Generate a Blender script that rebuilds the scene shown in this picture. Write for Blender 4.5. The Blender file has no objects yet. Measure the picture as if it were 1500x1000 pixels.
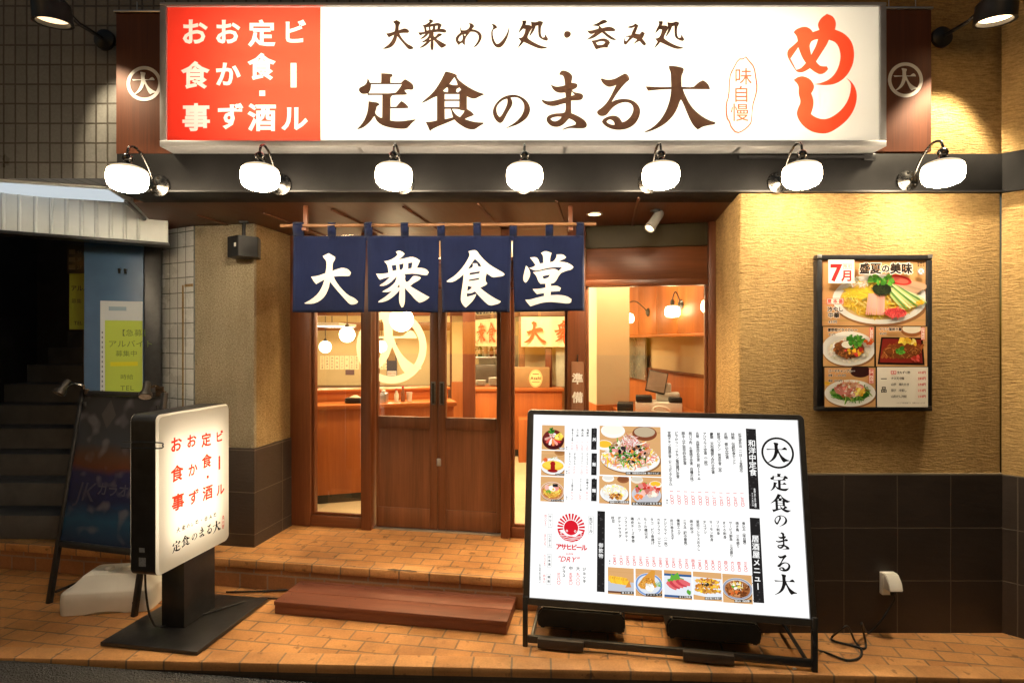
import bpy, bmesh, math, random
from mathutils import Vector, Matrix
from mathutils.geometry import tessellate_polygon, delaunay_2d_cdt

random.seed(7)
S = bpy.context.scene
C = S.collection
R = math.radians

# ------------------------------------------------------------------ camera, sky, sun, exposure
F, CX, CY, EYE = 820.0, 750.0, 500.0, 1.654      # focal length in photo pixels (1500 wide), image centre, eye height
cam_data = bpy.data.cameras.new('camera')
cam_data.sensor_width = 36.0
cam_data.lens = 36.0 * F / 1500.0
cam_data.clip_start = 0.05
cam_data.clip_end = 500.0
cam = bpy.data.objects.new('camera', cam_data)
cam.location = (0, 0, EYE)
cam.rotation_euler = (R(90), 0, 0)
C.objects.link(cam)
S.camera = cam

world = bpy.data.worlds.new('World')
S.world = world
world.use_nodes = True
wn = world.node_tree
bg = wn.nodes['Background']
sky = wn.nodes.new('ShaderNodeTexSky')
sky.sky_type = 'NISHITA'
sky.sun_disc = False
sky.sun_elevation = R(3.0)
sky.sun_rotation = R(200.0)
wn.links.new(sky.outputs[0], bg.inputs[0])
bg.inputs[1].default_value = 0.045
sd = bpy.data.lights.new('sun', 'SUN')
sd.energy = 0.02
sd.angle = R(10.0)
sd.color = (1.0, 0.86, 0.7)
sun = bpy.data.objects.new('sun', sd)
sun.rotation_euler = (R(80), 0, R(-20))
C.objects.link(sun)
S.view_settings.view_transform = 'Standard'
S.view_settings.look = 'None'
S.view_settings.exposure = 0.2
S.view_settings.gamma = 1.0
S.cycles.use_denoising = True
S.cycles.denoiser = 'OPENIMAGEDENOISE'
S.cycles.denoising_input_passes = 'RGB_ALBEDO_NORMAL'
S.cycles.max_bounces = 8
S.cycles.transparent_max_bounces = 24
S.cycles.sample_clamp_indirect = 6.0
S.cycles.use_light_tree = True
S.cycles.caustics_reflective = False
S.cycles.caustics_refractive = False

TH = math.atan(0.166)                              # the entrance, its steps and tiles are turned by this much
UX, UY = math.cos(TH), -math.sin(TH)
VX, VY = math.sin(TH), math.cos(TH)
DO = (0.0, 4.234)                                  # a point of the glazed front's plane
HP = 0.19                                          # height of the entrance platform


def P(px, py, d):
    return Vector(((px - CX) * d / F, d, EYE - (py - CY) * d / F))


def ray(px, py):
    return Vector(((px - CX) / F, 1.0, -(py - CY) / F))


def hit(px, py, o, n):
    r = ray(px, py)
    e = Vector((0, 0, EYE))
    return e + r * ((Vector(o) - e).dot(n) / r.dot(n))


def doorU(px):
    xp = (px - CX) / F
    d = DO[1] / (1 + 0.166 * xp)
    return xp * d / UX


# ------------------------------------------------------------------ objects
def tag(o, label=None, cat=None, group=None, kind=None):
    if label: o['label'] = label
    if cat: o['category'] = cat
    if group: o['group'] = group
    if kind: o['kind'] = kind
    return o


def thing(name, label, cat, loc=(0, 0, 0), rz=0.0, group=None):
    o = bpy.data.objects.new(name, None)
    C.objects.link(o)
    o.empty_display_size = 0.1
    o.location = loc
    o.rotation_euler = (0, 0, rz)
    return tag(o, label, cat, group)


class MB:
    """collects shapes and links them as one mesh object"""
    def __init__(self):
        self.bm = bmesh.new()

    def _xf(self, vs, M):
        if M is not None:
            bmesh.ops.transform(self.bm, matrix=M, verts=vs)

    def box(self, a, b, bevel=0.0, M=None, seg=2):
        x0, x1 = sorted((a[0], b[0])); y0, y1 = sorted((a[1], b[1])); z0, z1 = sorted((a[2], b[2]))
        v = [self.bm.verts.new(p) for p in ((x0, y0, z0), (x1, y0, z0), (x1, y1, z0), (x0, y1, z0), (x0, y0, z1), (x1, y0, z1), (x1, y1, z1), (x0, y1, z1))]
        fs = [self.bm.faces.new([v[i] for i in q]) for q in ((0, 3, 2, 1), (4, 5, 6, 7), (0, 1, 5, 4), (1, 2, 6, 5), (2, 3, 7, 6), (3, 0, 4, 7))]
        if bevel > 0:
            es = list({e for f in fs for e in f.edges})
            r = bmesh.ops.bevel(self.bm, geom=es, offset=bevel, segments=seg, affect='EDGES', profile=0.5)
            v = list({q for f in r['faces'] for q in f.verts} | {q for q in v if q.is_valid})
            seen = set(v); st = list(v)
            while st:
                q = st.pop()
                for e in q.link_edges:
                    w = e.other_vert(q)
                    if w not in seen: seen.add(w); st.append(w)
            v = list(seen)
        self._xf(v, M)
        return v

    def prism(self, poly, z0, z1, bevel=0.0, M=None):
        """poly in x,y (counter-clockwise), extruded in z"""
        lo = [self.bm.verts.new((x, y, z0)) for x, y in poly]
        hi = [self.bm.verts.new((x, y, z1)) for x, y in poly]
        n = len(poly)
        self.bm.faces.new(lo[::-1]); self.bm.faces.new(hi)
        vert_e = []
        for i in range(n):
            j = (i + 1) % n
            f = self.bm.faces.new((lo[i], lo[j], hi[j], hi[i]))
        if bevel > 0:
            es = [e for v in lo for e in v.link_edges if e.other_vert(v) in hi]
            bmesh.ops.bevel(self.bm, geom=es, offset=bevel, segments=3, affect='EDGES', profile=0.5)
        self._xf(lo + hi, M)

    def lathe(self, prof, n=28, M=None, smooth=True, caps=True):
        """prof: (r, z) list turned about z"""
        rings = []
        for r, z in prof:
            rings.append([self.bm.verts.new((r * math.cos(2 * math.pi * k / n), r * math.sin(2 * math.pi * k / n), z)) for k in range(n)])
        for a, b in zip(rings, rings[1:]):
            for k in range(n):
                f = self.bm.faces.new((a[k], a[(k + 1) % n], b[(k + 1) % n], b[k]))
                f.smooth = smooth
        if caps:
            self.bm.faces.new(rings[0][::-1]); self.bm.faces.new(rings[-1])
        self._xf([v for q in rings for v in q], M)

    def tube(self, pts, r, n=10, M=None, closed=False):
        pts = [Vector(p) for p in pts]
        rings = []
        m = len(pts)
        up = None
        for i, p in enumerate(pts):
            a = pts[(i - 1) % m] if (closed or i > 0) else p
            b = pts[(i + 1) % m] if (closed or i < m - 1) else p
            t = (b - a).normalized()
            if up is None:
                up = t.orthogonal().normalized()
            else:
                up = (up - t * up.dot(t)).normalized()
            w = t.cross(up)
            rr = r[i] if isinstance(r, (list, tuple)) else r
            rings.append([self.bm.verts.new(p + (up * math.cos(2 * math.pi * k / n) + w * math.sin(2 * math.pi * k / n)) * rr) for k in range(n)])
        pairs = list(zip(rings, rings[1:])) + ([(rings[-1], rings[0])] if closed else [])
        for a, b in pairs:
            for k in range(n):
                f = self.bm.faces.new((a[k], a[(k + 1) % n], b[(k + 1) % n], b[k])); f.smooth = True
        if not closed:
            self.bm.faces.new(rings[0][::-1]); self.bm.faces.new(rings[-1])
        self._xf([v for q in rings for v in q], M)

    def cyl(self, a, b, r, n=20, r2=None):
        self.tube([a, b], [r, r if r2 is None else r2], n)

    def quad(self, *ps):
        return self.bm.faces.new([self.bm.verts.new(p) for p in ps])

    def build(self, name, mat, parent=None, M=None):
        bmesh.ops.recalc_face_normals(self.bm, faces=self.bm.faces)
        me = bpy.data.meshes.new(name)
        self.bm.to_mesh(me); self.bm.free()
        me.set_sharp_from_angle(angle=R(38))
        if mat: me.materials.append(mat)
        o = bpy.data.objects.new(name, me)
        C.objects.link(o)
        if parent: o.parent = parent
        if M is not None: o.matrix_local = M
        return o


def each(name, mat, parent, boxes, M=None, bevel=0.003):
    out = []
    for a, c in boxes:
        b = MB(); b.box(a, c, bevel); out.append(b.build(name, mat, parent, M))
    return out


def spline(pts, n=8, closed=False):
    pts = [Vector(p) for p in pts]
    m = len(pts); out = []
    for i in range(m if closed else m - 1):
        if closed: p0, p1, p2, p3 = pts[i - 1], pts[i], pts[(i + 1) % m], pts[(i + 2) % m]
        else: p0, p1, p2, p3 = pts[max(i - 1, 0)], pts[i], pts[i + 1], pts[min(i + 2, m - 1)]
        for k in range(n):
            t = k / n
            out.append(0.5 * ((2 * p1) + (p2 - p0) * t + (2 * p0 - 5 * p1 + 4 * p2 - p3) * t * t + (3 * p1 - p0 - 3 * p2 + p3) * t ** 3))
    if not closed: out.append(pts[-1])
    return out


def copy_thing(root, loc, rz=None, label=None, group=None):
    r = root.copy(); C.objects.link(r); r.location = loc
    if rz is not None: r.rotation_euler = (0, 0, rz)
    if label: r['label'] = label
    if group: r['group'] = group
    for ch in list(root.children):
        c = ch.copy(); C.objects.link(c); c.parent = r
        for g in list(ch.children):
            q = g.copy(); C.objects.link(q); q.parent = c
    return r


# ------------------------------------------------------------------ materials
def new_mat(name):
    m = bpy.data.materials.new(name); m.use_nodes = True
    nt = m.node_tree
    return m, nt, nt.nodes['Principled BSDF'], nt.nodes['Material Output']


def N(nt, kind, **kw):
    n = nt.nodes.new(kind)
    for k, v in kw.items():
        if k.startswith('i_'):
            n.inputs[k[2:].replace('_', ' ')].default_value = v
        else:
            setattr(n, k, v)
    return n


def coords(nt, scale=(1, 1, 1), rot=(0, 0, 0), loc=(0, 0, 0)):
    tc = N(nt, 'ShaderNodeTexCoord'); mp = N(nt, 'ShaderNodeMapping')
    mp.inputs['Scale'].default_value = scale
    mp.inputs['Rotation'].default_value = rot
    mp.inputs['Location'].default_value = loc
    nt.links.new(tc.outputs['Object'], mp.inputs[0])
    return mp.outputs[0]


def ramp(nt, fac, stops):
    r = N(nt, 'ShaderNodeValToRGB')
    el = r.color_ramp.elements
    while len(el) < len(stops): el.new(0.5)
    for e, (p, c) in zip(el, stops):
        e.position = p; e.color = (*c, 1)
    nt.links.new(fac, r.inputs[0])
    return r.outputs[0]


def mix(nt, fac, a, b, mode='MIX'):
    m = N(nt, 'ShaderNodeMix', data_type='RGBA', blend_type=mode)
    for sock, v in ((m.inputs['Factor'], fac), (m.inputs['A'], a), (m.inputs['B'], b)):
        pass
    ins = [i for i in m.inputs]
    fa = m.inputs[0]; A = m.inputs[6]; B = m.inputs[7]
    for sock, v in ((fa, fac), (A, a), (B, b)):
        if hasattr(v, 'node'): nt.links.new(v, sock)
        elif isinstance(v, (int, float)): sock.default_value = v
        else: sock.default_value = (*v, 1)
    return m.outputs[2]


def bump(nt, h, strength, dist, bs, prev=None):
    b = N(nt, 'ShaderNodeBump'); b.inputs['Strength'].default_value = strength; b.inputs['Distance'].default_value = dist
    nt.links.new(h, b.inputs['Height'])
    if prev is not None: nt.links.new(prev, b.inputs['Normal'])
    nt.links.new(b.outputs[0], bs.inputs['Normal'])
    return b.outputs[0]


def noise(nt, co, scale, detail=4, rough=0.55):
    n = N(nt, 'ShaderNodeTexNoise'); n.inputs['Scale'].default_value = scale; n.inputs['Detail'].default_value = detail; n.inputs['Roughness'].default_value = rough
    nt.links.new(co, n.inputs['Vector'])
    return n.outputs['Fac']


def plain(name, col, rough=0.5, metal=0.0, var=0.15, scale=8.0, bmp=0.0, bscale=120.0, spec=0.5):
    m, nt, bs, out = new_mat(name)
    co = coords(nt)
    f = noise(nt, co, scale, 5)
    lo = tuple(c * (1 - var) for c in col); hi = tuple(min(1, c * (1 + var)) for c in col)
    nt.links.new(ramp(nt, f, ((0.3, lo), (0.7, hi))), bs.inputs['Base Color'])
    rr = N(nt, 'ShaderNodeMapRange'); rr.inputs[3].default_value = max(0.02, rough - 0.1); rr.inputs[4].default_value = min(1, rough + 0.12)
    nt.links.new(noise(nt, co, scale * 2.3, 4), rr.inputs[0]); nt.links.new(rr.outputs[0], bs.inputs['Roughness'])
    bs.inputs['Metallic'].default_value = metal
    bs.inputs['Specular IOR Level'].default_value = spec
    if bmp > 0: bump(nt, noise(nt, co, bscale, 3), bmp, 0.004, bs)
    return m


def wood(name, dark, light, grain=(40, 40, 1.6), rough=0.4, big=1.0, bmp=0.15):
    m, nt, bs, out = new_mat(name)
    co = coords(nt, grain)
    f = noise(nt, co, 2.2, 8, 0.65)
    f2 = noise(nt, coords(nt, tuple(g * 0.12 for g in grain)), 3.0, 3)
    c = ramp(nt, f, ((0.28, dark), (0.55, tuple((a + b) / 2 for a, b in zip(dark, light))), (0.75, light)))
    c = mix(nt, 0.35, c, ramp(nt, f2, ((0.3, tuple(q * 0.6 for q in dark)), (0.7, light))))
    nt.links.new(c, bs.inputs['Base Color'])
    rr = N(nt, 'ShaderNodeMapRange'); rr.inputs[3].default_value = rough - 0.08; rr.inputs[4].default_value = rough + 0.15
    nt.links.new(f, rr.inputs[0]); nt.links.new(rr.outputs[0], bs.inputs['Roughness'])
    bump(nt, f, bmp, 0.003, bs)
    return m


def brick(name, c1, c2, mortar, w, h, ms=0.004, off=0.5, rough=0.55, plane='xy', loc=(0, 0, 0), bmp=0.6, surf=0.25, dirt=0.35, rot=0.0, sscale=60, sstretch=(1, 1, 1), spots=False):
    m, nt, bs, out = new_mat(name)
    rots = {'xy': (0, 0, rot), 'xz': (R(-90), 0, 0), 'yz': (R(-90), 0, R(-90))}[plane]
    tc = N(nt, 'ShaderNodeTexCoord')
    if plane == 'xy':
        co = coords(nt, rot=rots, loc=loc)
    else:
        sp = N(nt, 'ShaderNodeSeparateXYZ'); cb = N(nt, 'ShaderNodeCombineXYZ')
        src = coords(nt, loc=loc)
        nt.links.new(src, sp.inputs[0])
        if plane == 'xz': nt.links.new(sp.outputs[0], cb.inputs[0])
        else: nt.links.new(sp.outputs[1], cb.inputs[0])
        nt.links.new(sp.outputs[2], cb.inputs[1])
        co = cb.outputs[0]
    # a little unevenness so joints are not ruler-straight
    wob = N(nt, 'ShaderNodeTexNoise'); wob.inputs['Scale'].default_value = 6.0; nt.links.new(co, wob.inputs['Vector'])
    vm = N(nt, 'ShaderNodeVectorMath', operation='MULTIPLY_ADD'); nt.links.new(wob.outputs['Color'], vm.inputs[0]); vm.inputs[1].default_value = (0.006, 0.006, 0); nt.links.new(co, vm.inputs[2])
    b = N(nt, 'ShaderNodeTexBrick', offset=off, offset_frequency=2, squash=1.0)
    b.inputs['Scale'].default_value = 1.0
    b.inputs['Mortar Size'].default_value = ms
    b.inputs['Mortar Smooth'].default_value = 0.25
    b.inputs['Bias'].default_value = 0.0
    b.inputs['Brick Width'].default_value = w
    b.inputs['Row Height'].default_value = h
    b.inputs['Color1'].default_value = (*c1, 1); b.inputs['Color2'].default_value = (*c2, 1); b.inputs['Mortar'].default_value = (*mortar, 1)
    nt.links.new(vm.outputs[0], b.inputs['Vector'])
    oc = coords(nt)
    d = noise(nt, oc, 2.5, 6, 0.65)
    c = mix(nt, dirt, b.outputs['Color'], ramp(nt, d, ((0.35, tuple(q * 0.35 for q in c1)), (0.6, tuple(min(1, q * 1.1) for q in c2)))))
    fine = noise(nt, oc, 90, 4)
    c = mix(nt, 0.3, c, ramp(nt, fine, ((0.3, (0.35, 0.35, 0.35)), (0.7, (1, 1, 1)))), 'MULTIPLY')
    if spots:
        c = mix(nt, 0.75, c, ramp(nt, noise(nt, oc, 14, 3, 0.5), ((0.64, (1, 1, 1)), (0.70, (0.35, 0.32, 0.3)))), 'MULTIPLY')
        c = mix(nt, 0.6, c, ramp(nt, noise(nt, oc, 1.1, 6, 0.7), ((0.34, (0.42, 0.36, 0.32)), (0.52, (1, 1, 1)))), 'MULTIPLY')
    nt.links.new(c, bs.inputs['Base Color'])
    rr = N(nt, 'ShaderNodeMapRange'); rr.inputs[3].default_value = rough - 0.15; rr.inputs[4].default_value = rough + 0.2
    nt.links.new(d, rr.inputs[0]); nt.links.new(rr.outputs[0], bs.inputs['Roughness'])
    inv = N(nt, 'ShaderNodeMath', operation='SUBTRACT'); inv.inputs[0].default_value = 1.0; nt.links.new(b.outputs['Fac'], inv.inputs[1])
    p = bump(nt, inv.outputs[0], bmp, 0.004, bs)
    if surf > 0: bump(nt, noise(nt, coords(nt, sstretch), sscale, 4), surf, 0.004, bs, p)
    return m


def stucco(name, col, strength=0.9, stretch=(17, 17, 100), var=0.18):
    m, nt, bs, out = new_mat(name)
    co = coords(nt)
    big = noise(nt, co, 1.6, 5, 0.6)
    c = ramp(nt, big, ((0.3, tuple(q * (1 - var) for q in col)), (0.7, tuple(min(1, q * (1 + var * 0.5)) for q in col))))
    # combed by hand: short broken ridges that wander, over a sandy grain
    wv = N(nt, 'ShaderNodeTexNoise'); wv.inputs['Scale'].default_value = 5.0; wv.inputs['Detail'].default_value = 3; nt.links.new(co, wv.inputs['Vector'])
    va = N(nt, 'ShaderNodeVectorMath', operation='MULTIPLY_ADD'); nt.links.new(wv.outputs['Color'], va.inputs[0]); va.inputs[1].default_value = (0.0, 0.0, 0.05); nt.links.new(co, va.inputs[2])
    ms = N(nt, 'ShaderNodeVectorMath', operation='MULTIPLY'); nt.links.new(va.outputs[0], ms.inputs[0]); ms.inputs[1].default_value = stretch
    lines = noise(nt, ms.outputs[0], 1.0, 5, 0.68)
    fine = noise(nt, co, 85, 5, 0.7)
    c = mix(nt, 0.6, c, ramp(nt, lines, ((0.34, (0.36, 0.32, 0.27)), (0.58, (1, 1, 1)))), 'MULTIPLY')
    c = mix(nt, 0.5, c, ramp(nt, fine, ((0.32, (0.5, 0.46, 0.4)), (0.6, (1, 1, 1)))), 'MULTIPLY')
    st = noise(nt, coords(nt, (1.5, 1.5, 0.35)), 2.2, 5, 0.7)
    c = mix(nt, 0.4, c, ramp(nt, st, ((0.36, (0.55, 0.5, 0.44)), (0.56, (1, 1, 1)))), 'MULTIPLY')
    nt.links.new(c, bs.inputs['Base Color'])
    bs.inputs['Roughness'].default_value = 0.85
    bs.inputs['Specular IOR Level'].default_value = 0.2
    p = bump(nt, lines, min(1.0, strength), 0.022, bs)
    bump(nt, fine, min(1.0, strength * 0.7), 0.008, bs, p)
    return m


def emit(name, col, strength):
    m, nt, bs, out = new_mat(name)
    e = N(nt, 'ShaderNodeEmission'); e.inputs[0].default_value = (*col, 1); e.inputs[1].default_value = strength
    nt.links.new(e.outputs[0], out.inputs[0]); nt.nodes.remove(bs)
    return m


def print_mat(name, mode, strength=1.0, rough=0.5):
    """printed colours come from the mesh's colour attribute: 'ink' lets light through it, 'lit' is a backlit sheet, 'paper' is plain print"""
    m, nt, bs, out = new_mat(name)
    a = N(nt, 'ShaderNodeVertexColor', layer_name='Col')
    if mode == 'ink':
        t = N(nt, 'ShaderNodeBsdfTransparent'); nt.links.new(a.outputs[0], t.inputs[0]); nt.links.new(t.outputs[0], out.inputs[0]); nt.nodes.remove(bs)
    elif mode == 'lit':
        e = N(nt, 'ShaderNodeEmission'); e.inputs[1].default_value = strength; nt.links.new(a.outputs[0], e.inputs[0]); nt.links.new(e.outputs[0], out.inputs[0]); nt.nodes.remove(bs)
    else:
        nt.links.new(a.outputs[0], bs.inputs['Base Color']); bs.inputs['Roughness'].default_value = rough
    return m


def glass(name, tint=(0.97, 0.98, 0.97), refl=1.35):
    m, nt, bs, out = new_mat(name)
    t = N(nt, 'ShaderNodeBsdfTransparent'); t.inputs[0].default_value = (*tint, 1)
    g = N(nt, 'ShaderNodeBsdfGlossy'); g.inputs['Roughness'].default_value = 0.02
    lw = N(nt, 'ShaderNodeLayerWeight'); lw.inputs[0].default_value = 0.5
    pw = N(nt, 'ShaderNodeMath', operation='POWER'); nt.links.new(lw.outputs['Facing'], pw.inputs[0]); pw.inputs[1].default_value = 5.0
    fr = N(nt, 'ShaderNodeMath', operation='MULTIPLY_ADD'); nt.links.new(pw.outputs[0], fr.inputs[0]); fr.inputs[1].default_value = 0.92; fr.inputs[2].default_value = 0.045
    mu = N(nt, 'ShaderNodeMath', operation='MULTIPLY'); mu.inputs[1].default_value = refl; mu.use_clamp = True
    nt.links.new(fr.outputs[0], mu.inputs[0])
    mx = N(nt, 'ShaderNodeMixShader'); nt.links.new(mu.outputs[0], mx.inputs[0]); nt.links.new(t.outputs[0], mx.inputs[1]); nt.links.new(g.outputs[0], mx.inputs[2])
    nt.links.new(mx.outputs[0], out.inputs[0]); nt.nodes.remove(bs)
    return m


def translucent(name, col=(0.85, 0.85, 0.85)):
    m, nt, bs, out = new_mat(name)
    t = N(nt, 'ShaderNodeBsdfTranslucent'); t.inputs[0].default_value = (*col, 1)
    d = N(nt, 'ShaderNodeBsdfDiffuse'); d.inputs[0].default_value = (*col, 1)
    mx = N(nt, 'ShaderNodeMixShader'); mx.inputs[0].default_value = 0.25
    nt.links.new(t.outputs[0], mx.inputs[1]); nt.links.new(d.outputs[0], mx.inputs[2]); nt.links.new(mx.outputs[0], out.inputs[0]); nt.nodes.remove(bs)
    return m
# ------------------------------------------------------------------ lettering: brush characters traced as outlines, small print from the built-in font
def T(s):
    return [tuple(float(q) for q in p.split(',')) for p in s.split()]


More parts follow.
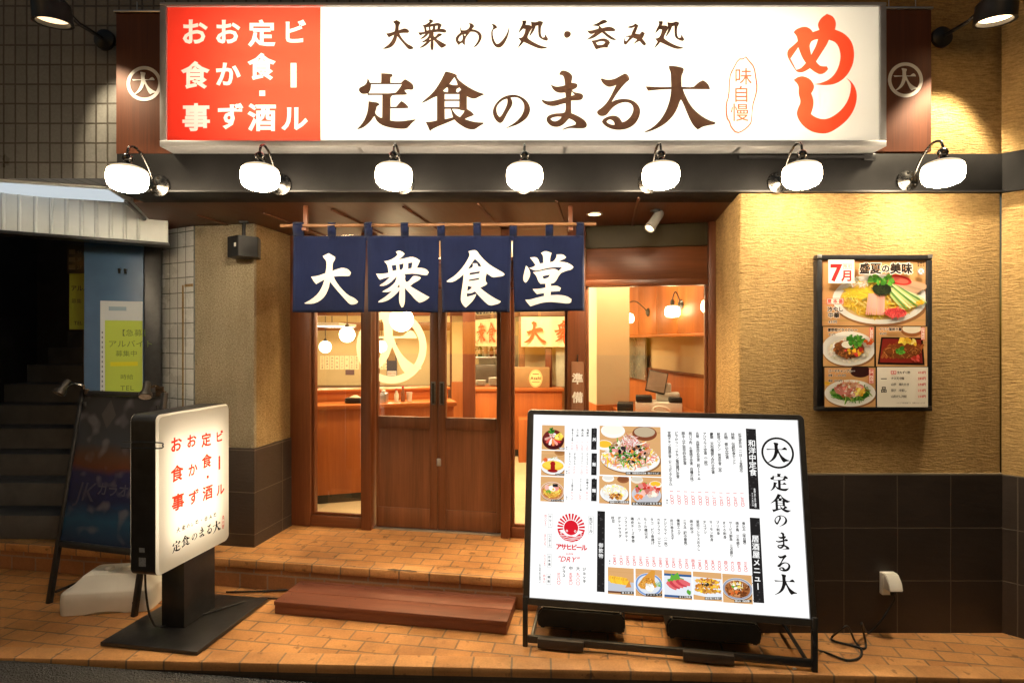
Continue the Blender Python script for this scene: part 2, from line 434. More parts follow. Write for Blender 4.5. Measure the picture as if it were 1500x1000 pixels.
# char -> (scale, [components]); a component is an outline and then its holes
BR = {
'定': [[T("357,120 440,124 475,128 485,145 478,160 462,165 460,225 578,225 590,210 620,185 665,208 705,240 718,275 708,300 690,305 655,300 615,308 625,325 645,350 635,360 485,362 465,382 460,400 462,490 525,488 550,455 580,425 620,450 650,480 660,500 650,508 460,510 458,640 520,650 600,647 680,635 740,627 735,640 700,665 670,700 645,728 600,735 530,732 450,720 380,700 330,670 300,635 285,595 270,605 250,640 200,690 150,725 92,742 95,730 140,685 180,620 205,550 215,480 217,428 260,435 310,440 335,455 340,470 320,480 308,490 303,520 290,550 300,575 330,600 355,612 368,610 370,362 205,362 208,345 180,350 150,350 125,335 110,310 112,290 130,272 170,255 195,230 203,200 205,175 220,190 235,225 355,225 358,180"),
        T("248,243 585,243 570,270 540,310 510,342 220,342 240,300 245,270")]],
'食': [[T("1070,100 1120,110 1170,128 1193,142 1190,160 1215,195 1270,240 1340,285 1420,325 1490,347 1490,358 1440,378 1395,402 1360,402 1320,385 1303,375 1303,515 1340,535 1370,560 1382,582 1360,592 1310,610 1280,625 1320,640 1380,655 1440,662 1488,663 1485,680 1440,705 1395,738 1360,742 1310,735 1260,710 1200,670 1165,632 1090,665 1000,700 935,730 910,745 903,758 890,752 875,715 858,680 845,655 900,655 972,640 972,375 920,395 860,430 808,450 800,445 840,410 900,360 950,305 1000,230 1035,165 1060,110"),
        T("1165,165 1110,240 1150,250 1200,250 1190,215"), T("1085,275 1060,295 1040,315 1060,325 1092,328 1095,290"), T("1220,278 1190,295 1185,325 1205,332 1238,302"),
        T("1058,352 1218,352 1218,408 1058,408"), T("1058,428 1218,428 1218,492 1058,492"), T("1058,515 1125,515 1135,560 1148,605 1100,618 1060,625"), T("1140,515 1215,517 1235,530 1275,533 1260,565 1225,603 1185,580 1155,545")]],
'の': [[T("305,725 350,700 420,655 480,590 510,520 508,460 480,415 440,390 395,385 360,390 375,415 383,450 370,490 330,550 300,610 275,655 250,672 230,668 200,645 175,605 162,560 165,520 185,470 225,420 280,380 340,360 400,355 460,370 520,405 560,455 578,510 570,560 540,615 490,655 430,690 370,710 315,728"),
        T("322,403 325,440 310,490 285,540 260,585 240,602 220,585 205,545 203,510 215,475 245,440 285,412")]],
'ま': [[T("895,130 910,100 935,87 980,97 1020,120 1042,150 1040,180 1030,225 1070,228 1095,240 1100,260 1085,285 1040,305 1045,318 1070,332 1110,338 1145,345 1163,370 1155,400 1130,420 1028,423 1028,500 1030,560 1070,575 1130,605 1180,640 1205,685 1195,715 1165,730 1090,730 1020,725 970,735 932,747 930,737 985,710 1040,697 1075,685 1078,665 1050,640 1005,620 990,635 950,680 900,710 850,715 800,700 765,665 752,630 765,595 800,575 850,563 920,560 955,550 968,510 965,452 920,462 860,482 810,485 760,472 720,450 702,425 708,408 730,420 780,430 850,420 920,400 968,385 962,335 900,340 855,325 825,295 805,260 805,242 830,258 870,270 920,262 958,252 955,200 945,160 925,142 900,140"),
        T("1035,325 1065,358 1028,370"), T("800,625 820,610 870,600 920,602 900,630 860,650 825,648")]],
'る': [[T("78,185 90,175 130,190 180,193 240,180 290,150 345,122 375,135 395,170 395,195 350,230 290,300 240,370 200,437 240,415 300,403 360,402 420,415 470,445 505,490 517,540 505,600 470,665 420,710 350,740 270,748 200,738 140,710 105,680 90,655 105,625 150,600 200,585 245,588 280,605 305,640 315,660 350,650 395,615 430,560 440,510 425,470 390,445 340,440 280,455 220,490 180,535 150,575 120,592 80,595 45,575 35,550 45,530 90,500 140,450 180,390 215,320 250,250 215,265 170,275 130,258 100,230 85,205"),
        T("142,655 165,632 195,632 225,655 232,688 200,688 165,675")]],
'大': [[T("830,38 880,38 940,48 985,60 997,75 990,110 968,150 970,270 1100,275 1130,245 1165,215 1205,197 1240,215 1270,250 1285,290 1280,298 985,297 1005,350 1040,425 1090,500 1150,560 1220,610 1290,645 1340,658 1347,670 1335,685 1270,695 1200,710 1165,735 1145,740 1110,710 1075,660 1030,560 990,460 965,412 955,420 920,520 870,600 800,670 720,720 640,755 570,775 556,772 565,762 640,725 720,655 780,570 820,480 845,390 855,297 720,303 600,315 585,290 570,265 640,268 740,273 855,272 852,180 850,110 830,70")]],
'大n': [[T("290,170 350,142 415,180 415,205 390,240 388,318 440,300 485,285 540,298 572,335 560,365 540,370 470,368 400,375 420,420 470,490 540,560 610,590 648,625 635,645 590,655 555,650 500,590 440,520 362,425 350,490 310,570 250,620 180,645 110,645 105,640 170,600 240,540 285,465 305,405 270,420 218,448 200,430 168,375 230,368 315,340 328,270 325,215 300,190")]],
'衆n': [[T("1022,128 1055,115 1090,130 1110,150 1085,180 1050,205 1110,195 1180,178 1225,190 1262,215 1250,245 1230,288 1290,288 1330,305 1347,330 1330,358 1300,360 1210,345 1110,352 1118,375 1112,400 1125,430 1150,425 1185,380 1200,368 1250,372 1270,385 1255,410 1200,440 1165,470 1230,510 1300,550 1352,578 1330,600 1290,625 1255,635 1215,605 1170,550 1112,490 1115,560 1112,640 1095,680 1080,683 1060,650 1052,600 1060,510 1020,555 960,605 900,632 855,635 860,622 920,580 985,520 940,533 890,530 910,515 960,485 1010,440 1025,405 1030,375 1010,395 965,440 915,470 868,472 870,462 910,435 950,395 965,380 920,390 870,410 855,395 832,350 880,352 950,340 945,290 935,255 908,225 960,215 1020,180 1040,155"),
        T("980,265 1025,258 1030,310 990,320"), T("1055,255 1100,245 1095,290 1078,308 1062,310"), T("1145,240 1188,235 1180,290 1145,300"), T("1055,450 1062,480 1035,485")]],
'食n': [[T("315,125 370,112 400,120 430,165 480,220 540,270 610,310 660,335 677,355 655,372 600,380 560,388 510,355 498,345 485,400 490,430 505,445 495,462 440,485 435,492 500,545 570,590 640,625 620,645 580,658 530,668 490,640 440,590 382,525 340,545 300,545 302,578 350,565 395,550 380,590 340,640 290,685 265,665 240,620 243,560 255,480 265,410 268,355 230,390 170,430 120,433 95,425 110,412 180,370 240,310 290,240 325,175 328,150"),
        T("380,200 350,240 312,300 350,290 362,270 358,245 400,245 415,275 445,278 430,245"), T("330,340 430,325 425,345 325,362"), T("322,408 425,390 420,408 320,422"), T("310,470 350,480 345,495 305,520")]],
'堂n': [[T("1040,140 1085,117 1145,140 1130,190 1130,232 1165,225 1195,180 1195,155 1260,155 1290,185 1275,200 1235,215 1220,228 1290,235 1340,262 1360,285 1340,310 1290,320 1240,340 1215,320 1235,300 1250,285 1180,280 1100,290 1000,318 960,310 922,288 960,280 985,262 965,230 930,185 985,180 1010,195 1028,245 1062,240 1062,190 1058,160")],
       [T("960,332 1010,325 1080,308 1150,297 1190,300 1214,319 1239,341 1215,370 1195,410 1170,438 1138,445 1140,468 1200,465 1238,490 1225,520 1138,525 1135,560 1230,558 1300,575 1340,605 1335,635 1305,648 1220,635 1130,625 1050,635 985,655 935,672 915,650 882,605 930,605 1000,585 1070,568 1070,540 1000,552 975,525 958,500 1020,498 1085,485 1085,445 1035,448 1010,420 995,370"),
        T("1055,370 1130,355 1115,385 1065,398")],
       [T("890,265 910,280 933,330 930,370 905,420 885,435 865,415 862,380 875,320")]],
'めs': [[T("835,140 850,175 885,175 905,165 920,150 925,125 912,112 935,108 960,125 965,140 945,165 975,170 1010,185 1035,215 1035,250 1015,290 985,325 950,335 975,310 1000,270 1008,235 995,205 965,190 930,190 910,215 885,250 880,290 885,315 865,305 855,290 835,300 825,315 810,300 790,265 800,230 840,195 835,165"),
        T("855,215 860,240 855,265 835,278 820,268 825,240"), T("870,218 880,210 888,218 878,226")]],
'しs': [[T("1118,115 1150,118 1175,140 1175,155 1150,165 1135,180 1138,230 1150,270 1170,300 1195,295 1235,255 1270,195 1285,145 1290,155 1280,220 1250,290 1215,330 1185,338 1150,320 1125,270 1120,220 1122,180 1140,155 1135,130")]],
'処': [[T("1160,92 1195,90 1200,105 1190,130 1225,130 1245,140 1240,100 1260,105 1290,105 1320,92 1350,105 1345,125 1330,150 1330,220 1345,245 1365,240 1365,210 1380,230 1398,260 1385,275 1350,268 1315,245 1305,210 1305,135 1285,140 1265,190 1230,235 1225,225 1245,175 1250,160 1225,200 1208,240 1215,255 1260,285 1320,315 1392,335 1375,345 1320,348 1260,325 1175,285 1155,310 1115,348 1135,305 1150,280 1125,250 1160,245 1180,215 1190,170 1170,165 1150,185 1125,210 1140,165 1165,120")]],
'・': [[T("290,205 300,186 322,181 345,188 356,205 350,225 335,240 315,248 298,238 290,225")]],
'呑': [[T("545,130 600,110 640,80 670,78 690,95 680,105 640,120 615,130 640,155 700,140 740,150 765,170 755,185 700,185 665,185 700,215 775,262 740,268 690,240 640,195 610,215 560,250 490,265 530,235 575,200 545,212 520,205 500,175 530,180 605,160 610,140")],
      [T("540,270 580,265 650,245 700,262 715,290 695,320 695,335 640,335 585,352 570,330 555,295"), T("585,290 600,310 650,308 670,285 645,275 610,280")]],
'み': [[T("875,150 885,138 925,130 945,112 975,130 955,185 945,205 985,210 1005,185 1035,200 1020,240 1010,250 1045,295 1040,315 1020,315 985,275 950,290 910,320 940,285 960,260 925,245 895,270 860,310 840,300 838,255 865,225 905,220 925,170 940,145 905,158"), T("850,245 870,235 890,240 865,275 850,270")]],
'めb': [[T("570,180 590,155 650,135 690,150 712,178 760,162 745,125 770,75 815,45 860,60 885,110 875,160 940,185 995,240 1018,320 1010,410 975,480 930,530 870,562 800,570 720,562 800,545 860,505 900,440 918,360 905,290 875,250 830,235 815,270 770,340 735,395 765,430 815,430 825,450 800,480 765,490 730,475 690,445 640,475 600,475 580,455 540,390 520,345 530,305 570,275 600,245 595,210"),
        T("605,290 580,325 548,372 590,455 625,445 660,405 630,360"), T("690,300 688,270 705,240 750,230 735,280 700,345")]],
'しb': [[T("570,530 600,508 640,500 690,520 722,565 718,600 700,628 718,680 715,730 698,780 730,805 790,822 850,805 930,745 980,660 995,570 985,545 955,512 1000,545 1030,600 1038,660 1020,740 970,820 900,880 830,920 770,925 700,910 630,860 590,790 600,740 625,690 605,630 610,570")]],
}
CLOUD = T("220,355 245,385 285,430 298,510 308,590 295,650 272,720 265,830 255,860 205,905 150,928 105,880 95,840 72,810 68,705 90,650 95,500 120,450 165,370 200,372")


def smooth_loop(pts, it=1, corner=50):
    """round an outline's soft bends, keep its sharp corners"""
    for _ in range(it):
        out = []; n = len(pts)
        for i in range(n):
            p = Vector(pts[i]); a = Vector(pts[i - 1]); b = Vector(pts[(i + 1) % n])
            u = (p - a); v = (b - p)
            ang = math.degrees(u.angle(v, 0)) if u.length > 1e-9 and v.length > 1e-9 else 0
            if ang > corner: out.append(tuple(p))
            else:
                out.append(tuple(p - u * 0.25)); out.append(tuple(p + v * 0.25))
        pts = out
    return pts


_tri = {}


def tri(loops):
    vs = [[Vector((x, y, 0)) for x, y in l] for l in loops]
    flat = [(x, y) for l in loops for x, y in l]
    return flat, [tuple(t) for t in tessellate_polygon(vs)]


def brush(ch):
    """unit glyph: list of (verts, tris), box-centred, scaled so that 1 = its larger side; y up"""
    if ch in _tri: return _tri[ch]
    comps = [[smooth_loop(l, 2 if ch[-1:] in 'b' else 1) for l in c] for c in BR[ch]]
    xs = [x for c in comps for x, y in c[0]]; ys = [y for c in comps for x, y in c[0]]
    cx, cy = (min(xs) + max(xs)) / 2, (min(ys) + max(ys)) / 2
    k = max(max(xs) - min(xs), max(ys) - min(ys))
    out = [[[((x - cx) / k, -(y - cy) / k) for x, y in l] for l in c] for c in comps]
    _tri[ch] = [(tri(c), c) for c in out]
    return _tri[ch]


_font = {}
_fc = bpy.data.curves.new('type', 'FONT')
_fo = bpy.data.objects.new('type', _fc)
C.objects.link(_fo)


def font_loops(ch):
    if ch in _font: return _font[ch]
    _fc.body = ch; _fc.size = 1.0; _fc.resolution_u = 2
    _fc.dimensions = '2D'; _fc.fill_mode = 'NONE'
    dg = bpy.context.evaluated_depsgraph_get(); dg.update()
    e = _fo.evaluated_get(dg); m = e.to_mesh()
    v = [(q.co.x, q.co.y) for q in m.vertices]
    nb = {}
    for ed in m.edges:
        a, b = ed.vertices; nb.setdefault(a, []).append(b); nb.setdefault(b, []).append(a)
    seen = set(); loops = []
    for s in nb:
        if s in seen: continue
        l = [s]; seen.add(s); prev = None; cur = s
        while True:
            nx_ = [q for q in nb[cur] if q != prev and q not in seen]
            if not nx_: break
            prev, cur = cur, nx_[0]; seen.add(cur); l.append(cur)
        if len(l) > 2: loops.append([v[i] for i in l])
    e.to_mesh_clear()
    # same sense for all: outlines counter-clockwise, holes clockwise
    def area(l): return sum(l[i - 1][0] * l[i][1] - l[i][0] * l[i - 1][1] for i in range(len(l))) / 2
    res = []
    for k, l in enumerate(loops):
        depth = sum(inside(l[0], [q]) for kk, q in enumerate(loops) if kk != k)
        ccw = area(l) > 0
        if ccw == (depth % 2 == 1): l = l[::-1]
        res.append(l)
    _font[ch] = res
    return res


def grow(l, off):
    """move an outline outwards (its left side is ink)"""
    n = len(l); out = []
    pts = [Vector(p) for p in l]
    pts = [p for i, p in enumerate(pts) if (p - pts[i - 1]).length > 1e-4]
    n = len(pts)
    for i, p in enumerate(pts):
        u = (p - pts[i - 1]).normalized(); w = (pts[(i + 1) % n] - p).normalized()
        nu, nw = Vector((u.y, -u.x)), Vector((w.y, -w.x))
        q = nu + nw
        if q.length < 0.3: q = nu
        else: q = q.normalized() / max(0.55, q.normalized().dot(nu))
        out.append(tuple(p + q * off))
    return out


_fill = {}


def font_glyph(ch, off=0.0, fill=True):
    key = (ch, off, fill)
    if key not in _fill:
        ls = [grow(l, off) if off else l for l in font_loops(ch)]
        ls = [l for l in ls if len(l) > 2]
        _fill[key] = (cdt(ls) if ls else ([], [])) if fill else ls
    return _fill[key]


def inside(p, loops):
    x, y = p; c = False
    for l in loops:
        n = len(l)
        for i in range(n):
            x1, y1 = l[i]; x2, y2 = l[(i + 1) % n]
            if (y1 > y) != (y2 > y) and x < (x2 - x1) * (y - y1) / (y2 - y1) + x1: c = not c
    return c


def cdt(loops, grid=None):
    """even-odd fill of any set of outlines, with an optional grid of inner points so that the sheet can bend"""
    pts, edges = [], []
    for l in loops:
        b = len(pts); n = len(l)
        pts += [Vector(q) for q in l]; edges += [(b + i, b + (i + 1) % n) for i in range(n)]
    if grid:
        xs = [p.x for p in pts]; ys = [p.y for p in pts]
        x = min(xs) + grid * 0.5
        while x < max(xs):
            y = min(ys) + grid * 0.5
            while y < max(ys):
                pts.append(Vector((x, y))); y += grid
            x += grid
    r = delaunay_2d_cdt(pts, edges, [], 0, 1e-7)
    v = [(q.x, q.y) for q in r[0]]
    f = []
    for t in r[2]:
        c = (sum(v[i][0] for i in t) / len(t), sum(v[i][1] for i in t) / len(t))
        if inside(c, loops): f.append(tuple(t))
    return v, f


def lin(r, g, b):
    def q(c):
        c /= 255.0
        return c / 12.92 if c <= 0.04045 else ((c + 0.055) / 1.055) ** 2.4
    return (q(r), q(g), q(b))


ROT = set('ー（）〔〕―～!')


class Print:
    """flat printed artwork in panel coordinates (x right, y up), every layer a hair above the last"""
    def __init__(self, step=0.00004):
        self.v, self.f, self.c = [], [], []
        self.l = 0; self.step = step

    def up(self, n=1):
        self.l += n

    def mesh(self, verts, faces, col):
        b = len(self.v); z = self.l * self.step
        self.v += [(x, y, z) for x, y in verts]
        for t in faces:
            self.f.append(tuple(b + i for i in t)); self.c.append(col)

    def poly(self, pts, col):
        self.mesh(pts, [tuple(range(len(pts)))], col)

    def rect(self, x0, y0, x1, y1, col):
        self.poly([(x0, y0), (x1, y0), (x1, y1), (x0, y1)], col)

    def ell(self, cx, cy, rx, ry, col, n=40, rot=0.0, r0=None, jit=0.0):
        cs, sn = math.cos(rot), math.sin(rot)
        def pt(k, s=1.0):
            a = 2 * math.pi * k / n
            j = 1 + random.uniform(-jit, jit)
            x, y = rx * s * j * math.cos(a), ry * s * j * math.sin(a)
            return (cx + x * cs - y * sn, cy + x * sn + y * cs)
        if r0 is None:
            self.poly([pt(k) for k in range(n)], col)
        else:
            v = [pt(k) for k in range(n)] + [pt(k, r0) for k in range(n)]
            self.mesh(v, [(k, (k + 1) % n, n + (k + 1) % n, n + k) for k in range(n)], col)

    def brush(self, ch, cx, cy, size, col, sx=1.0, shear=0.0):
        for (v, f), _ in brush(ch):
            self.mesh([(cx + (x * sx + y * shear) * size, cy + y * size) for x, y in v], f, col)

    def glyph(self, ch, cx, cy, size, col, off=0.0, rot=False, shear=0.0, sx=1.0):
        if ch in ' 　': return
        v, f = font_glyph(ch, off)
        if not v: return
        # full-width em box is 0..1 wide and about -0.12..0.88 high
        half = 0.5 if ord(ch) > 0x2000 else (max(x for x, y in v) + min(x for x, y in v)) / 2
        w = []
        for x, y in v:
            x, y = x - half, y - 0.36
            if rot: x, y = y, -x
            w.append((cx + (x * sx + y * shear) * size, cy + y * size))
        self.mesh(w, f, col)

    def vtext(self, s, x, y0, size, col, pitch=1.0, off=0.0, y1=None, sx=1.0):
        """a column of text from y0 downwards"""
        st = size * pitch if y1 is None else (y0 - y1) / max(1, len(s))
        y = y0 - st / 2
        for ch in s:
            self.glyph(ch, x, y, size, col, off, rot=ch in ROT, sx=sx)
            y -= st

    def htext(self, s, x, y, size, col, off=0.0, pitch=None, shear=0.0, sx=1.0):
        for ch in s:
            if ord(ch) > 0x2000 or pitch:
                st = size * (pitch or 1.0)
                self.glyph(ch, x + st / 2, y, size, col, off, shear=shear, sx=sx)
            else:
                v, f = font_glyph(ch, off)
                wd = (max(q[0] for q in v) + 0.06 if v else 0.3)
                st = size * wd * sx
                if v: self.mesh([(x + (a * sx + b * shear) * size, y + (b - 0.36) * size) for a, b in v], f, col)
            x += st

    def build(self, name, mat, parent, M=None):
        me = bpy.data.meshes.new(name)
        me.from_pydata(self.v, [], self.f)
        at = me.color_attributes.new('Col', 'FLOAT_COLOR', 'CORNER')
        i = 0
        buf = []
        for p, c in zip(me.polygons, self.c):
            buf += (*c, 1.0) * p.loop_total
        at.data.foreach_set('color', buf)
        me.materials.append(mat)
        o = bpy.data.objects.new(name, me); C.objects.link(o)
        o.parent = parent
        if M is not None: o.matrix_local = M
        return o


def face_frame(o, xdir, ydir):
    """matrix of a panel: x along xdir, y along ydir, z out of the panel"""
    x = Vector(xdir).normalized(); y = Vector(ydir).normalized(); z = x.cross(y)
    m = Matrix((x, y, z)).transposed().to_4x4(); m.translation = Vector(o)
    return m

# lamp strengths
SIGN_L, LAMP_L, BOX_L, ROOM_W, SPOT_W, DOWN_W = 235.0, 120.0, 6.8, 46.0, 165.0, 95.0

# ------------------------------------------------------------------ shared materials
M_STUCCO = stucco('ochre_stucco', (0.63, 0.42, 0.175), 0.8)
M_STUCCO_GREY = stucco('grey_stucco', (0.62, 0.54, 0.38), 0.9, (90, 90, 95), 0.12)
M_STUCCO_WARMLIT = stucco('warm_lit_stucco', (0.60, 0.43, 0.21), 0.9, (60, 60, 90), 0.12)  # orange downlight on the pillar's side face is put into this colour
M_WAINSCOT = brick('dark_tile_wall', (0.030, 0.021, 0.018), (0.040, 0.028, 0.023), (0.15, 0.12, 0.09), 0.303, 0.3, 0.0028, 0.0, 0.5, 'xz', (-1.2836, 0, 0), 0.6, 0.35, 0.3, sscale=9, sstretch=(1, 1, 3.0))
M_WAINSCOT_P = brick('dark_tile_pillar', (0.048, 0.034, 0.027), (0.060, 0.042, 0.033), (0.20, 0.16, 0.11), 0.6, 0.3, 0.0028, 0.0, 0.5, 'xz', (0.32, 0, -0.19 - 0.09), 0.5, 0.75, 0.3, sscale=14, sstretch=(1, 1, 4))
M_WAINSCOT_S = brick('dark_tile_side', (0.048, 0.034, 0.027), (0.060, 0.042, 0.033), (0.20, 0.16, 0.11), 0.35, 0.3, 0.0028, 0.0, 0.5, 'yz', (0, 0, -0.19 - 0.09), 0.5, 0.75, 0.3, sscale=14, sstretch=(1, 1, 4))
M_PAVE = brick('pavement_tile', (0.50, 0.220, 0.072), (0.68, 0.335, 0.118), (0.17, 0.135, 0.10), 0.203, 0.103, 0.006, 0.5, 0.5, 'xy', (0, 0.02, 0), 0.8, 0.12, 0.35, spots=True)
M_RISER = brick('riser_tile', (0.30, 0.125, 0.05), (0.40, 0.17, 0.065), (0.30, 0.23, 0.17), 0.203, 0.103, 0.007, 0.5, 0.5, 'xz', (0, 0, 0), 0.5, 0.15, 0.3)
M_EDGE = brick('border_tile', (0.52, 0.245, 0.085), (0.70, 0.36, 0.135), (0.17, 0.135, 0.10), 0.2, 0.3, 0.006, 0.0, 0.5, 'xy', (0, 0.15, 0), 0.5, 0.12, 0.25, spots=True)
M_KERB = brick('kerb_brick', (0.05, 0.034, 0.024), (0.075, 0.05, 0.034), (0.03, 0.025, 0.02), 0.2, 0.06, 0.004, 0.5, 0.5, 'xz', (0, 0, 0), 0.5, 0.2, 0.4)
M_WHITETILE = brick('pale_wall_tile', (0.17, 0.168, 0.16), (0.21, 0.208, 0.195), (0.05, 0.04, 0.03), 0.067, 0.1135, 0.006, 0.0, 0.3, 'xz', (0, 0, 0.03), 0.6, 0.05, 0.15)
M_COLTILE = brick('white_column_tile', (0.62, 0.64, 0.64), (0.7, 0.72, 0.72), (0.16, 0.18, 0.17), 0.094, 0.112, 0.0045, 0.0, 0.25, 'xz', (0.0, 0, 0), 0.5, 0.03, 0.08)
M_BLACKMETAL = plain('black_metal', (0.018, 0.018, 0.02), 0.35, 0.0, 0.3, 20, 0.05)
M_DARKSTEEL = plain('dark_bronze_panel', (0.013, 0.0125, 0.013), 0.6, 0.0, 0.3, 5, 0.12, 300, 0.12)
M_STEEL = plain('brushed_steel', (0.55, 0.55, 0.56), 0.35, 0.9, 0.1, 20)
M_SIGNFRAME = plain('aluminium_frame', (0.50, 0.50, 0.52), 0.42, 0.35, 0.08, 12, 0.05)
M_CHROME = plain('dark_chrome', (0.13, 0.125, 0.12), 0.25, 1.0, 0.1, 20)
M_PLASTIC_BLK = plain('black_plastic', (0.008, 0.0085, 0.010), 0.5, 0.0, 0.25, 15, 0.06, 250)
M_PLASTIC_WHT = plain('white_plastic', (0.74, 0.72, 0.67), 0.4, 0.0, 0.06, 6, 0.04)
M_RUBBER = plain('black_rubber', (0.012, 0.012, 0.013), 0.6, 0.0, 0.2, 15)
M_DOORWOOD = wood('dark_door_wood', (0.105, 0.036, 0.015), (0.25, 0.090, 0.035), (30, 30, 1.3), 0.38)
M_FRAMEWOOD = wood('red_brown_frame_wood', (0.10, 0.028, 0.011), (0.23, 0.072, 0.025), (30, 30, 1.3), 0.35)
M_FRAMEWOOD_H = wood('red_brown_rail_wood', (0.10, 0.028, 0.011), (0.23, 0.072, 0.025), (1.3, 30, 30), 0.35)
M_SIGNWOOD = wood('sign_board_wood', (0.085, 0.022, 0.009), (0.19, 0.055, 0.019), (45, 45, 1.5), 0.6, bmp=0.08)
M_DECK = wood('step_deck_wood', (0.12, 0.036, 0.021), (0.25, 0.082, 0.045), (1.5, 28, 28), 0.5, bmp=0.3)
M_SOFFIT = wood('soffit_board', (0.085, 0.030, 0.014), (0.15, 0.058, 0.027), (20, 2.0, 20), 0.45)
M_RODWOOD = wood('rod_wood', (0.16, 0.07, 0.03), (0.32, 0.16, 0.07), (2, 40, 40), 0.45)
M_ORANGEWOOD = wood('orange_counter_wood', (0.40, 0.105, 0.024), (0.60, 0.195, 0.048), (24, 24, 1.0), 0.4, bmp=0.03)
M_ORANGEWOOD_H = wood('orange_shelf_wood', (0.40, 0.105, 0.024), (0.60, 0.195, 0.048), (1.0, 24, 24), 0.35, bmp=0.03)
M_CREAM = plain('cream_wall', (0.66, 0.53, 0.31), 0.8, 0.0, 0.05, 3)
M_GLASS = glass('window_glass')

# ------------------------------------------------------------------ ground
def sheet(name, pts, mat, kind='structure', M=None, sub=1):
    b = MB(); b.quad(*pts)
    o = b.build(name, mat, None, M)
    return tag(o, kind=kind)

# asphalt road: falls gently to the right, reaches far behind and to both sides
def asphalt():
    m, nt, bs, out = new_mat('asphalt')
    co = coords(nt)
    big = noise(nt, co, 1.2, 5)
    c = ramp(nt, big, ((0.3, (0.060, 0.060, 0.061)), (0.7, (0.088, 0.088, 0.090))))
    v = N(nt, 'ShaderNodeTexVoronoi'); v.inputs['Scale'].default_value = 110; nt.links.new(co, v.inputs['Vector'])
    c = mix(nt, 0.6, c, ramp(nt, v.outputs['Color'], ((0.25, (0.35, 0.35, 0.35)), (0.6, (0.8, 0.8, 0.8)), (0.93, (1, 1, 1)), (0.97, (1.0, 1.0, 1.0)))), 'MULTIPLY')
    sp = noise(nt, co, 70, 2, 0.4)
    c = mix(nt, ramp(nt, sp, ((0.69, (0, 0, 0)), (0.74, (1, 1, 1)))), c, (0.24, 0.23, 0.22))
    nt.links.new(c, bs.inputs['Base Color'])
    bs.inputs['Roughness'].default_value = 0.75
    p = bump(nt, v.outputs['Distance'], 0.8, 0.012, bs)
    bump(nt, noise(nt, co, 60, 4), 0.5, 0.01, bs, p)
    return m

def edge_d(X):
    return 2.831 - 0.036 * X

def road_z(X):
    return -0.012 - 0.05 * max(0.0, X + 2.6) if X < 4 else -0.34
M_ASPHALT = asphalt()
b = MB()
xs = [-60, -12, -2.6, -1.5, 0, 1.5, 4, 12, 60]
rows = [[b.bm.verts.new((x, y if y > 0 or True else y, road_z(x))) for x in xs] for y in (-60, -8, 0, 1.5, 3.1)]
for a, c in zip(rows, rows[1:]):
    for i in range(len(xs) - 1):
        b.bm.faces.new((a[i], a[i + 1], c[i + 1], c[i]))
tag(b.build('road', M_ASPHALT), kind='structure')

# pavement: brick tiles square to the entrance, bounded by a straight border course along the road
MT = Matrix.Translation((DO[0], DO[1], 0)) @ Matrix.Rotation(-TH, 4, 'Z')
MTI = MT.inverted()

def loc2(x, y):
    v = MTI @ Vector((x, y, 0)); return (v.x, v.y)
BW = 0.105
b = MB()
pl = [(-9, edge_d(-9) + BW), (6, edge_d(6) + BW), (6, 6), (-9, 6)]
b.bm.faces.new([b.bm.verts.new((*loc2(*p), 0.0)) for p in pl])
tag(b.build('pavement', M_PAVE, None, MT), kind='structure')
# border course and the dark kerb under it
ang = math.atan(-0.036)
ME = Matrix.Translation((0, edge_d(0), 0)) @ Matrix.Rotation(ang, 4, 'Z')
b = MB(); b.box((-9, 0.0, -0.045), (6, BW * 1.0, 0.003), 0.006)
tag(b.build('pavement_border', M_EDGE, None, ME), kind='structure')
b = MB(); b.box((-9, 0.006, -0.6), (6, 0.2, -0.045))
tag(b.build('kerb', M_KERB, None, ME), kind='structure')

# entrance platform (tiled), one step up; also the floor line of the stair hall on the left
PV = -0.77                                          # local v of its front edge
def platform():
    x0, x1 = -3.6, 1.32
    b = MB()
    f = loc2
    # front edge local coords: from far left to the stucco wall's side
    b.box((-4.6, PV, HP - 0.055), (1.33, PV + 0.10, HP), 0.008)
    o = b.build('platform_edge', M_EDGE, None, MT @ Matrix.Translation((0, 0, 0))); tag(o, kind='structure')
    c = MTI @ hit(596, 829, (0, 0, HP), (0, 0, 1)); q = MB()
    q.bm.faces.new([q.bm.verts.new((c.x + x, PV + 0.004 + y, HP + 0.0012)) for x, y in ((-0.10, 0.0), (-0.04, -0.001), (0.03, 0.0), (0.095, -0.001), (0.085, 0.012), (0.04, 0.022), (-0.02, 0.016), (-0.07, 0.024), (-0.105, 0.012))])
    q.build('broken_tile', plain('bare_mortar', (0.07, 0.05, 0.035), 0.9, 0, 0.4, 60, 0.6, 90), o)
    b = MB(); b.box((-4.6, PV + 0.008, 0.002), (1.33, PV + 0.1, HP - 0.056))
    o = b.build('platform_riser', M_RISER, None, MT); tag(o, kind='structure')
    b = MB(); b.quad((-4.6, PV + 0.1, HP - 0.003), (1.6, PV + 0.1, HP - 0.003), (1.6, 0.10, HP - 0.003), (-4.6, 0.10, HP - 0.003))
    o = b.build('platform', M_PAVE, None, MT); tag(o, kind='structure')
platform()

# ------------------------------------------------------------------ building fabric
WD = 3.19                                           # the facade plane
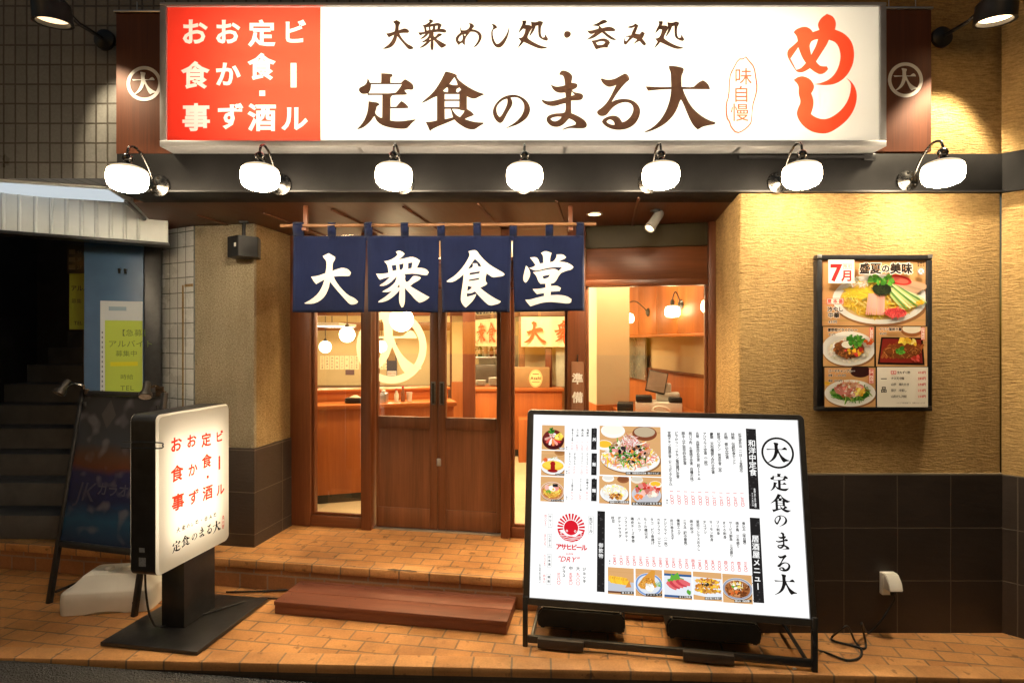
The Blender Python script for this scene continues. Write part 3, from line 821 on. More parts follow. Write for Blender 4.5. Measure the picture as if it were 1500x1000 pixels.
# right-hand stucco wall with dark tile wainscot
w = thing('stucco_wall', 'ochre combed stucco wall with dark tile wainscot right of the entrance', 'wall', (0, WD, 0))
b = MB(); b.prism([(1.295, 0.0), (2.79, 0.0), (2.79, 1.2), (1.50, 1.2), (1.465, 0.92)], 0.9, 2.505, 0.018); b.build('render', M_STUCCO, w)
b = MB(); b.prism([(1.287, -0.010), (2.79, -0.010), (2.79, 1.2), (1.492, 1.2), (1.457, 0.92)], -0.02, 0.9, 0.004); b.build('wainscot', M_WAINSCOT, w)
b = MB(); b.prism([(1.29, -0.006), (2.79, -0.006), (2.79, 0.1), (1.31, 0.1)], 0.9, 0.906); b.build('ledge', plain('ledge_mortar', (0.35, 0.29, 0.19), 0.8), w)
# corner wall at 45 degrees, coming towards the street
w = thing('corner_wall', 'shaded stucco wall turning towards the street at the far right', 'wall', (2.79, WD, 0), R(-45))
b = MB(); b.box((0, 0.0, 0.9), (1.9, 0.3, 2.497)); b.build('render', M_STUCCO, w)
b = MB(); b.box((0, -0.010, -0.02), (1.9, 0.3, 0.9)); b.build('wainscot', M_WAINSCOT, w)
b = MB(); b.box((-0.01, -0.03, 2.497), (1.9, 0.3, 2.717)); b.build('band', M_DARKSTEEL, w)
b = MB(); b.box((0, 0.0, 2.717), (1.9, 0.3, 4.6)); b.build('upper_render', M_STUCCO, w)
# upper stucco and upper pale tile
w = MB(); w.box((-0.2, 3.25, 2.71), (2.95, 3.5, 4.6)); tag(w.build('upper_stucco_wall', M_STUCCO), 'ochre stucco upper wall right of the big lit sign', 'wall')
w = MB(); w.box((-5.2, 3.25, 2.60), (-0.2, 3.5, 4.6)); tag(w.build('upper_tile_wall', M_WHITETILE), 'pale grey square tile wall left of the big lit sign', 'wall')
# dark fascia beam under the sign
w = thing('fascia_beam', 'dark bronze metal fascia beam carrying the round lamps', 'beam', (0, 0, 0))
b = MB(); b.box((-2.235, 3.165, 2.497), (2.792, 3.40, 2.715), 0.003); b.build('casing', M_DARKSTEEL, w)
b = MB(); b.box((-2.235, 3.155, 2.497), (2.79, 3.166, 2.506)); b.build('drip_edge', M_BLACKMETAL, w)
b = MB(); b.box((1.28, 3.150, 2.686), (2.02, 3.164, 2.700)); b.box((1.98, 3.148, 2.672), (2.05, 3.164, 2.712), 0.006); b.build('conduit', M_BLACKMETAL, w)
# soffit boards over the entrance with narrow battens
w = thing('entrance_soffit', 'brown boarded soffit with battens over the entrance', 'soffit', (DO[0], DO[1], 0), -TH)
b = MB()
poly = [(-2.30, 3.40), (2.6, 3.40), (2.6, 4.6), (-2.66, 4.7), (-2.66, 4.2)]
b.prism([loc2(*p) for p in poly], 2.500, 2.54); b.build('boards', M_SOFFIT, w)
for u in (-2.0, -1.52, -1.04, -0.56, -0.08, 0.40, 0.88):
    b = MB(); b.box((u, -0.83, 2.489), (u + 0.016, 0.0, 2.4995), 0.002); b.build('batten', M_SOFFIT, w)
b = MB(); b.tube([(*loc2(-2.33, 3.38), 2.497), (*loc2(-2.68, 4.2), 2.497)], 0.012); b.build('edge_trim', M_BLACKMETAL, w)

# pillar left of the doors
w = thing('entrance_pillar', 'grey stucco pillar with dark tile foot left of the doors', 'pillar', (-1.844, 4.0, 0), -TH)
b = MB(); b.box((-0.475, 0, HP + 0.70), (0, 0.035, 2.499), 0.008); b.build('render', M_STUCCO_GREY, w)
b = MB(); b.box((-0.470, 0.0355, HP + 0.70), (-0.003, 0.499, 2.498)); b.build('side_render', M_STUCCO_WARMLIT, w)
b = MB(); b.box((-0.475, -0.008, HP - 0.01), (0.008, 0.02, HP + 0.70), 0.003); b.build('wainscot', M_WAINSCOT_P, w)
b = MB(); b.box((-0.01, 0.0201, HP - 0.01), (0.008, 0.5, HP + 0.70)); b.build('side_wainscot', M_WAINSCOT_S, w)
b = MB(); b.box((-0.3, 0.50, HP - 0.01), (0.05, 0.62, 2.499), 0.004); b.build('jamb', M_STUCCO_GREY, w)
b = MB(); b.box((0.006, 0.487, HP), (0.026, 0.499, 2.499), 0.003); b.build('channel', M_STEEL, w)
b = MB(); b.box((0.027, 0.490, HP), (0.062, 0.4995, 2.499), 0.003); b.build('dark_channel', M_BLACKMETAL, w)
# white tile column beside it, turned back towards the stair hall
an = math.atan(-0.5)
w = thing('tile_column', 'narrow white glazed tile column beside the grey pillar', 'column', (-2.316, 4.078, 0), an)
b = MB(); b.box((-0.385, 0, HP - 0.01), (-0.001, 0.3, 2.497), 0.004); b.build('tile_face', M_COLTILE, w)
gold = plain('old_tape', (0.30, 0.20, 0.08), 0.6, 0, 0.3, 60)
b = MB(); b.box((-0.135, -0.003, 1.0), (-0.118, -0.0005, 2.07)); b.build('tape_strip', gold, w)
b = MB(); b.box((-0.105, -0.003, 2.055), (-0.01, -0.0005, 2.075)); b.build('tape_strip', gold, w)
b = MB(); b.box((-0.105, -0.003, 1.0), (-0.01, -0.0005, 1.02)); b.build('tape_strip', gold, w)

# ------------------------------------------------------------------ stair hall on the left
# lintel clad in corrugated sheet, set at an angle, with a tube light box under the eave
A0, A1 = Vector((-3.9, 3.06, 0)), Vector((-2.415, 3.93, 0))
hv = (A1 - A0).normalized(); hl = (A1 - A0).length
w = thing('corrugated_lintel', 'white corrugated metal lintel above the dark stair entrance', 'lintel', A0, math.atan2(hv.y, hv.x))
M_CORR = plain('white_sheet_metal', (0.60, 0.64, 0.63), 0.45, 0.1, 0.08, 6)
b = MB()
n = 0; x = 0.0; prof = []
while x < hl - 0.22:
    prof += [(x, 0.0), (x + 0.055, 0.0), (x + 0.062, -0.012), (x + 0.071, -0.012), (x + 0.078, 0.0)]
    x += 0.078
prof += [(hl, 0.0), (hl, 0.12), (0, 0.12)]
b.prism(prof, 2.345, 2.62); b.build('sheet', M_CORR, w)
b = MB(); b.box((0, -0.018, 2.325), (hl + 0.01, 0.12, 2.345), 0.003); b.build('lower_trim', M_BLACKMETAL, w)
b = MB(); b.tube(spline([(0.50, -0.04, 2.60), (0.49, -0.03, 2.55), (0.47, -0.03, 2.46), (0.475, -0.028, 2.36)], 6), 0.006); b.build('wire', M_RODWOOD, w)
b = MB(); b.cyl((0.34, -0.05, 2.60), (0.34, -0.05, 2.545), 0.012); b.cyl((0.34, -0.05, 2.545), (0.335, -0.05, 2.50), 0.017, r2=0.014); b.build('bare_socket', M_DARKSTEEL, w)
# eave sheet over the hall
b = MB(); b.prism([(-5.2, 3.255), (-2.24, 3.255), (-2.24, 3.41), (-2.32, 3.41), (-2.50, 3.89), (-2.66, 4.9), (-5.2, 4.9)], 2.62, 2.66); tag(b.build('hall_eave', plain('eave_grey', (0.30, 0.33, 0.33), 0.6)), 'grey eave sheet above the stair entrance', 'eave')
lt = thing('eave_light', 'long white fluorescent light box under the eave at left', 'light', (-2.98, 3.44, 2.62), math.atan2(hv.y, hv.x) * 0.55)
b = MB(); b.box((-0.75, -0.165, -0.035), (0.50, 0.165, 0.0), 0.004); hs = b.build('housing', M_CORR, lt)
b = MB(); b.box((-0.73, -0.15, -0.043), (0.48, 0.15, -0.0352), 0.003); b.build('diffuser', emit('cool_tube_light', (0.86, 0.95, 1.0), 0.6), hs)
# hall interior: back and side walls, ceiling
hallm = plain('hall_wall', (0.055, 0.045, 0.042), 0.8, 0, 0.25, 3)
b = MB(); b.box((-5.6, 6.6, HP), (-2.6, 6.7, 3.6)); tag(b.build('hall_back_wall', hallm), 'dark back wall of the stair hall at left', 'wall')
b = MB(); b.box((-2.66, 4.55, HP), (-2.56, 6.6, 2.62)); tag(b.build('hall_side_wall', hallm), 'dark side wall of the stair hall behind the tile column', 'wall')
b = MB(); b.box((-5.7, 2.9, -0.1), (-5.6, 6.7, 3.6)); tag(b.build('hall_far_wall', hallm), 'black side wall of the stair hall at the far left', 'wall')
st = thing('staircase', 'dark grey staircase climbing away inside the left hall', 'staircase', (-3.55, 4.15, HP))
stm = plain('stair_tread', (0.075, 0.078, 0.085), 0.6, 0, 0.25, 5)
for k in range(12):
    b = MB(); b.box((-1.4, 0.26 * k, 0.0), (0.34, 0.26 * (k + 1) + (0.0 if k < 11 else 0.3), 0.175 * (k + 1) - 0.001), 0.006); b.build('step', stm, st)
# brown inner wall with notices
iw = MB(); iw.box((-3.20, 4.42, HP), (-2.67, 4.50, 2.32)); tag(iw.build('notice_wall', plain('brown_wall', (0.07, 0.045, 0.035), 0.7, 0, 0.2, 5)), 'brown panel wall behind the blue door at left', 'wall')
b = MB(); b.box((-3.36, 4.38, 1.3), (-3.12, 4.415, 2.34)); tag(b.build('board_panel', plain('dark_board', (0.05, 0.036, 0.03), 0.7, 0, 0.2, 5)), 'dark brown board carrying the notices left of the blue door', 'board')
# ------------------------------------------------------------------ glazed shopfront (local frame: x along the front, y into the shop)
sf = thing('shopfront', 'red-brown timber shopfront with glazed sliding doors and side windows', 'shopfront', (DO[0], DO[1], 0), -TH)
ZH, ZT, ZC = 2.056, 2.285, 2.499
def fr(x0, x1, z0, z1, y0=-0.06, y1=0.06, name='frame', mat=None, bev=0.004):
    b = MB(); b.box((x0, y0, z0), (x1, y1, z1), bev); return b.build(name, mat or (M_FRAMEWOOD if (z1 - z0) > (x1 - x0) else M_FRAMEWOOD_H), sf)
UL, UG0, UG1, UP, UD1, UM, UD2, UR0, UK0, UK1, UW1, UE = -1.79, -1.583, -1.177, -1.085, -1.08, -0.579, -0.086, 0.003, 0.422, 0.553, 1.387, 1.49
ZB = HP
fr(UL, UG0 - 0.03, ZB, ZC, name='post')
fr(UG1, UP - 0.012, ZB, ZC, -0.075, 0.06, name='post')
fr(UD2 + 0.012, UR0 - 0.004, ZB, ZC, -0.075, 0.06, name='post')
fr(UK0, UK1, ZB, ZC, -0.07, 0.06, name='post')
fr(UW1 + 0.028, UE, ZB, ZC, name='post')
# sills and heads of the fixed lights
for x0, x1, zb in ((UG0 - 0.0285, UG1 - 0.0015, 0.275), (UR0 - 0.0025, UK0 - 0.0015, 0.265), (UK1 + 0.0015, UW1 + 0.0265, 0.265)):
    fr(x0, x1, ZB, zb, -0.05, 0.05, 'sill_rail')
    fr(x0, x1, ZH, ZH + 0.045, -0.05, 0.05, 'head_rail')
    w = fr(x0, x1, zb + 0.0015, ZH - 0.0015, -0.002, 0.002, 'window', M_GLASS, 0)
    bd = MB()
    for a, c in ((x0, x0 + 0.022), (x1 - 0.022, x1)):
        bd.box((a, -0.03, zb + 0.002), (c, -0.003, ZH - 0.002), 0.003)
    bd.box((x0 + 0.0225, -0.03, zb + 0.002), (x1 - 0.0225, -0.003, zb + 0.02), 0.003)
    bd.build('bead', M_FRAMEWOOD, w)
# door head, panels and transom lights above
fr(UP - 0.0105, UD2 + 0.0105, ZH, ZH + 0.045, -0.05, 0.05, 'head_rail')
spans = ((UG0 - 0.0285, UG1 - 0.0015), (UP - 0.0105, UD2 + 0.0105), (UR0 - 0.0025, UK0 - 0.0015))
for x0, x1 in spans:
    fr(x0, x1, ZH + 0.0465, ZT - 0.03, -0.02, 0.02, 'header_panel', M_FRAMEWOOD_H)
    fr(x0, x1, ZT - 0.0285, ZT, -0.05, 0.05, 'transom_rail')
    fr(x0, x1, ZT + 0.0015, ZC - 0.001, -0.002, 0.002, 'transom_window', M_GLASS, 0)
fr(UK1 + 0.0015, UW1 + 0.0265, ZH + 0.0465, 2.335, -0.02, 0.02, 'header_panel', M_FRAMEWOOD_H)
fr(UK1 + 0.0015, UW1 + 0.0265, 2.3365, ZC - 0.001, -0.03, 0.02, 'dark_panel', plain('olive_panel', (0.045, 0.035, 0.014), 0.6, 0, 0.2, 4))
# threshold
fr(UP - 0.0105, UD2 + 0.0105, ZB - 0.003, ZB + 0.010, -0.03, 0.07, 'threshold', M_STEEL, 0.002)

def leaf(x0, x1, hinge):
    d = bpy.data.objects.new('door', None); C.objects.link(d); d.parent = sf
    st = 0.062; st0 = 0.014 if hinge < 0 else 0.062; st1 = 0.062 if hinge < 0 else 0.03
    y0, y1 = -0.012, 0.028
    z0, zg, zt = HP + 0.014, 1.068, ZH - 0.003
    each('stile', M_DOORWOOD, d, [((x0, y0, z0), (x0 + st0, y1, zt)), ((x1 - st1, y0, z0), (x1, y1, zt))])
    each('rail', M_DOORWOOD, d, [((x0 + st0 + 0.0005, y0 + 0.001, za), (x1 - st1 - 0.0005, y1 - 0.001, zc)) for za, zc in ((z0, z0 + 0.155), (zg - 0.09, zg), (zt - 0.07, zt))])
    b = MB(); b.box((x0 + st0 + 0.001, y0 + 0.010, z0 + 0.156), (x1 - st1 - 0.001, y1 - 0.010, zg - 0.091)); b.build('lower_panel', M_DOORWOOD, d)
    b = MB(); b.box((x0 + st0 + 0.001, 0.004, zg + 0.0005), (x1 - st1 - 0.001, 0.008, zt - 0.071)); b.build('pane', M_GLASS, d)
    # recessed pull
    hx = x1 - 0.033 if hinge < 0 else x0 + 0.033
    b = MB(); b.box((hx - 0.019, y0 - 0.006, 1.165), (hx + 0.019, y0 - 0.0005, 1.345), 0.003)
    hm = plain('worn_handle_metal', (0.16, 0.155, 0.145), 0.4, 0.8, 0.3, 60)
    b.build('handle', hm, d)
    b = MB(); b.box((hx - 0.010, y0 - 0.008, 1.178), (hx + 0.010, y0 - 0.0065, 1.332)); b.build('handle_grip', M_BLACKMETAL, d)
    return d
d1 = leaf(UD1, UM - 0.0015, -1)
d2 = leaf(UM + 0.0015, UD2 - 0.001, 1)
b = MB(); b.box((UM - 0.006, -0.022, 0.695), (UM + 0.028, -0.013, 0.755), 0.006); b.build('lock', M_STEEL, d2)
# cream ring mark on the first door's glass (it runs behind the stile onto the side light's glass)
def frost():
    m, nt, bs, out = new_mat('cream_film')
    t = N(nt, 'ShaderNodeBsdfTranslucent'); t.inputs[0].default_value = (0.97, 0.94, 0.84, 1)
    tr = N(nt, 'ShaderNodeBsdfTransparent'); tr.inputs[0].default_value = (0.95, 0.90, 0.75, 1)
    mx = N(nt, 'ShaderNodeMixShader'); mx.inputs[0].default_value = 0.8
    nt.links.new(tr.outputs[0], mx.inputs[1]); nt.links.new(t.outputs[0], mx.inputs[2]); nt.links.new(mx.outputs[0], out.inputs[0]); nt.nodes.remove(bs)
    return m
M_FROST = frost()
def ring_mark(cx, cz, r, rin, y, ch, size, parent, mat, clip=None, M=None, name='emblem', dz=0.0, sx=1.0):
    n = 72
    loops = [[(cx + r * math.cos(2 * math.pi * k / n), cz + r * math.sin(2 * math.pi * k / n)) for k in range(n)],
             [(cx + rin * math.cos(2 * math.pi * k / n), cz + rin * math.sin(2 * math.pi * k / n)) for k in range(n)]]
    b = MB()
    tris = []
    v, f = cdt(loops); tris.append((v, f))
    for (gv, gf), c in brush(ch):
        tris.append(([(cx + x * size * sx, cz + dz + z * size) for x, z in gv], gf))
    for k, (v, f) in enumerate(tris):
        vs = [b.bm.verts.new((x, y - 0.0003 * k, z)) for x, z in v]
        for t in f:
            try: b.bm.faces.new([vs[i] for i in t])
            except ValueError: pass
    if clip:
        for co, no in clip:
            g = b.bm.verts[:] + b.bm.edges[:] + b.bm.faces[:]
            bmesh.ops.bisect_plane(b.bm, geom=g, plane_co=co, plane_no=no, clear_outer=True)
    return b.build(name, mat, parent, M)
ec = MTI @ hit(573, 508, (DO[0], DO[1], 0), (VX, VY, 0))
er = 0.288
zg, zt = 1.068, ZH - 0.003
ring_mark(ec.x, ec.z, er, er * 0.80, 0.003, '大', er * 1.72, d1, M_FROST, [((UD1 + 0.016, 0, 0), (-1, 0, 0)), ((UM - 0.066, 0, 0), (1, 0, 0)), ((0, 0, zt - 0.072), (0, 0, 1))])
ring_mark(ec.x, ec.z, er, er * 0.80, -0.0035, '大', er * 1.72, sf, M_FROST, [((UG1 - 0.026, 0, 0), (1, 0, 0))])

# hanging wooden plaque on the post
def plaque():
    o = hit(846, 529, (DO[0], DO[1], 0), (VX, VY, 0)); l = MTI @ o
    t = thing('hanging_plaque', 'pale vertical wooden plaque with white writing hung on the door post', 'plaque', MT @ Vector((l.x + 0.004, -0.085, l.z)), -TH)
    pw = wood('plaque_wood', (0.20, 0.085, 0.04), (0.34, 0.16, 0.085), (20, 20, 1.6), 0.5)
    b = MB(); b.box((-0.045, 0, -0.56), (0.045, 0.014, 0.0), 0.002); b.build('board', pw, t)
    b = MB(); b.cyl((0, 0.004, 0.035), (0, 0.004, -0.01), 0.004); b.cyl((0, 0.012, 0.045), (0, -0.005, 0.045), 0.006); b.build('hook', M_BLACKMETAL, t)
    p = Print()
    for i, ch in enumerate('準備中'):
        p.glyph(ch, 0, -0.125 - i * 0.135, 0.082, (0.86, 0.85, 0.82), 0.03)
    p.build('lettering', print_mat('plaque_ink', 'paper'), t, face_frame((0, -0.0008, 0), (1, 0, 0), (0, 0, 1)))
plaque()

# ------------------------------------------------------------------ curtain rod and divided curtain
ND = 3.47
NY = ND
k_ = NY / F
def nx(px): return (px - CX) * k_
def nz(py): return EYE - (py - CY) * k_
rod = thing('curtain_rod', 'slim wooden curtain rod hung from the soffit by two brackets', 'rod', (0, NY, nz(331)))
b = MB(); b.cyl((nx(411), 0, 0), (nx(873), 0, 0.012), 0.011, 14); b.build('pole', M_RODWOOD, rod)
for px in (446, 836):
    b = MB(); b.box((nx(px) - 0.013, 0.012, -0.03), (nx(px) + 0.013, 0.036, 2.4995 - nz(331)), 0.003); b.box((nx(px) - 0.013, -0.014, -0.03), (nx(px) + 0.013, 0.0115, -0.012), 0.002)
    b.build('bracket', M_FRAMEWOOD, rod)
def wave(x):
    return 0.016 * math.sin(x * 10.0 + 0.6) + 0.009 * math.sin(x * 25.0 + 1.3)
def noren_mat():
    m, nt, bs, out = new_mat('indigo_cloth')
    co = coords(nt)
    w = N(nt, 'ShaderNodeTexNoise'); w.inputs['Scale'].default_value = 260; nt.links.new(coords(nt, (1, 1, 0.35)), w.inputs['Vector'])
    c = ramp(nt, noise(nt, co, 5, 5), ((0.3, (0.0038, 0.0078, 0.035)), (0.7, (0.0062, 0.0118, 0.050))))
    nt.links.new(c, bs.inputs['Base Color']); bs.inputs['Roughness'].default_value = 0.9; bs.inputs['Specular IOR Level'].default_value = 0.15
    bs.inputs['Sheen Weight'].default_value = 0.15
    cr = noise(nt, coords(nt, (9, 1, 2.0)), 1.5, 3, 0.5)
    q_ = bump(nt, cr, 0.5, 0.02, bs)
    bump(nt, w.outputs['Fac'], 0.5, 0.002, bs, q_)
    return m
M_CLOTH = noren_mat()
M_CLOTHINK = plain('white_cloth_print', (0.80, 0.74, 0.70), 0.9, 0, 0.04, 8)
nr = thing('divided_curtain', 'navy blue four-panel shop curtain with big white characters over the doors', 'curtain', (0, NY, 0))
edges = [430, 537.5, 644, 750, 855.5]
zb = [(457.5, 457.5), (457, 457.5), (457.5, 457), (456.5, 455.5)]
zt_ = nz(345.5)
for i, ch in enumerate(('大n', '衆n', '食n', '堂n')):
    x0, x1 = nx(edges[i]) + (0.004 if i else 0), nx(edges[i + 1]) - (0.003 if i < 3 else 0)
    b = MB(); nxs, nzs = 26, 22
    g = []
    for j in range(nzs + 1):
        t = j / nzs
        row = []
        for q in range(nxs + 1):
            s = q / nxs
            zlo = nz(zb[i][0]) * (1 - s) + nz(zb[i][1]) * s
            z = zt_ * (1 - t) + zlo * t
            open_ = max(0.0, t - 0.14)
            x = x0 + (x1 - x0) * s
            x += open_ * (0.012 * (1 - s) if i else 0.0) - open_ * (0.012 * s if i < 3 else 0.0)
            row.append(b.bm.verts.new((x, wave(x) * (0.3 + 0.9 * t), z)))
        g.append(row)
    for j in range(nzs):
        for q in range(nxs):
            f = b.bm.faces.new((g[j][q], g[j][q + 1], g[j + 1][q + 1], g[j + 1][q])); f.smooth = True
    # loops over the rod
    for lx in ((edges[i] + edges[i + 1]) / 2 - 51 + (0 if i else 6), (edges[i] + edges[i + 1]) / 2 + 2) + ((edges[4] - 6,) if i == 3 else ()):
        xa, xb = nx(lx - 5.5), nx(lx + 5.5)
        if i == 0 and lx < 440: xa = nx(430)
        pts = [(0.004, zt_ - 0.03), (-0.004, zt_), (-0.013, nz(331)), (-0.008, nz(327.5) + 0.004), (0.004, nz(326.5) + 0.004), (0.014, nz(329)), (0.015, nz(335)), (0.010, zt_ - 0.02)]
        for (ya, za), (yb, zb2) in zip(pts, pts[1:]):
            b.quad((xa, ya + wave(xa) * 0.3, za), (xb, ya + wave(xb) * 0.3, za), (xb, yb + wave(xb) * 0.3, zb2), (xa, yb + wave(xa) * 0.3, zb2))
    cl = b.build('cloth', M_CLOTH, nr)
    sm = cl.modifiers.new('thickness', 'SOLIDIFY'); sm.thickness = 0.0015; sm.offset = 1
    # the character, bent with the cloth
    org = {'大n': (430, 350), '衆n': (430, 350), '食n': (640, 350), '堂n': (640, 350)}[ch]
    loops = []
    for comp in BR[ch]:
        loops += [[(nx(org[0] + x / 6.818), nz(org[1] + y / 6.818)) for x, y in smooth_loop(l, 1)] for l in comp]
    v, f = cdt(loops, 0.012)
    zlo = nz(457)
    b = MB()
    vs = [b.bm.verts.new((x, wave(x) * (0.3 + 0.9 * (zt_ - z) / (zt_ - zlo)) - 0.003, z)) for x, z in v]
    for t in f:
        q = b.bm.faces.new([vs[k] for k in t]); q.smooth = True
    b.build('lettering', M_CLOTHINK, cl)

# ------------------------------------------------------------------ big lit sign
SD = 3.05
ks = SD / F
def sx_(px): return (px - CX) * ks
def sz_(py): return EYE - (py - CY) * ks
sg = thing('shop_sign', 'wide backlit shop sign with red and white face above the entrance', 'sign', (0, SD, 0))
X0, X1, Z0, Z1 = sx_(233.5), sx_(1299), sz_(214.5), sz_(3)
fw = 0.036
b = MB()
b.box((X0, 0, Z0), (X1, 0.16, Z0 + fw - 0.002), 0.004); b.box((X0, 0, Z1 - 0.02), (X1, 0.16, Z1), 0.004)
b.box((X0, 0.0005, Z0 + fw), (X0 + fw, 0.16, Z1 - 0.021), 0.004); b.box((X1 - fw, 0.0005, Z0 + fw), (X1, 0.16, Z1 - 0.021), 0.004)
sfm = b.build('frame', M_SIGNFRAME, sg)
b = MB(); b.box((X0 + 0.005, 0.161, Z0 + 0.004), (X1 - 0.005, 0.19, Z1 - 0.004)); b.build('back_plate', M_PLASTIC_WHT, sg)
each('joint', M_STEEL, sfm, [((sx_(px) - 0.008, 0.004, Z0 - 0.0025), (sx_(px) + 0.008, 0.155, Z0 - 0.0004)) for px in (524, 829, 1085)], None, 0)
b = MB(); b.box((X0 + fw - 0.006, 0.012, Z0 + fw - 0.006), (X1 - fw + 0.006, 0.016, Z1 - 0.016)); b.build('face', translucent('white_acrylic', (0.87, 0.84, 0.77)), sg)
tb = emit('sign_tube', (1.0, 0.95, 0.86), SIGN_L)
for z in (0.24, 0.50, 0.76):
    for j in range(4):
        xa = X0 + 0.34 + j * (X1 - X0 - 0.64) / 4
        b = MB(); b.cyl((xa, 0.10, Z0 + z * (Z1 - Z0)), (xa + (X1 - X0 - 0.64) / 4 - 0.05, 0.10, Z0 + z * (Z1 - Z0)), 0.013, 10)
        b.build('tube', tb, sg)
# inks: red field with the white words cut out of it, brown brush words, red seal
M_INK = print_mat('sign_ink', 'ink')
RED = (0.74, 0.040, 0.022); BRN = (0.0068, 0.0033, 0.0020); ORG = (0.85, 0.050, 0.020)
p = Print(0.0002)
fx0, fx1, fz0, fz1 = sx_(242), sx_(468.5), sz_(206.5), sz_(9)
loops = [[(fx0, fz0), (fx1, fz0), (fx1, fz1), (fx0, fz1)]]
def add_font(ch, px, py, size, off=0.03, rot=False, sxx=1.0):
    for l in font_glyph(ch, off, False):
        q = [(x - 0.5, y - 0.36) for x, y in l]
        if rot: q = [(y, -x) for x, y in q]
        loops.append([(sx_(px) + x * size * ks * sxx, sz_(py) + y * size * ks) for x, y in q])
for ch, px, py, s in (('お', 283, 46, 40), ('食', 284, 109.5, 41), ('事', 285.5, 171.5, 42), ('お', 331.5, 46, 39), ('か', 332, 108, 38), ('ず', 336, 170, 40),
                      ('定', 382, 48, 40), ('食', 381.5, 97, 40), ('酒', 382.5, 171.5, 42), ('ビ', 430, 46, 37), ('ル', 430, 173, 40)):
    add_font(ch, px, py, s)
for x0, y0, x1, y1 in ((424.5, 91, 433, 127), (378.5, 131.5, 387, 139.5)):
    loops.append([(sx_(x0), sz_(y1)), (sx_(x1), sz_(y1)), (sx_(x1), sz_(y0)), (sx_(x0), sz_(y0))])
v, f = cdt(loops)
p.mesh(v, f, RED)
def put(ch, org, sc, col):
    for comp in BR[ch]:
        lp = [[(sx_(org[0] + x / sc), sz_(org[1] + y / sc)) for x, y in smooth_loop(l, 2 if ch[-1] == 'b' else 1)] for l in comp]
        vv, ff = tri(lp); p.mesh(vv, ff, col)
for ch, ox in (('定', 510), ('食', 510), ('の', 700), ('ま', 700), ('る', 870), ('大', 870)):
    put(ch, (ox, 90), 7.5, BRN)
k2 = 6.818 / 6.25
def put_at(ch, px, py, w, col):
    for (gv, gf), c in brush(ch):
        p.mesh([(sx_(px + x * w), sz_(py - y * w)) for x, y in gv], gf, col)
put_at('大n', 582.5, 49.5, 46, BRN); put_at('衆n', 633, 50, 46, BRN)
put('めs', (540, 15), 6.25, BRN); put('しs', (540, 15), 6.25, BRN)
put_at('処', 780.5, 49.5, 46, BRN); put('・', (780, 15), 6.25, BRN); put('呑', (780, 15), 6.25, BRN); put('み', (780, 15), 6.25, BRN); put('処', (780, 15), 6.25, BRN)
put('めb', (1050, 10), 5.0, ORG); put('しb', (1050, 10), 5.0, ORG)
cl = smooth_loop(CLOUD, 1, 70)
ccx, ccy = 190, 640
v, f = cdt([[(sx_(1050 + x / 5), sz_(10 + y / 5)) for x, y in cl], [(sx_(1050 + (ccx + (x - ccx) * 0.90) / 5), sz_(10 + (ccy + (y - ccy) * 0.962) / 5)) for x, y in cl]])
p.mesh(v, f, ORG)
for ch, px, py, s in (('味', 1090, 111, 27), ('自', 1087, 137, 26), ('慢', 1085, 164, 28)):
    p.glyph(ch, sx_(px), sz_(py), s * ks, ORG, 0.008)
p.build('lettering', M_INK, sg, face_frame((0, 0.0115, 0), (1, 0, 0), (0, 0, 1)))

# wooden side boards with the ring mark
M_RING = plain('white_paint', (0.86, 0.85, 0.84), 0.5, 0, 0.04, 8)
for px0, px1, mx, my, nm in ((170, 250, 211.5, 123, 'dark wooden board with white ring mark at the left end of the lit sign'), (1285, 1364.5, 1326, 117.5, 'dark wooden board with white ring mark at the right end of the lit sign')):
    d = 3.17; kd = d / F
    t = thing('mark_board', nm, 'signboard', (0, d, 0), group='ring mark boards beside the sign')
    xa, xb = (px0 - CX) * kd, (px1 - CX) * kd
    za, zb_ = EYE - (227 - CY) * kd, EYE - (20 - CY) * kd
    if px0 > 700: za, zb_ = EYE - (222 - CY) * kd, EYE - (15 - CY) * kd
    za = max(za, 2.7165)
    b = MB(); b.box((xa, 0, za), (xb, 0.075, zb_), 0.003); b.build('board', M_SIGNWOOD, t)
    b = MB(); b.box((xa - 0.008, -0.012, zb_ + 0.001), (xb + 0.004, 0.08, zb_ + 0.014), 0.003); b.build('cap', M_STEEL, t)
    ring_mark((mx - CX) * kd, EYE - (my - CY) * kd, 25.6 * kd, 20.6 * kd, -0.002, '大', 36.5 * kd, t, M_RING)
    for q in (0.3, 0.8):
        b = MB(); b.cyl((xa + (xb - xa) * q, 0.04, zb_ + 0.015), (xa + (xb - xa) * q, 0.04, zb_ + 0.09), 0.003, 8); b.build('hanger', M_STEEL, t)

# ------------------------------------------------------------------ seven round goose-neck lamps
LAMPCOL = (1.0, 0.80, 0.54)
def opal():
    # emission graded by height: strong below, the crown's shading put into the glow
    m, nt, bs, out = new_mat('lit_opal_glass')
    e = N(nt, 'ShaderNodeEmission'); e.inputs[0].default_value = (*LAMPCOL, 1)
    sp = N(nt, 'ShaderNodeSeparateXYZ'); tc = N(nt, 'ShaderNodeTexCoord'); nt.links.new(tc.outputs['Object'], sp.inputs[0])
    mr = N(nt, 'ShaderNodeMapRange'); mr.inputs[1].default_value = 0.012; mr.inputs[2].default_value = -0.085; mr.inputs[3].default_value = 0.75; mr.inputs[4].default_value = LAMP_L
    nt.links.new(sp.outputs[2], mr.inputs[0]); nt.links.new(mr.outputs[0], e.inputs[1]); nt.links.new(e.outputs[0], out.inputs[0]); nt.nodes.remove(bs)
    return m
M_SHADE = opal()
lamp_px = [(187, 262), (381, 260), (577, 258.5), (768.5, 258.5), (968, 257.5), (1174.5, 257), (1381, 254)]
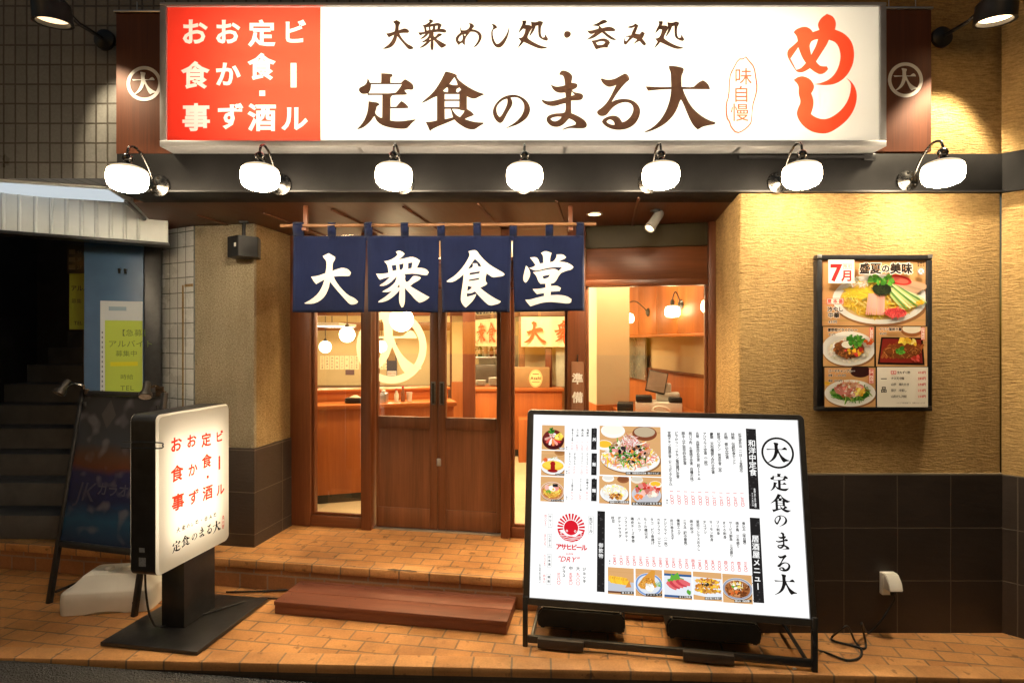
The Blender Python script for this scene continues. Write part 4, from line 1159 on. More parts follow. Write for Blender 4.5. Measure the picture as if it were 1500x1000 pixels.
lamp_lab = ['round opal wall lamp at the left end of the row, over the tile wall corner', 'round opal wall lamp under the red part of the sign',
            'round opal wall lamp under the first big brown character of the sign', 'round opal wall lamp under the small brown の of the sign',
            'round opal wall lamp under the last big brown character of the sign', 'round opal wall lamp under the red brush word of the sign',
            'round opal wall lamp at the right end of the row, over the stucco wall']
FD = 3.165
def make_lamp(label):
    t = thing('wall_lamp', label, 'lamp', (0, FD, 2.55), group='round opal lamps along the fascia')
    # origin: mount centre on the fascia; shade 0.265 m in front
    Mx = Matrix.Rotation(R(90), 4, 'X')
    b = MB(); b.lathe([(0.0, 0.028), (0.022, 0.026), (0.036, 0.018), (0.058, 0.012), (0.060, 0.004), (0.060, 0.0), (0.0, 0.0)], 28, Mx)
    for k in range(3):
        a = R(90 + 120 * k)
        b.lathe([(0.0, 0.017), (0.006, 0.016), (0.007, 0.010), (0.0, 0.010)], 10, Mx @ Matrix.Translation((0.045 * math.cos(a), 0.045 * math.sin(a), 0.004)))
    b.build('wall_plate', M_CHROME, t)
    b = MB(); b.tube(spline([(0, -0.020, 0.0), (0, -0.055, 0.012), (0, -0.10, 0.075), (0, -0.155, 0.128), (0, -0.205, 0.148), (0, -0.248, 0.138), (0, -0.265, 0.108), (0, -0.265, 0.085)], 6), 0.0065, 10); b.build('goose_neck', M_CHROME, t)
    b = MB(); b.lathe([(0.0, 0.098), (0.012, 0.096), (0.023, 0.086), (0.026, 0.074), (0.023, 0.062), (0.016, 0.054), (0.027, 0.047), (0.029, 0.036), (0.0, 0.036)], 20, Matrix.Translation((0, -0.265, 0))); b.build('socket', M_CHROME, t)
    prof = [(0.0, 0.034), (0.030, 0.034), (0.060, 0.030), (0.085, 0.019), (0.099, 0.000), (0.1045, -0.028), (0.1045, -0.062), (0.098, -0.092), (0.083, -0.112), (0.055, -0.125), (0.025, -0.129), (0.0, -0.130)]
    prof = [(r * 0.9, 0.034 + (z - 0.034) * 0.82) for r, z in prof]
    b = MB(); b.lathe(prof, 36, Matrix.Translation((0, -0.265, 0)), caps=False); b.build('shade', M_SHADE, t)
    return t
for i, (px, py) in enumerate(lamp_px):
    q = P(px, py, FD - 0.265)
    loc = (q.x, FD, q.z + 0.034)
    if i == 0: base_lamp = make_lamp(lamp_lab[0]); base_lamp.location = loc
    else: copy_thing(base_lamp, loc, None, lamp_lab[i])

# two arm spotlights above, one small spotlight and one downlight in the soffit
def arm_spot(mount, head, label, rad, lit, aim, watt, cone):
    t = thing('arm_spotlight', label, 'spotlight', mount, group='long arm spotlights at the upper corners')
    h = Vector(head) - Vector(mount)
    b = MB(); b.lathe([(0.0, 0.03), (0.03, 0.028), (0.058, 0.016), (0.060, 0.0), (0.0, 0.0)], 24, Matrix.Rotation(R(90), 4, 'X')); b.build('wall_plate', M_BLACKMETAL, t)
    b = MB(); b.tube([(0, -0.02, 0), h * 0.5 + Vector((0, -0.01, 0.01)), h + Vector((0, 0, 0.07))], 0.011, 10); b.build('boom', M_BLACKMETAL, t)
    ax = Matrix.Translation(h) @ Matrix.Rotation(R(8), 4, 'X')
    b = MB(); b.lathe([(0.0, 0.105), (rad * 0.55, 0.10), (rad * 0.7, 0.06), (rad * 0.98, 0.03), (rad, -0.05), (rad * 1.03, -0.062), (rad * 0.86, -0.060), (rad * 0.84, -0.03), (0.0, -0.03)], 32, ax); hs = b.build('housing', M_BLACKMETAL, t)
    b = MB(); b.lathe([(0.0, -0.034), (rad * 0.80, -0.034), (rad * 0.80, -0.040), (0.0, -0.040)], 28, ax); b.build('lens', emit('warm_lens', (1.0, 0.70, 0.38), lit), hs)
    d = bpy.data.lights.new('spot', 'SPOT'); d.energy = watt; d.color = (1.0, 0.82, 0.54); d.spot_size = R(cone); d.spot_blend = 0.35; d.shadow_soft_size = 0.05
    o = bpy.data.objects.new('spot', d); C.objects.link(o); o.parent = t
    o.location = h + Vector((0, 0, -0.075)); o.rotation_euler = (Vector(aim) - Vector(head)).to_track_quat('-Z', 'Y').to_euler()
    return t
q = P(151, 57, 3.23); h = P(76, 16, 2.95)
arm_spot((q.x, 3.25, q.z), h, 'black long-arm spotlight on the pale tile wall at upper left', 0.088, 2.0, P(225, 240, 3.25), SPOT_W * 0.22, 68)
q = P(1382, 53, 3.23); h = P(1459, 14, 2.95)
arm_spot((q.x, 3.25, q.z), h, 'black long-arm spotlight on the stucco wall at upper right', 0.092, 8.0, P(1352, 350, 3.2), SPOT_W, 74)
q = P(960, 322, 3.6)
t = thing('track_spotlight', 'small grey swivel spotlight under the soffit right of the curtain', 'spotlight', (q.x, q.y, 2.4985))
dz = q.z - 2.4985
b = MB(); b.cyl((0, 0, 0), (0, 0, -0.012), 0.03); b.cyl((0, 0, -0.012), (0, 0, dz + 0.05), 0.008, 12); b.build('stem', M_BLACKMETAL, t)
dirv = Vector((-0.55, -0.35, -0.75)).normalized()
Mr = Matrix.Translation((0, 0, dz)) @ dirv.to_track_quat('Z', 'Y').to_matrix().to_4x4()
b = MB(); b.lathe([(0.0, -0.075), (0.024, -0.072), (0.030, -0.055), (0.031, 0.06), (0.034, 0.062), (0.034, 0.085), (0.028, 0.085), (0.027, 0.07), (0.0, 0.07)], 24, Mr); brl = b.build('barrel', plain('grey_paint', (0.20, 0.19, 0.18), 0.4), t)
b = MB(); b.lathe([(0.0, 0.072), (0.026, 0.072), (0.026, 0.076), (0.0, 0.076)], 20, Mr); b.build('lens', emit('spot_lens', (1.0, 0.72, 0.38), 10.0), brl)
q = hit(871, 313, (0, 0, 2.4995), (0, 0, 1))
t = thing('downlight', 'small round recessed downlight in the soffit behind the curtain rod', 'downlight', q)
b = MB(); b.lathe([(0.054, 0.0), (0.054, -0.006), (0.043, -0.008), (0.041, -0.002), (0.041, 0.0)], 28, caps=False); b.build('trim_ring', M_STEEL, t)
b = MB(); b.lathe([(0.0, -0.0015), (0.041, -0.0015), (0.041, -0.003), (0.0, -0.003)], 24); b.build('lens', emit('downlight_lens', (1.0, 0.66, 0.30), 14.0), t)
def lamp_spot(par, loc, aim, watt, cone, col):
    d = bpy.data.lights.new('spot', 'SPOT'); d.energy = watt; d.color = col; d.spot_size = R(cone); d.spot_blend = 0.6; d.shadow_soft_size = 0.04
    o = bpy.data.objects.new('spot', d); C.objects.link(o); o.parent = par; o.location = loc
    o.rotation_euler = Vector(aim).to_track_quat('-Z', 'Y').to_euler()
lamp_spot(t, (0, 0, -0.012), (-0.15, -0.05, -1), DOWN_W, 130, (1.0, 0.68, 0.34))
lamp_spot(bpy.data.objects['track_spotlight'], Vector((0, 0, dz)) + dirv * 0.09, (-0.55, -0.25, -0.9), DOWN_W * 0.9, 80, (1.0, 0.76, 0.44))

# black loudspeaker on the pillar
q = P(357, 364, 3.93)
t = thing('wall_speaker', 'small black loudspeaker hung under the soffit on the grey pillar', 'speaker', q, R(18))
b = MB(); b.prism([(-0.105, 0.0), (-0.02, -0.105), (0.10, -0.06), (0.105, 0.06), (-0.08, 0.08)], -0.065, 0.075, 0.008); b.build('cabinet', M_PLASTIC_BLK, t)
b = MB(); b.tube([(0, 0, 0.07), (0, 0, 0.13), (0.0, 0.02, 2.498 - q.z)], 0.012, 10); b.box((-0.03, -0.01, 2.488 - q.z), (0.03, 0.05, 2.4985 - q.z), 0.003); b.build('bracket', M_BLACKMETAL, t)
b = MB(); b.box((0, 0, 0), (0.022, 0.002, 0.026), M=Matrix.Translation((-0.052, -0.071, 0.0)) @ Matrix.Rotation(math.atan2(-0.105, 0.085), 4, 'Z')); b.build('badge', M_PLASTIC_WHT, t)
# ------------------------------------------------------------------ printed dishes
WOODTAN = lin(214, 165, 110)
def rj(c, a=0.25):
    k = 1 + random.uniform(-a, a)
    return tuple(min(1.0, max(0.0, q * k * (1 + random.uniform(-0.06, 0.06)))) for q in c)
def strand(p, x, y, l, w, ang, col, bend=0.4):
    pts = []
    n = 5; a = ang
    cx, cy = x - math.cos(ang) * l / 2, y - math.sin(ang) * l / 2
    L, Rr = [], []
    for i in range(n + 1):
        t = i / n; ww = w * (0.6 + 0.4 * math.sin(math.pi * t))
        L.append((cx - math.sin(a) * ww / 2, cy + math.cos(a) * ww / 2)); Rr.append((cx + math.sin(a) * ww / 2, cy - math.cos(a) * ww / 2))
        cx += math.cos(a) * l / n; cy += math.sin(a) * l / n; a += bend / n
    p.mesh(L + Rr, [(i, i + 1, n + 2 + i, n + 1 + i) for i in range(n)], col)
def heap(p, cx, cy, rx, ry, n, cols, kind='mix', size=0.2, ang=None):
    if n >= 40:
        p.up(); c0 = cols[0]; p.ell(cx, cy, rx * 1.02, ry * 1.02, tuple(q * 0.82 for q in c0), 26, jit=0.06)
    n = int(n * 1.6); size *= 1.25
    for i in range(n):
        a = random.uniform(0, 2 * math.pi); r = math.sqrt(random.random())
        x, y = cx + rx * r * math.cos(a), cy + ry * r * math.sin(a)
        c = rj(random.choice(cols)); s = size * min(rx, ry) * random.uniform(0.6, 1.3)
        k = kind if kind != 'mix' else random.choice(('blob', 'strand'))
        if i % 3 == 0: p.up()
        if k == 'blob': p.ell(x, y, s, s * random.uniform(0.45, 0.9), c, 9, random.uniform(0, 3), jit=0.18)
        else: strand(p, x, y, s * 3.2, s * 0.42, random.uniform(0, 3.14) if ang is None else ang + random.uniform(-0.25, 0.25), c, random.uniform(-1, 1))
def plate(p, cx, cy, rx, ry, col=(0.86, 0.86, 0.84), rim=None, inner=None):
    p.up(); p.ell(cx + rx * 0.03, cy - ry * 0.10, rx * 1.02, ry * 1.0, lin(150, 105, 65), 40)
    p.up(); p.ell(cx, cy, rx, ry, col, 44)
    if rim:
        p.up(); p.ell(cx, cy, rx * 0.97, ry * 0.97, rim, 44, r0=0.86)
    p.up(); p.ell(cx, cy - ry * 0.02, rx * 0.84, ry * 0.80, inner or tuple(q * 0.93 for q in col), 44)
GREEN = [lin(60, 130, 40), lin(100, 170, 60), lin(30, 90, 30)]
YEL = [lin(250, 212, 80), lin(240, 190, 55), lin(252, 228, 130)]
PNK = [lin(230, 150, 140), lin(240, 180, 165), lin(215, 120, 110)]
RDD = [lin(210, 60, 50), lin(225, 90, 80), lin(180, 40, 40)]
BRW = [lin(150, 90, 45), lin(110, 60, 30), lin(180, 115, 60)]
FRY = [lin(215, 150, 60), lin(190, 115, 40), lin(235, 180, 95)]
WHT = [lin(250, 245, 235), lin(235, 225, 205), lin(245, 240, 225)]
def clipbox(fn):
    return fn
def dish(p, x0, y0, x1, y1, kind):
    """one printed photograph: table top, plate or bowl, food"""
    if x1 < x0: x0, x1 = x1, x0
    if y1 < y0: y0, y1 = y1, y0
    w, h = x1 - x0, y1 - y0; cx, cy = (x0 + x1) / 2, (y0 + y1) / 2
    start = len(p.f); vstart = len(p.v)
    p.up(); p.rect(x0, y0, x1, y1, WOODTAN)
    p.up()
    for i in range(5):
        yy = y0 + h * random.random(); p.rect(x0, yy, x1, min(y1, yy + h * 0.03), rj(WOODTAN, 0.12))
    def side_bowl(px, py, r, col, fill=None):
        p.up(); p.ell(px, py, r, r * 0.6, col, 28)
        p.up(); p.ell(px, py + r * 0.12, r * 0.85, r * 0.42, fill or tuple(q * 0.8 for q in col), 28)
    if kind == 'stirfry':
        side_bowl(x0 + w * 0.22, y1 - h * 0.10, w * 0.20, WHT[0], WHT[2]); side_bowl(x1 - w * 0.26, y1 - h * 0.14, w * 0.20, lin(130, 70, 45), lin(190, 170, 140)); side_bowl(x0 + w * 0.08, cy + h * 0.1, w * 0.14, WHT[0], YEL[1])
        plate(p, cx, cy - h * 0.17, w * 0.48, h * 0.27)
        heap(p, cx, cy - h * 0.14, w * 0.44, h * 0.20, 160, [lin(225, 190, 150)] + WHT + YEL + PNK, 'strand', 0.22)
        heap(p, cx, cy + h * 0.00, w * 0.32, h * 0.24, 150, [lin(200, 150, 115)] + WHT + PNK + BRW[:1] + GREEN[:2] + [lin(235, 130, 50)], 'mix', 0.14)
        heap(p, cx, cy + h * 0.2, w * 0.13, h * 0.12, 40, PNK + WHT + [BRW[2]], 'strand', 0.2)
        heap(p, cx + w * 0.02, cy - h * 0.05, w * 0.30, h * 0.16, 9, [lin(35, 30, 32), lin(55, 45, 45)], 'blob', 0.24)
        heap(p, cx, cy - h * 0.16, w * 0.26, h * 0.14, 12, GREEN, 'strand', 0.32)
        heap(p, cx, cy - h * 0.18, w * 0.28, h * 0.10, 6, [lin(240, 140, 50)], 'strand', 0.4)
    elif kind == 'nanban':
        side_bowl(x0 + w * 0.3, y1 - h * 0.08, w * 0.2, WHT[0]); side_bowl(x1 - w * 0.2, y1 - h * 0.1, w * 0.2, lin(150, 90, 55))
        plate(p, cx, cy - h * 0.12, w * 0.47, h * 0.33)
        heap(p, cx, cy - h * 0.02, w * 0.40, h * 0.22, 70, WHT + YEL[2:], 'mix', 0.2); heap(p, cx + w * 0.05, cy - h * 0.22, w * 0.24, h * 0.10, 36, FRY + BRW, 'blob', 0.35)
    elif kind == 'sashimi':
        side_bowl(x0 + w * 0.2, y1 - h * 0.1, w * 0.2, WHT[1]); side_bowl(x1 - w * 0.2, y1 - h * 0.25, w * 0.2, WHT[0], YEL[1])
        plate(p, cx, cy - h * 0.12, w * 0.48, h * 0.34, lin(200, 200, 205))
        heap(p, cx, cy + h * 0.10, w * 0.34, h * 0.14, 10, GREEN, 'blob', 0.5)
        heap(p, cx + w * 0.02, cy + h * 0.05, w * 0.36, h * 0.20, 26, RDD + PNK, 'blob', 0.35); heap(p, cx - w * 0.25, cy - h * 0.2, w * 0.14, h * 0.08, 14, [lin(245, 130, 60)], 'blob', 0.5)
        heap(p, cx + w * 0.22, cy - h * 0.08, w * 0.14, h * 0.12, 14, WHT + PNK, 'blob', 0.4)
    elif kind == 'donburi':
        p.up(); p.ell(cx, cy - h * 0.1, w * 0.48, h * 0.40, lin(70, 25, 25), 40)
        p.up(); p.ell(cx, cy - h * 0.02, w * 0.44, h * 0.34, lin(110, 40, 35), 40)
        for i in range(7):
            a = math.pi * (1.05 + 0.9 * i / 6); p.up(); strand(p, cx + w * 0.22 * math.cos(a), cy + h * 0.17 * math.sin(a) - h * 0.02, w * 0.32, w * 0.13, a, rj([PNK[1], RDD[1], WHT[0], lin(240, 130, 70), PNK[0], RDD[0], YEL[0]][i]), 0.1)
        heap(p, cx + w * 0.26, cy + h * 0.06, w * 0.12, h * 0.12, 10, YEL, 'blob', 0.5)
        heap(p, cx - w * 0.05, cy + h * 0.12, w * 0.14, h * 0.10, 22, PNK + WHT, 'mix', 0.3); heap(p, cx - w * 0.08, cy + h * 0.27, w * 0.12, h * 0.10, 14, GREEN, 'blob', 0.4)
    elif kind == 'omurice':
        side_bowl(x1 - w * 0.2, y1 - h * 0.05, w * 0.24, lin(175, 120, 70))
        plate(p, cx, cy - h * 0.12, w * 0.52, h * 0.33)
        heap(p, cx + w * 0.1, cy + h * 0.14, w * 0.2, h * 0.1, 20, GREEN[1:2] + WHT, 'strand', 0.3); heap(p, x0 + w * 0.18, cy + h * 0.12, w * 0.10, h * 0.08, 10, [lin(225, 100, 50)], 'blob', 0.5)
        p.up(); p.ell(cx, cy - h * 0.10, w * 0.46, h * 0.20, YEL[1], 36); p.up(); p.ell(cx, cy - h * 0.06, w * 0.42, h * 0.15, YEL[0], 36)
        p.up(); p.ell(cx, cy - h * 0.02, w * 0.11, h * 0.10, lin(170, 35, 30), 20, jit=0.05); p.up(); p.ell(cx, cy - h * 0.16, w * 0.10, h * 0.16, lin(160, 30, 28), 20, jit=0.05); p.up(); p.ell(cx, cy - h * 0.30, w * 0.22, h * 0.07, lin(150, 30, 28), 24, jit=0.05)
    elif kind == 'ramen':
        plate(p, cx, cy - h * 0.08, w * 0.50, h * 0.38, WHT[0], lin(205, 150, 110), lin(190, 120, 60))
        heap(p, cx, cy - h * 0.08, w * 0.36, h * 0.24, 40, YEL + FRY, 'strand', 0.22)
        for q, c in ((-0.2, PNK[1]), (-0.02, WHT[0]), (0.16, PNK[0])):
            p.up(); p.ell(cx + w * q, cy + h * 0.05, w * 0.13, h * 0.11, c, 20, jit=0.04)
        p.up(); p.ell(cx + w * 0.05, cy + h * 0.0, w * 0.09, h * 0.08, WHT[0], 18); p.up(); p.ell(cx + w * 0.05, cy, w * 0.05, h * 0.045, YEL[1], 16)
        p.up(); p.rect(cx + w * 0.02, cy + h * 0.10, cx + w * 0.24, cy + h * 0.22, lin(40, 40, 40)); heap(p, cx - w * 0.15, cy - h * 0.1, w * 0.1, h * 0.07, 10, GREEN[1:2], 'blob', 0.4)
        heap(p, cx + w * 0.05, cy - h * 0.2, w * 0.2, h * 0.08, 12, BRW[2:] + FRY, 'strand', 0.4)
    elif kind == 'gyoza':
        p.up(); p.rect(x0, y0 + h * 0.12, x1, y0 + h * 0.48, lin(190, 195, 205)); p.up(); p.rect(x0, y0 + h * 0.05, x1, y0 + h * 0.12, lin(110, 70, 50))
        for i in range(8):
            p.up(); p.ell(x0 + w * (0.12 + 0.085 * i), cy + h * 0.05 - h * 0.008 * i, w * 0.085, h * 0.15, rj(YEL[1], 0.1), 18, 0.3, jit=0.04); p.ell(x0 + w * (0.12 + 0.085 * i), cy + h * 0.12 - h * 0.008 * i, w * 0.06, h * 0.05, rj(FRY[0], 0.15), 14, 0.3)
        p.up(); p.poly([(x1 - w * 0.33, cy - h * 0.22), (x1 - w * 0.10, cy - h * 0.20), (x1 - w * 0.17, cy + h * 0.05)], lin(215, 140, 60))
    elif kind == 'ajifry':
        plate(p, cx, cy - h * 0.06, w * 0.52, h * 0.42, lin(225, 230, 238), lin(120, 150, 200))
        p.up(); p.poly([(x0 + w * 0.08, cy - h * 0.10), (x0 + w * 0.28, cy + h * 0.18), (cx + w * 0.12, y1 - h * 0.02), (cx + w * 0.24, y1 - h * 0.04), (cx + w * 0.22, cy + h * 0.10), (cx + w * 0.30, cy - h * 0.12), (cx + w * 0.05, cy - h * 0.26), (x0 + w * 0.2, cy - h * 0.22)], FRY[0])
        heap(p, cx - w * 0.04, cy, w * 0.25, h * 0.18, 90, FRY, 'blob', 0.12); heap(p, cx + w * 0.02, cy - h * 0.14, w * 0.15, h * 0.12, 24, WHT, 'blob', 0.4); heap(p, x1 - w * 0.15, cy - h * 0.04, w * 0.1, h * 0.12, 12, GREEN[1:2], 'strand', 0.3)
    elif kind == 'maguro':
        p.up(); p.rect(x0, y0 + h * 0.10, x1, y1 - h * 0.14, lin(222, 226, 234)); p.up(); p.rect(x0, y1 - h * 0.20, x1, y1 - h * 0.12, lin(50, 90, 140)); p.rect(x0, y0 + h * 0.05, x1, y0 + h * 0.13, lin(60, 95, 145))
        p.up(); p.poly([(x0 + w * 0.14, cy), (x0 + w * 0.12, cy + h * 0.18), (x0 + w * 0.22, cy + h * 0.2), (x0 + w * 0.26, cy + h * 0.38), (x0 + w * 0.34, cy + h * 0.32), (cx, y1 - h * 0.06), (cx + w * 0.08, cy + h * 0.26), (cx + w * 0.22, cy + h * 0.22), (cx + w * 0.22, cy + h * 0.08), (cx + w * 0.34, cy - h * 0.05)], GREEN[1])
        for i in range(5):
            p.up(); strand(p, cx - w * 0.24 + w * 0.12 * i, cy - h * 0.06 + h * 0.035 * i, w * 0.42, w * 0.17, -0.7 + 0.05 * i, rj([lin(225, 110, 110), lin(205, 70, 80)][i % 2], 0.1), 0.35)
        heap(p, x1 - w * 0.1, cy - h * 0.22, w * 0.06, h * 0.08, 8, GREEN[1:2], 'blob', 0.6)
    elif kind == 'skewers':
        p.up(); p.poly([(x0, y0 + h * 0.18), (x1, y0 + h * 0.05), (x1, y1 - h * 0.22), (x0, y1 - h * 0.18)], lin(228, 232, 238))
        for i in range(3):
            heap(p, cx, cy + h * (0.18 - 0.17 * i), w * 0.42, h * 0.06, 46, FRY + YEL[1:2] + BRW[2:], 'blob', 0.75)
        heap(p, cx, cy + h * 0.05, w * 0.2, h * 0.05, 4, [lin(50, 45, 40)], 'blob', 0.8)
    elif kind == 'nikomi':
        plate(p, cx, cy, w * 0.52, h * 0.38, lin(225, 225, 222), lin(150, 155, 170), lin(165, 110, 70))
        heap(p, cx, cy - h * 0.02, w * 0.38, h * 0.24, 60, BRW + [lin(190, 130, 85)], 'blob', 0.22); heap(p, cx, cy + h * 0.12, w * 0.2, h * 0.12, 26, WHT + GREEN[1:2] + YEL, 'mix', 0.3)
        heap(p, cx, cy - h * 0.12, w * 0.3, h * 0.1, 6, [lin(225, 110, 50)], 'blob', 0.5); heap(p, cx + w * 0.15, cy - h * 0.16, w * 0.14, h * 0.06, 8, [BRW[1]], 'blob', 0.7)
    elif kind == 'hiyashi':
        plate(p, cx + w * 0.06, cy - h * 0.09, w * 0.455, h * 0.385, lin(240, 240, 238), None, lin(226, 190, 130))
        heap(p, cx + w * 0.06, cy - h * 0.10, w * 0.36, h * 0.26, 240, YEL + [lin(225, 185, 70), lin(240, 220, 140)], 'strand', 0.11)
        for i in range(46):
            a = R(185 - 34 + random.uniform(-25, 30)); p.up(i % 3 == 0)
            r = random.uniform(0.35, 0.9); strand(p, cx + w * 0.06 + w * 0.34 * r * math.cos(a), cy - h * 0.05 + h * 0.26 * r * math.sin(a), w * 0.16, w * 0.012, a + random.uniform(-0.5, 0.5), rj(lin(250, 215, 70), 0.12), 0.4)
        for i in range(10):
            p.up(); strand(p, cx - w * 0.06 + w * 0.017 * i, cy - h * 0.17, h * 0.33, w * 0.018, R(80 + 2.4 * i) if i < 5 else R(98 - 1.2 * i), rj(PNK[1], 0.1), 0.1)
        for i in range(9):
            p.up(); strand(p, cx + w * 0.17 + w * 0.026 * i, cy - h * 0.06 + h * 0.005 * i, w * 0.34, w * 0.02, R(-52 + 2.5 * i), rj([lin(205, 225, 150), lin(110, 165, 80), lin(225, 238, 185)][i % 3], 0.1), 0.1)
        for i in range(7):
            p.up(); strand(p, cx + w * 0.30 + w * 0.018 * i, cy + h * 0.07 + h * 0.012 * i, w * 0.24, w * 0.03, R(-28 + 2 * i), rj(lin(200, 165, 135), 0.12), 0.1)
        p.up(); p.ell(cx + w * 0.24, cy + h * 0.20, w * 0.12, h * 0.075, lin(205, 50, 45), 22, -0.2); p.up(); p.ell(cx + w * 0.24, cy + h * 0.195, w * 0.09, h * 0.045, lin(230, 110, 95), 20, -0.2)
        heap(p, cx - w * 0.18, cy + h * 0.16, w * 0.13, h * 0.06, 26, WHT + PNK[1:2], 'strand', 0.4)
        heap(p, cx + w * 0.20, cy - h * 0.30, w * 0.10, h * 0.07, 50, [lin(225, 70, 75), lin(235, 105, 100)], 'strand', 0.25)
        heap(p, cx + w * 0.07, cy + h * 0.06, w * 0.09, h * 0.09, 44, [lin(40, 50, 35), lin(60, 75, 45)], 'strand', 0.2); heap(p, cx + w * 0.06, cy + h * 0.20, w * 0.12, h * 0.08, 18, GREEN[:2], 'blob', 0.4)
        heap(p, cx + w * 0.44, cy - h * 0.14, w * 0.04, h * 0.03, 8, YEL[1:2], 'blob', 0.6)
    elif kind == 'curry':
        plate(p, cx, cy - h * 0.05, w * 0.52, h * 0.44)
        heap(p, cx, cy - h * 0.10, w * 0.42, h * 0.30, 120, WHT, 'blob', 0.09); heap(p, cx, cy - h * 0.06, w * 0.30, h * 0.22, 90, BRW + [lin(90, 50, 30)], 'blob', 0.13)
        heap(p, cx + w * 0.1, cy - h * 0.12, w * 0.2, h * 0.10, 14, RDD + YEL[1:2] + [lin(235, 130, 50), GREEN[2]], 'blob', 0.4); p.up(); p.ell(cx - w * 0.04, cy + h * 0.05, w * 0.11, h * 0.09, WHT[0], 18, jit=0.05); heap(p, cx + w * 0.12, cy + h * 0.16, w * 0.17, h * 0.14, 30, GREEN[:2], 'blob', 0.3)
        heap(p, x1 - w * 0.12, cy + h * 0.12, w * 0.08, h * 0.06, 10, [lin(225, 100, 40)], 'blob', 0.5)
    elif kind == 'unaju':
        side_bowl(x1 - w * 0.3, y1 - h * 0.08, w * 0.22, lin(160, 100, 55), WHT[1])
        p.up(); p.poly([(x0 + w * 0.03, y0 + h * 0.05), (x1 - w * 0.05, y0 + h * 0.03), (x1 - w * 0.09, cy + h * 0.22), (x0 + w * 0.10, cy + h * 0.24)], lin(30, 18, 18))
        p.up(); p.poly([(x0 + w * 0.07, y0 + h * 0.10), (x1 - w * 0.09, y0 + h * 0.08), (x1 - w * 0.12, cy + h * 0.18), (x0 + w * 0.13, cy + h * 0.20)], lin(140, 40, 30))
        for i in range(9):
            p.up(); strand(p, x0 + w * (0.20 + 0.08 * i), cy - h * 0.12, h * 0.42, w * 0.075, R(55), rj(lin(170, 95, 45), 0.2), 0.1)
        heap(p, cx, cy - h * 0.12, w * 0.36, h * 0.18, 50, [lin(150, 80, 35), lin(200, 130, 70), lin(120, 60, 30)], 'strand', 0.18); heap(p, cx + w * 0.12, cy + h * 0.13, w * 0.16, h * 0.08, 8, YEL, 'blob', 0.7)
        heap(p, cx - w * 0.04, cy - h * 0.1, w * 0.07, h * 0.08, 10, GREEN[:2], 'blob', 0.6); heap(p, x1 - w * 0.22, y0 + h * 0.2, w * 0.08, h * 0.06, 10, RDD, 'blob', 0.6)
    elif kind == 'goya':
        side_bowl(x1 - w * 0.3, y1 - h * 0.1, w * 0.2, lin(60, 25, 25)); side_bowl(x0 + w * 0.05, cy + h * 0.1, w * 0.06, YEL[1])
        plate(p, cx, cy - h * 0.15, w * 0.50, h * 0.34)
        heap(p, cx, cy - h * 0.14, w * 0.38, h * 0.20, 60, GREEN[:2] + [lin(150, 190, 90)], 'strand', 0.24); heap(p, cx, cy - h * 0.06, w * 0.30, h * 0.18, 44, PNK + WHT + BRW[2:], 'mix', 0.22)
        heap(p, cx + w * 0.16, cy - h * 0.12, w * 0.1, h * 0.08, 8, YEL, 'blob', 0.6); heap(p, cx, cy + h * 0.08, w * 0.16, h * 0.08, 20, [lin(225, 180, 140)], 'strand', 0.3)
    # trim the photograph to its own edges
    for i in range(vstart, len(p.v)):
        x, y, z = p.v[i]
        p.v[i] = (min(max(x, x0), x1), min(max(y, y0), y1), z)
    p.up()

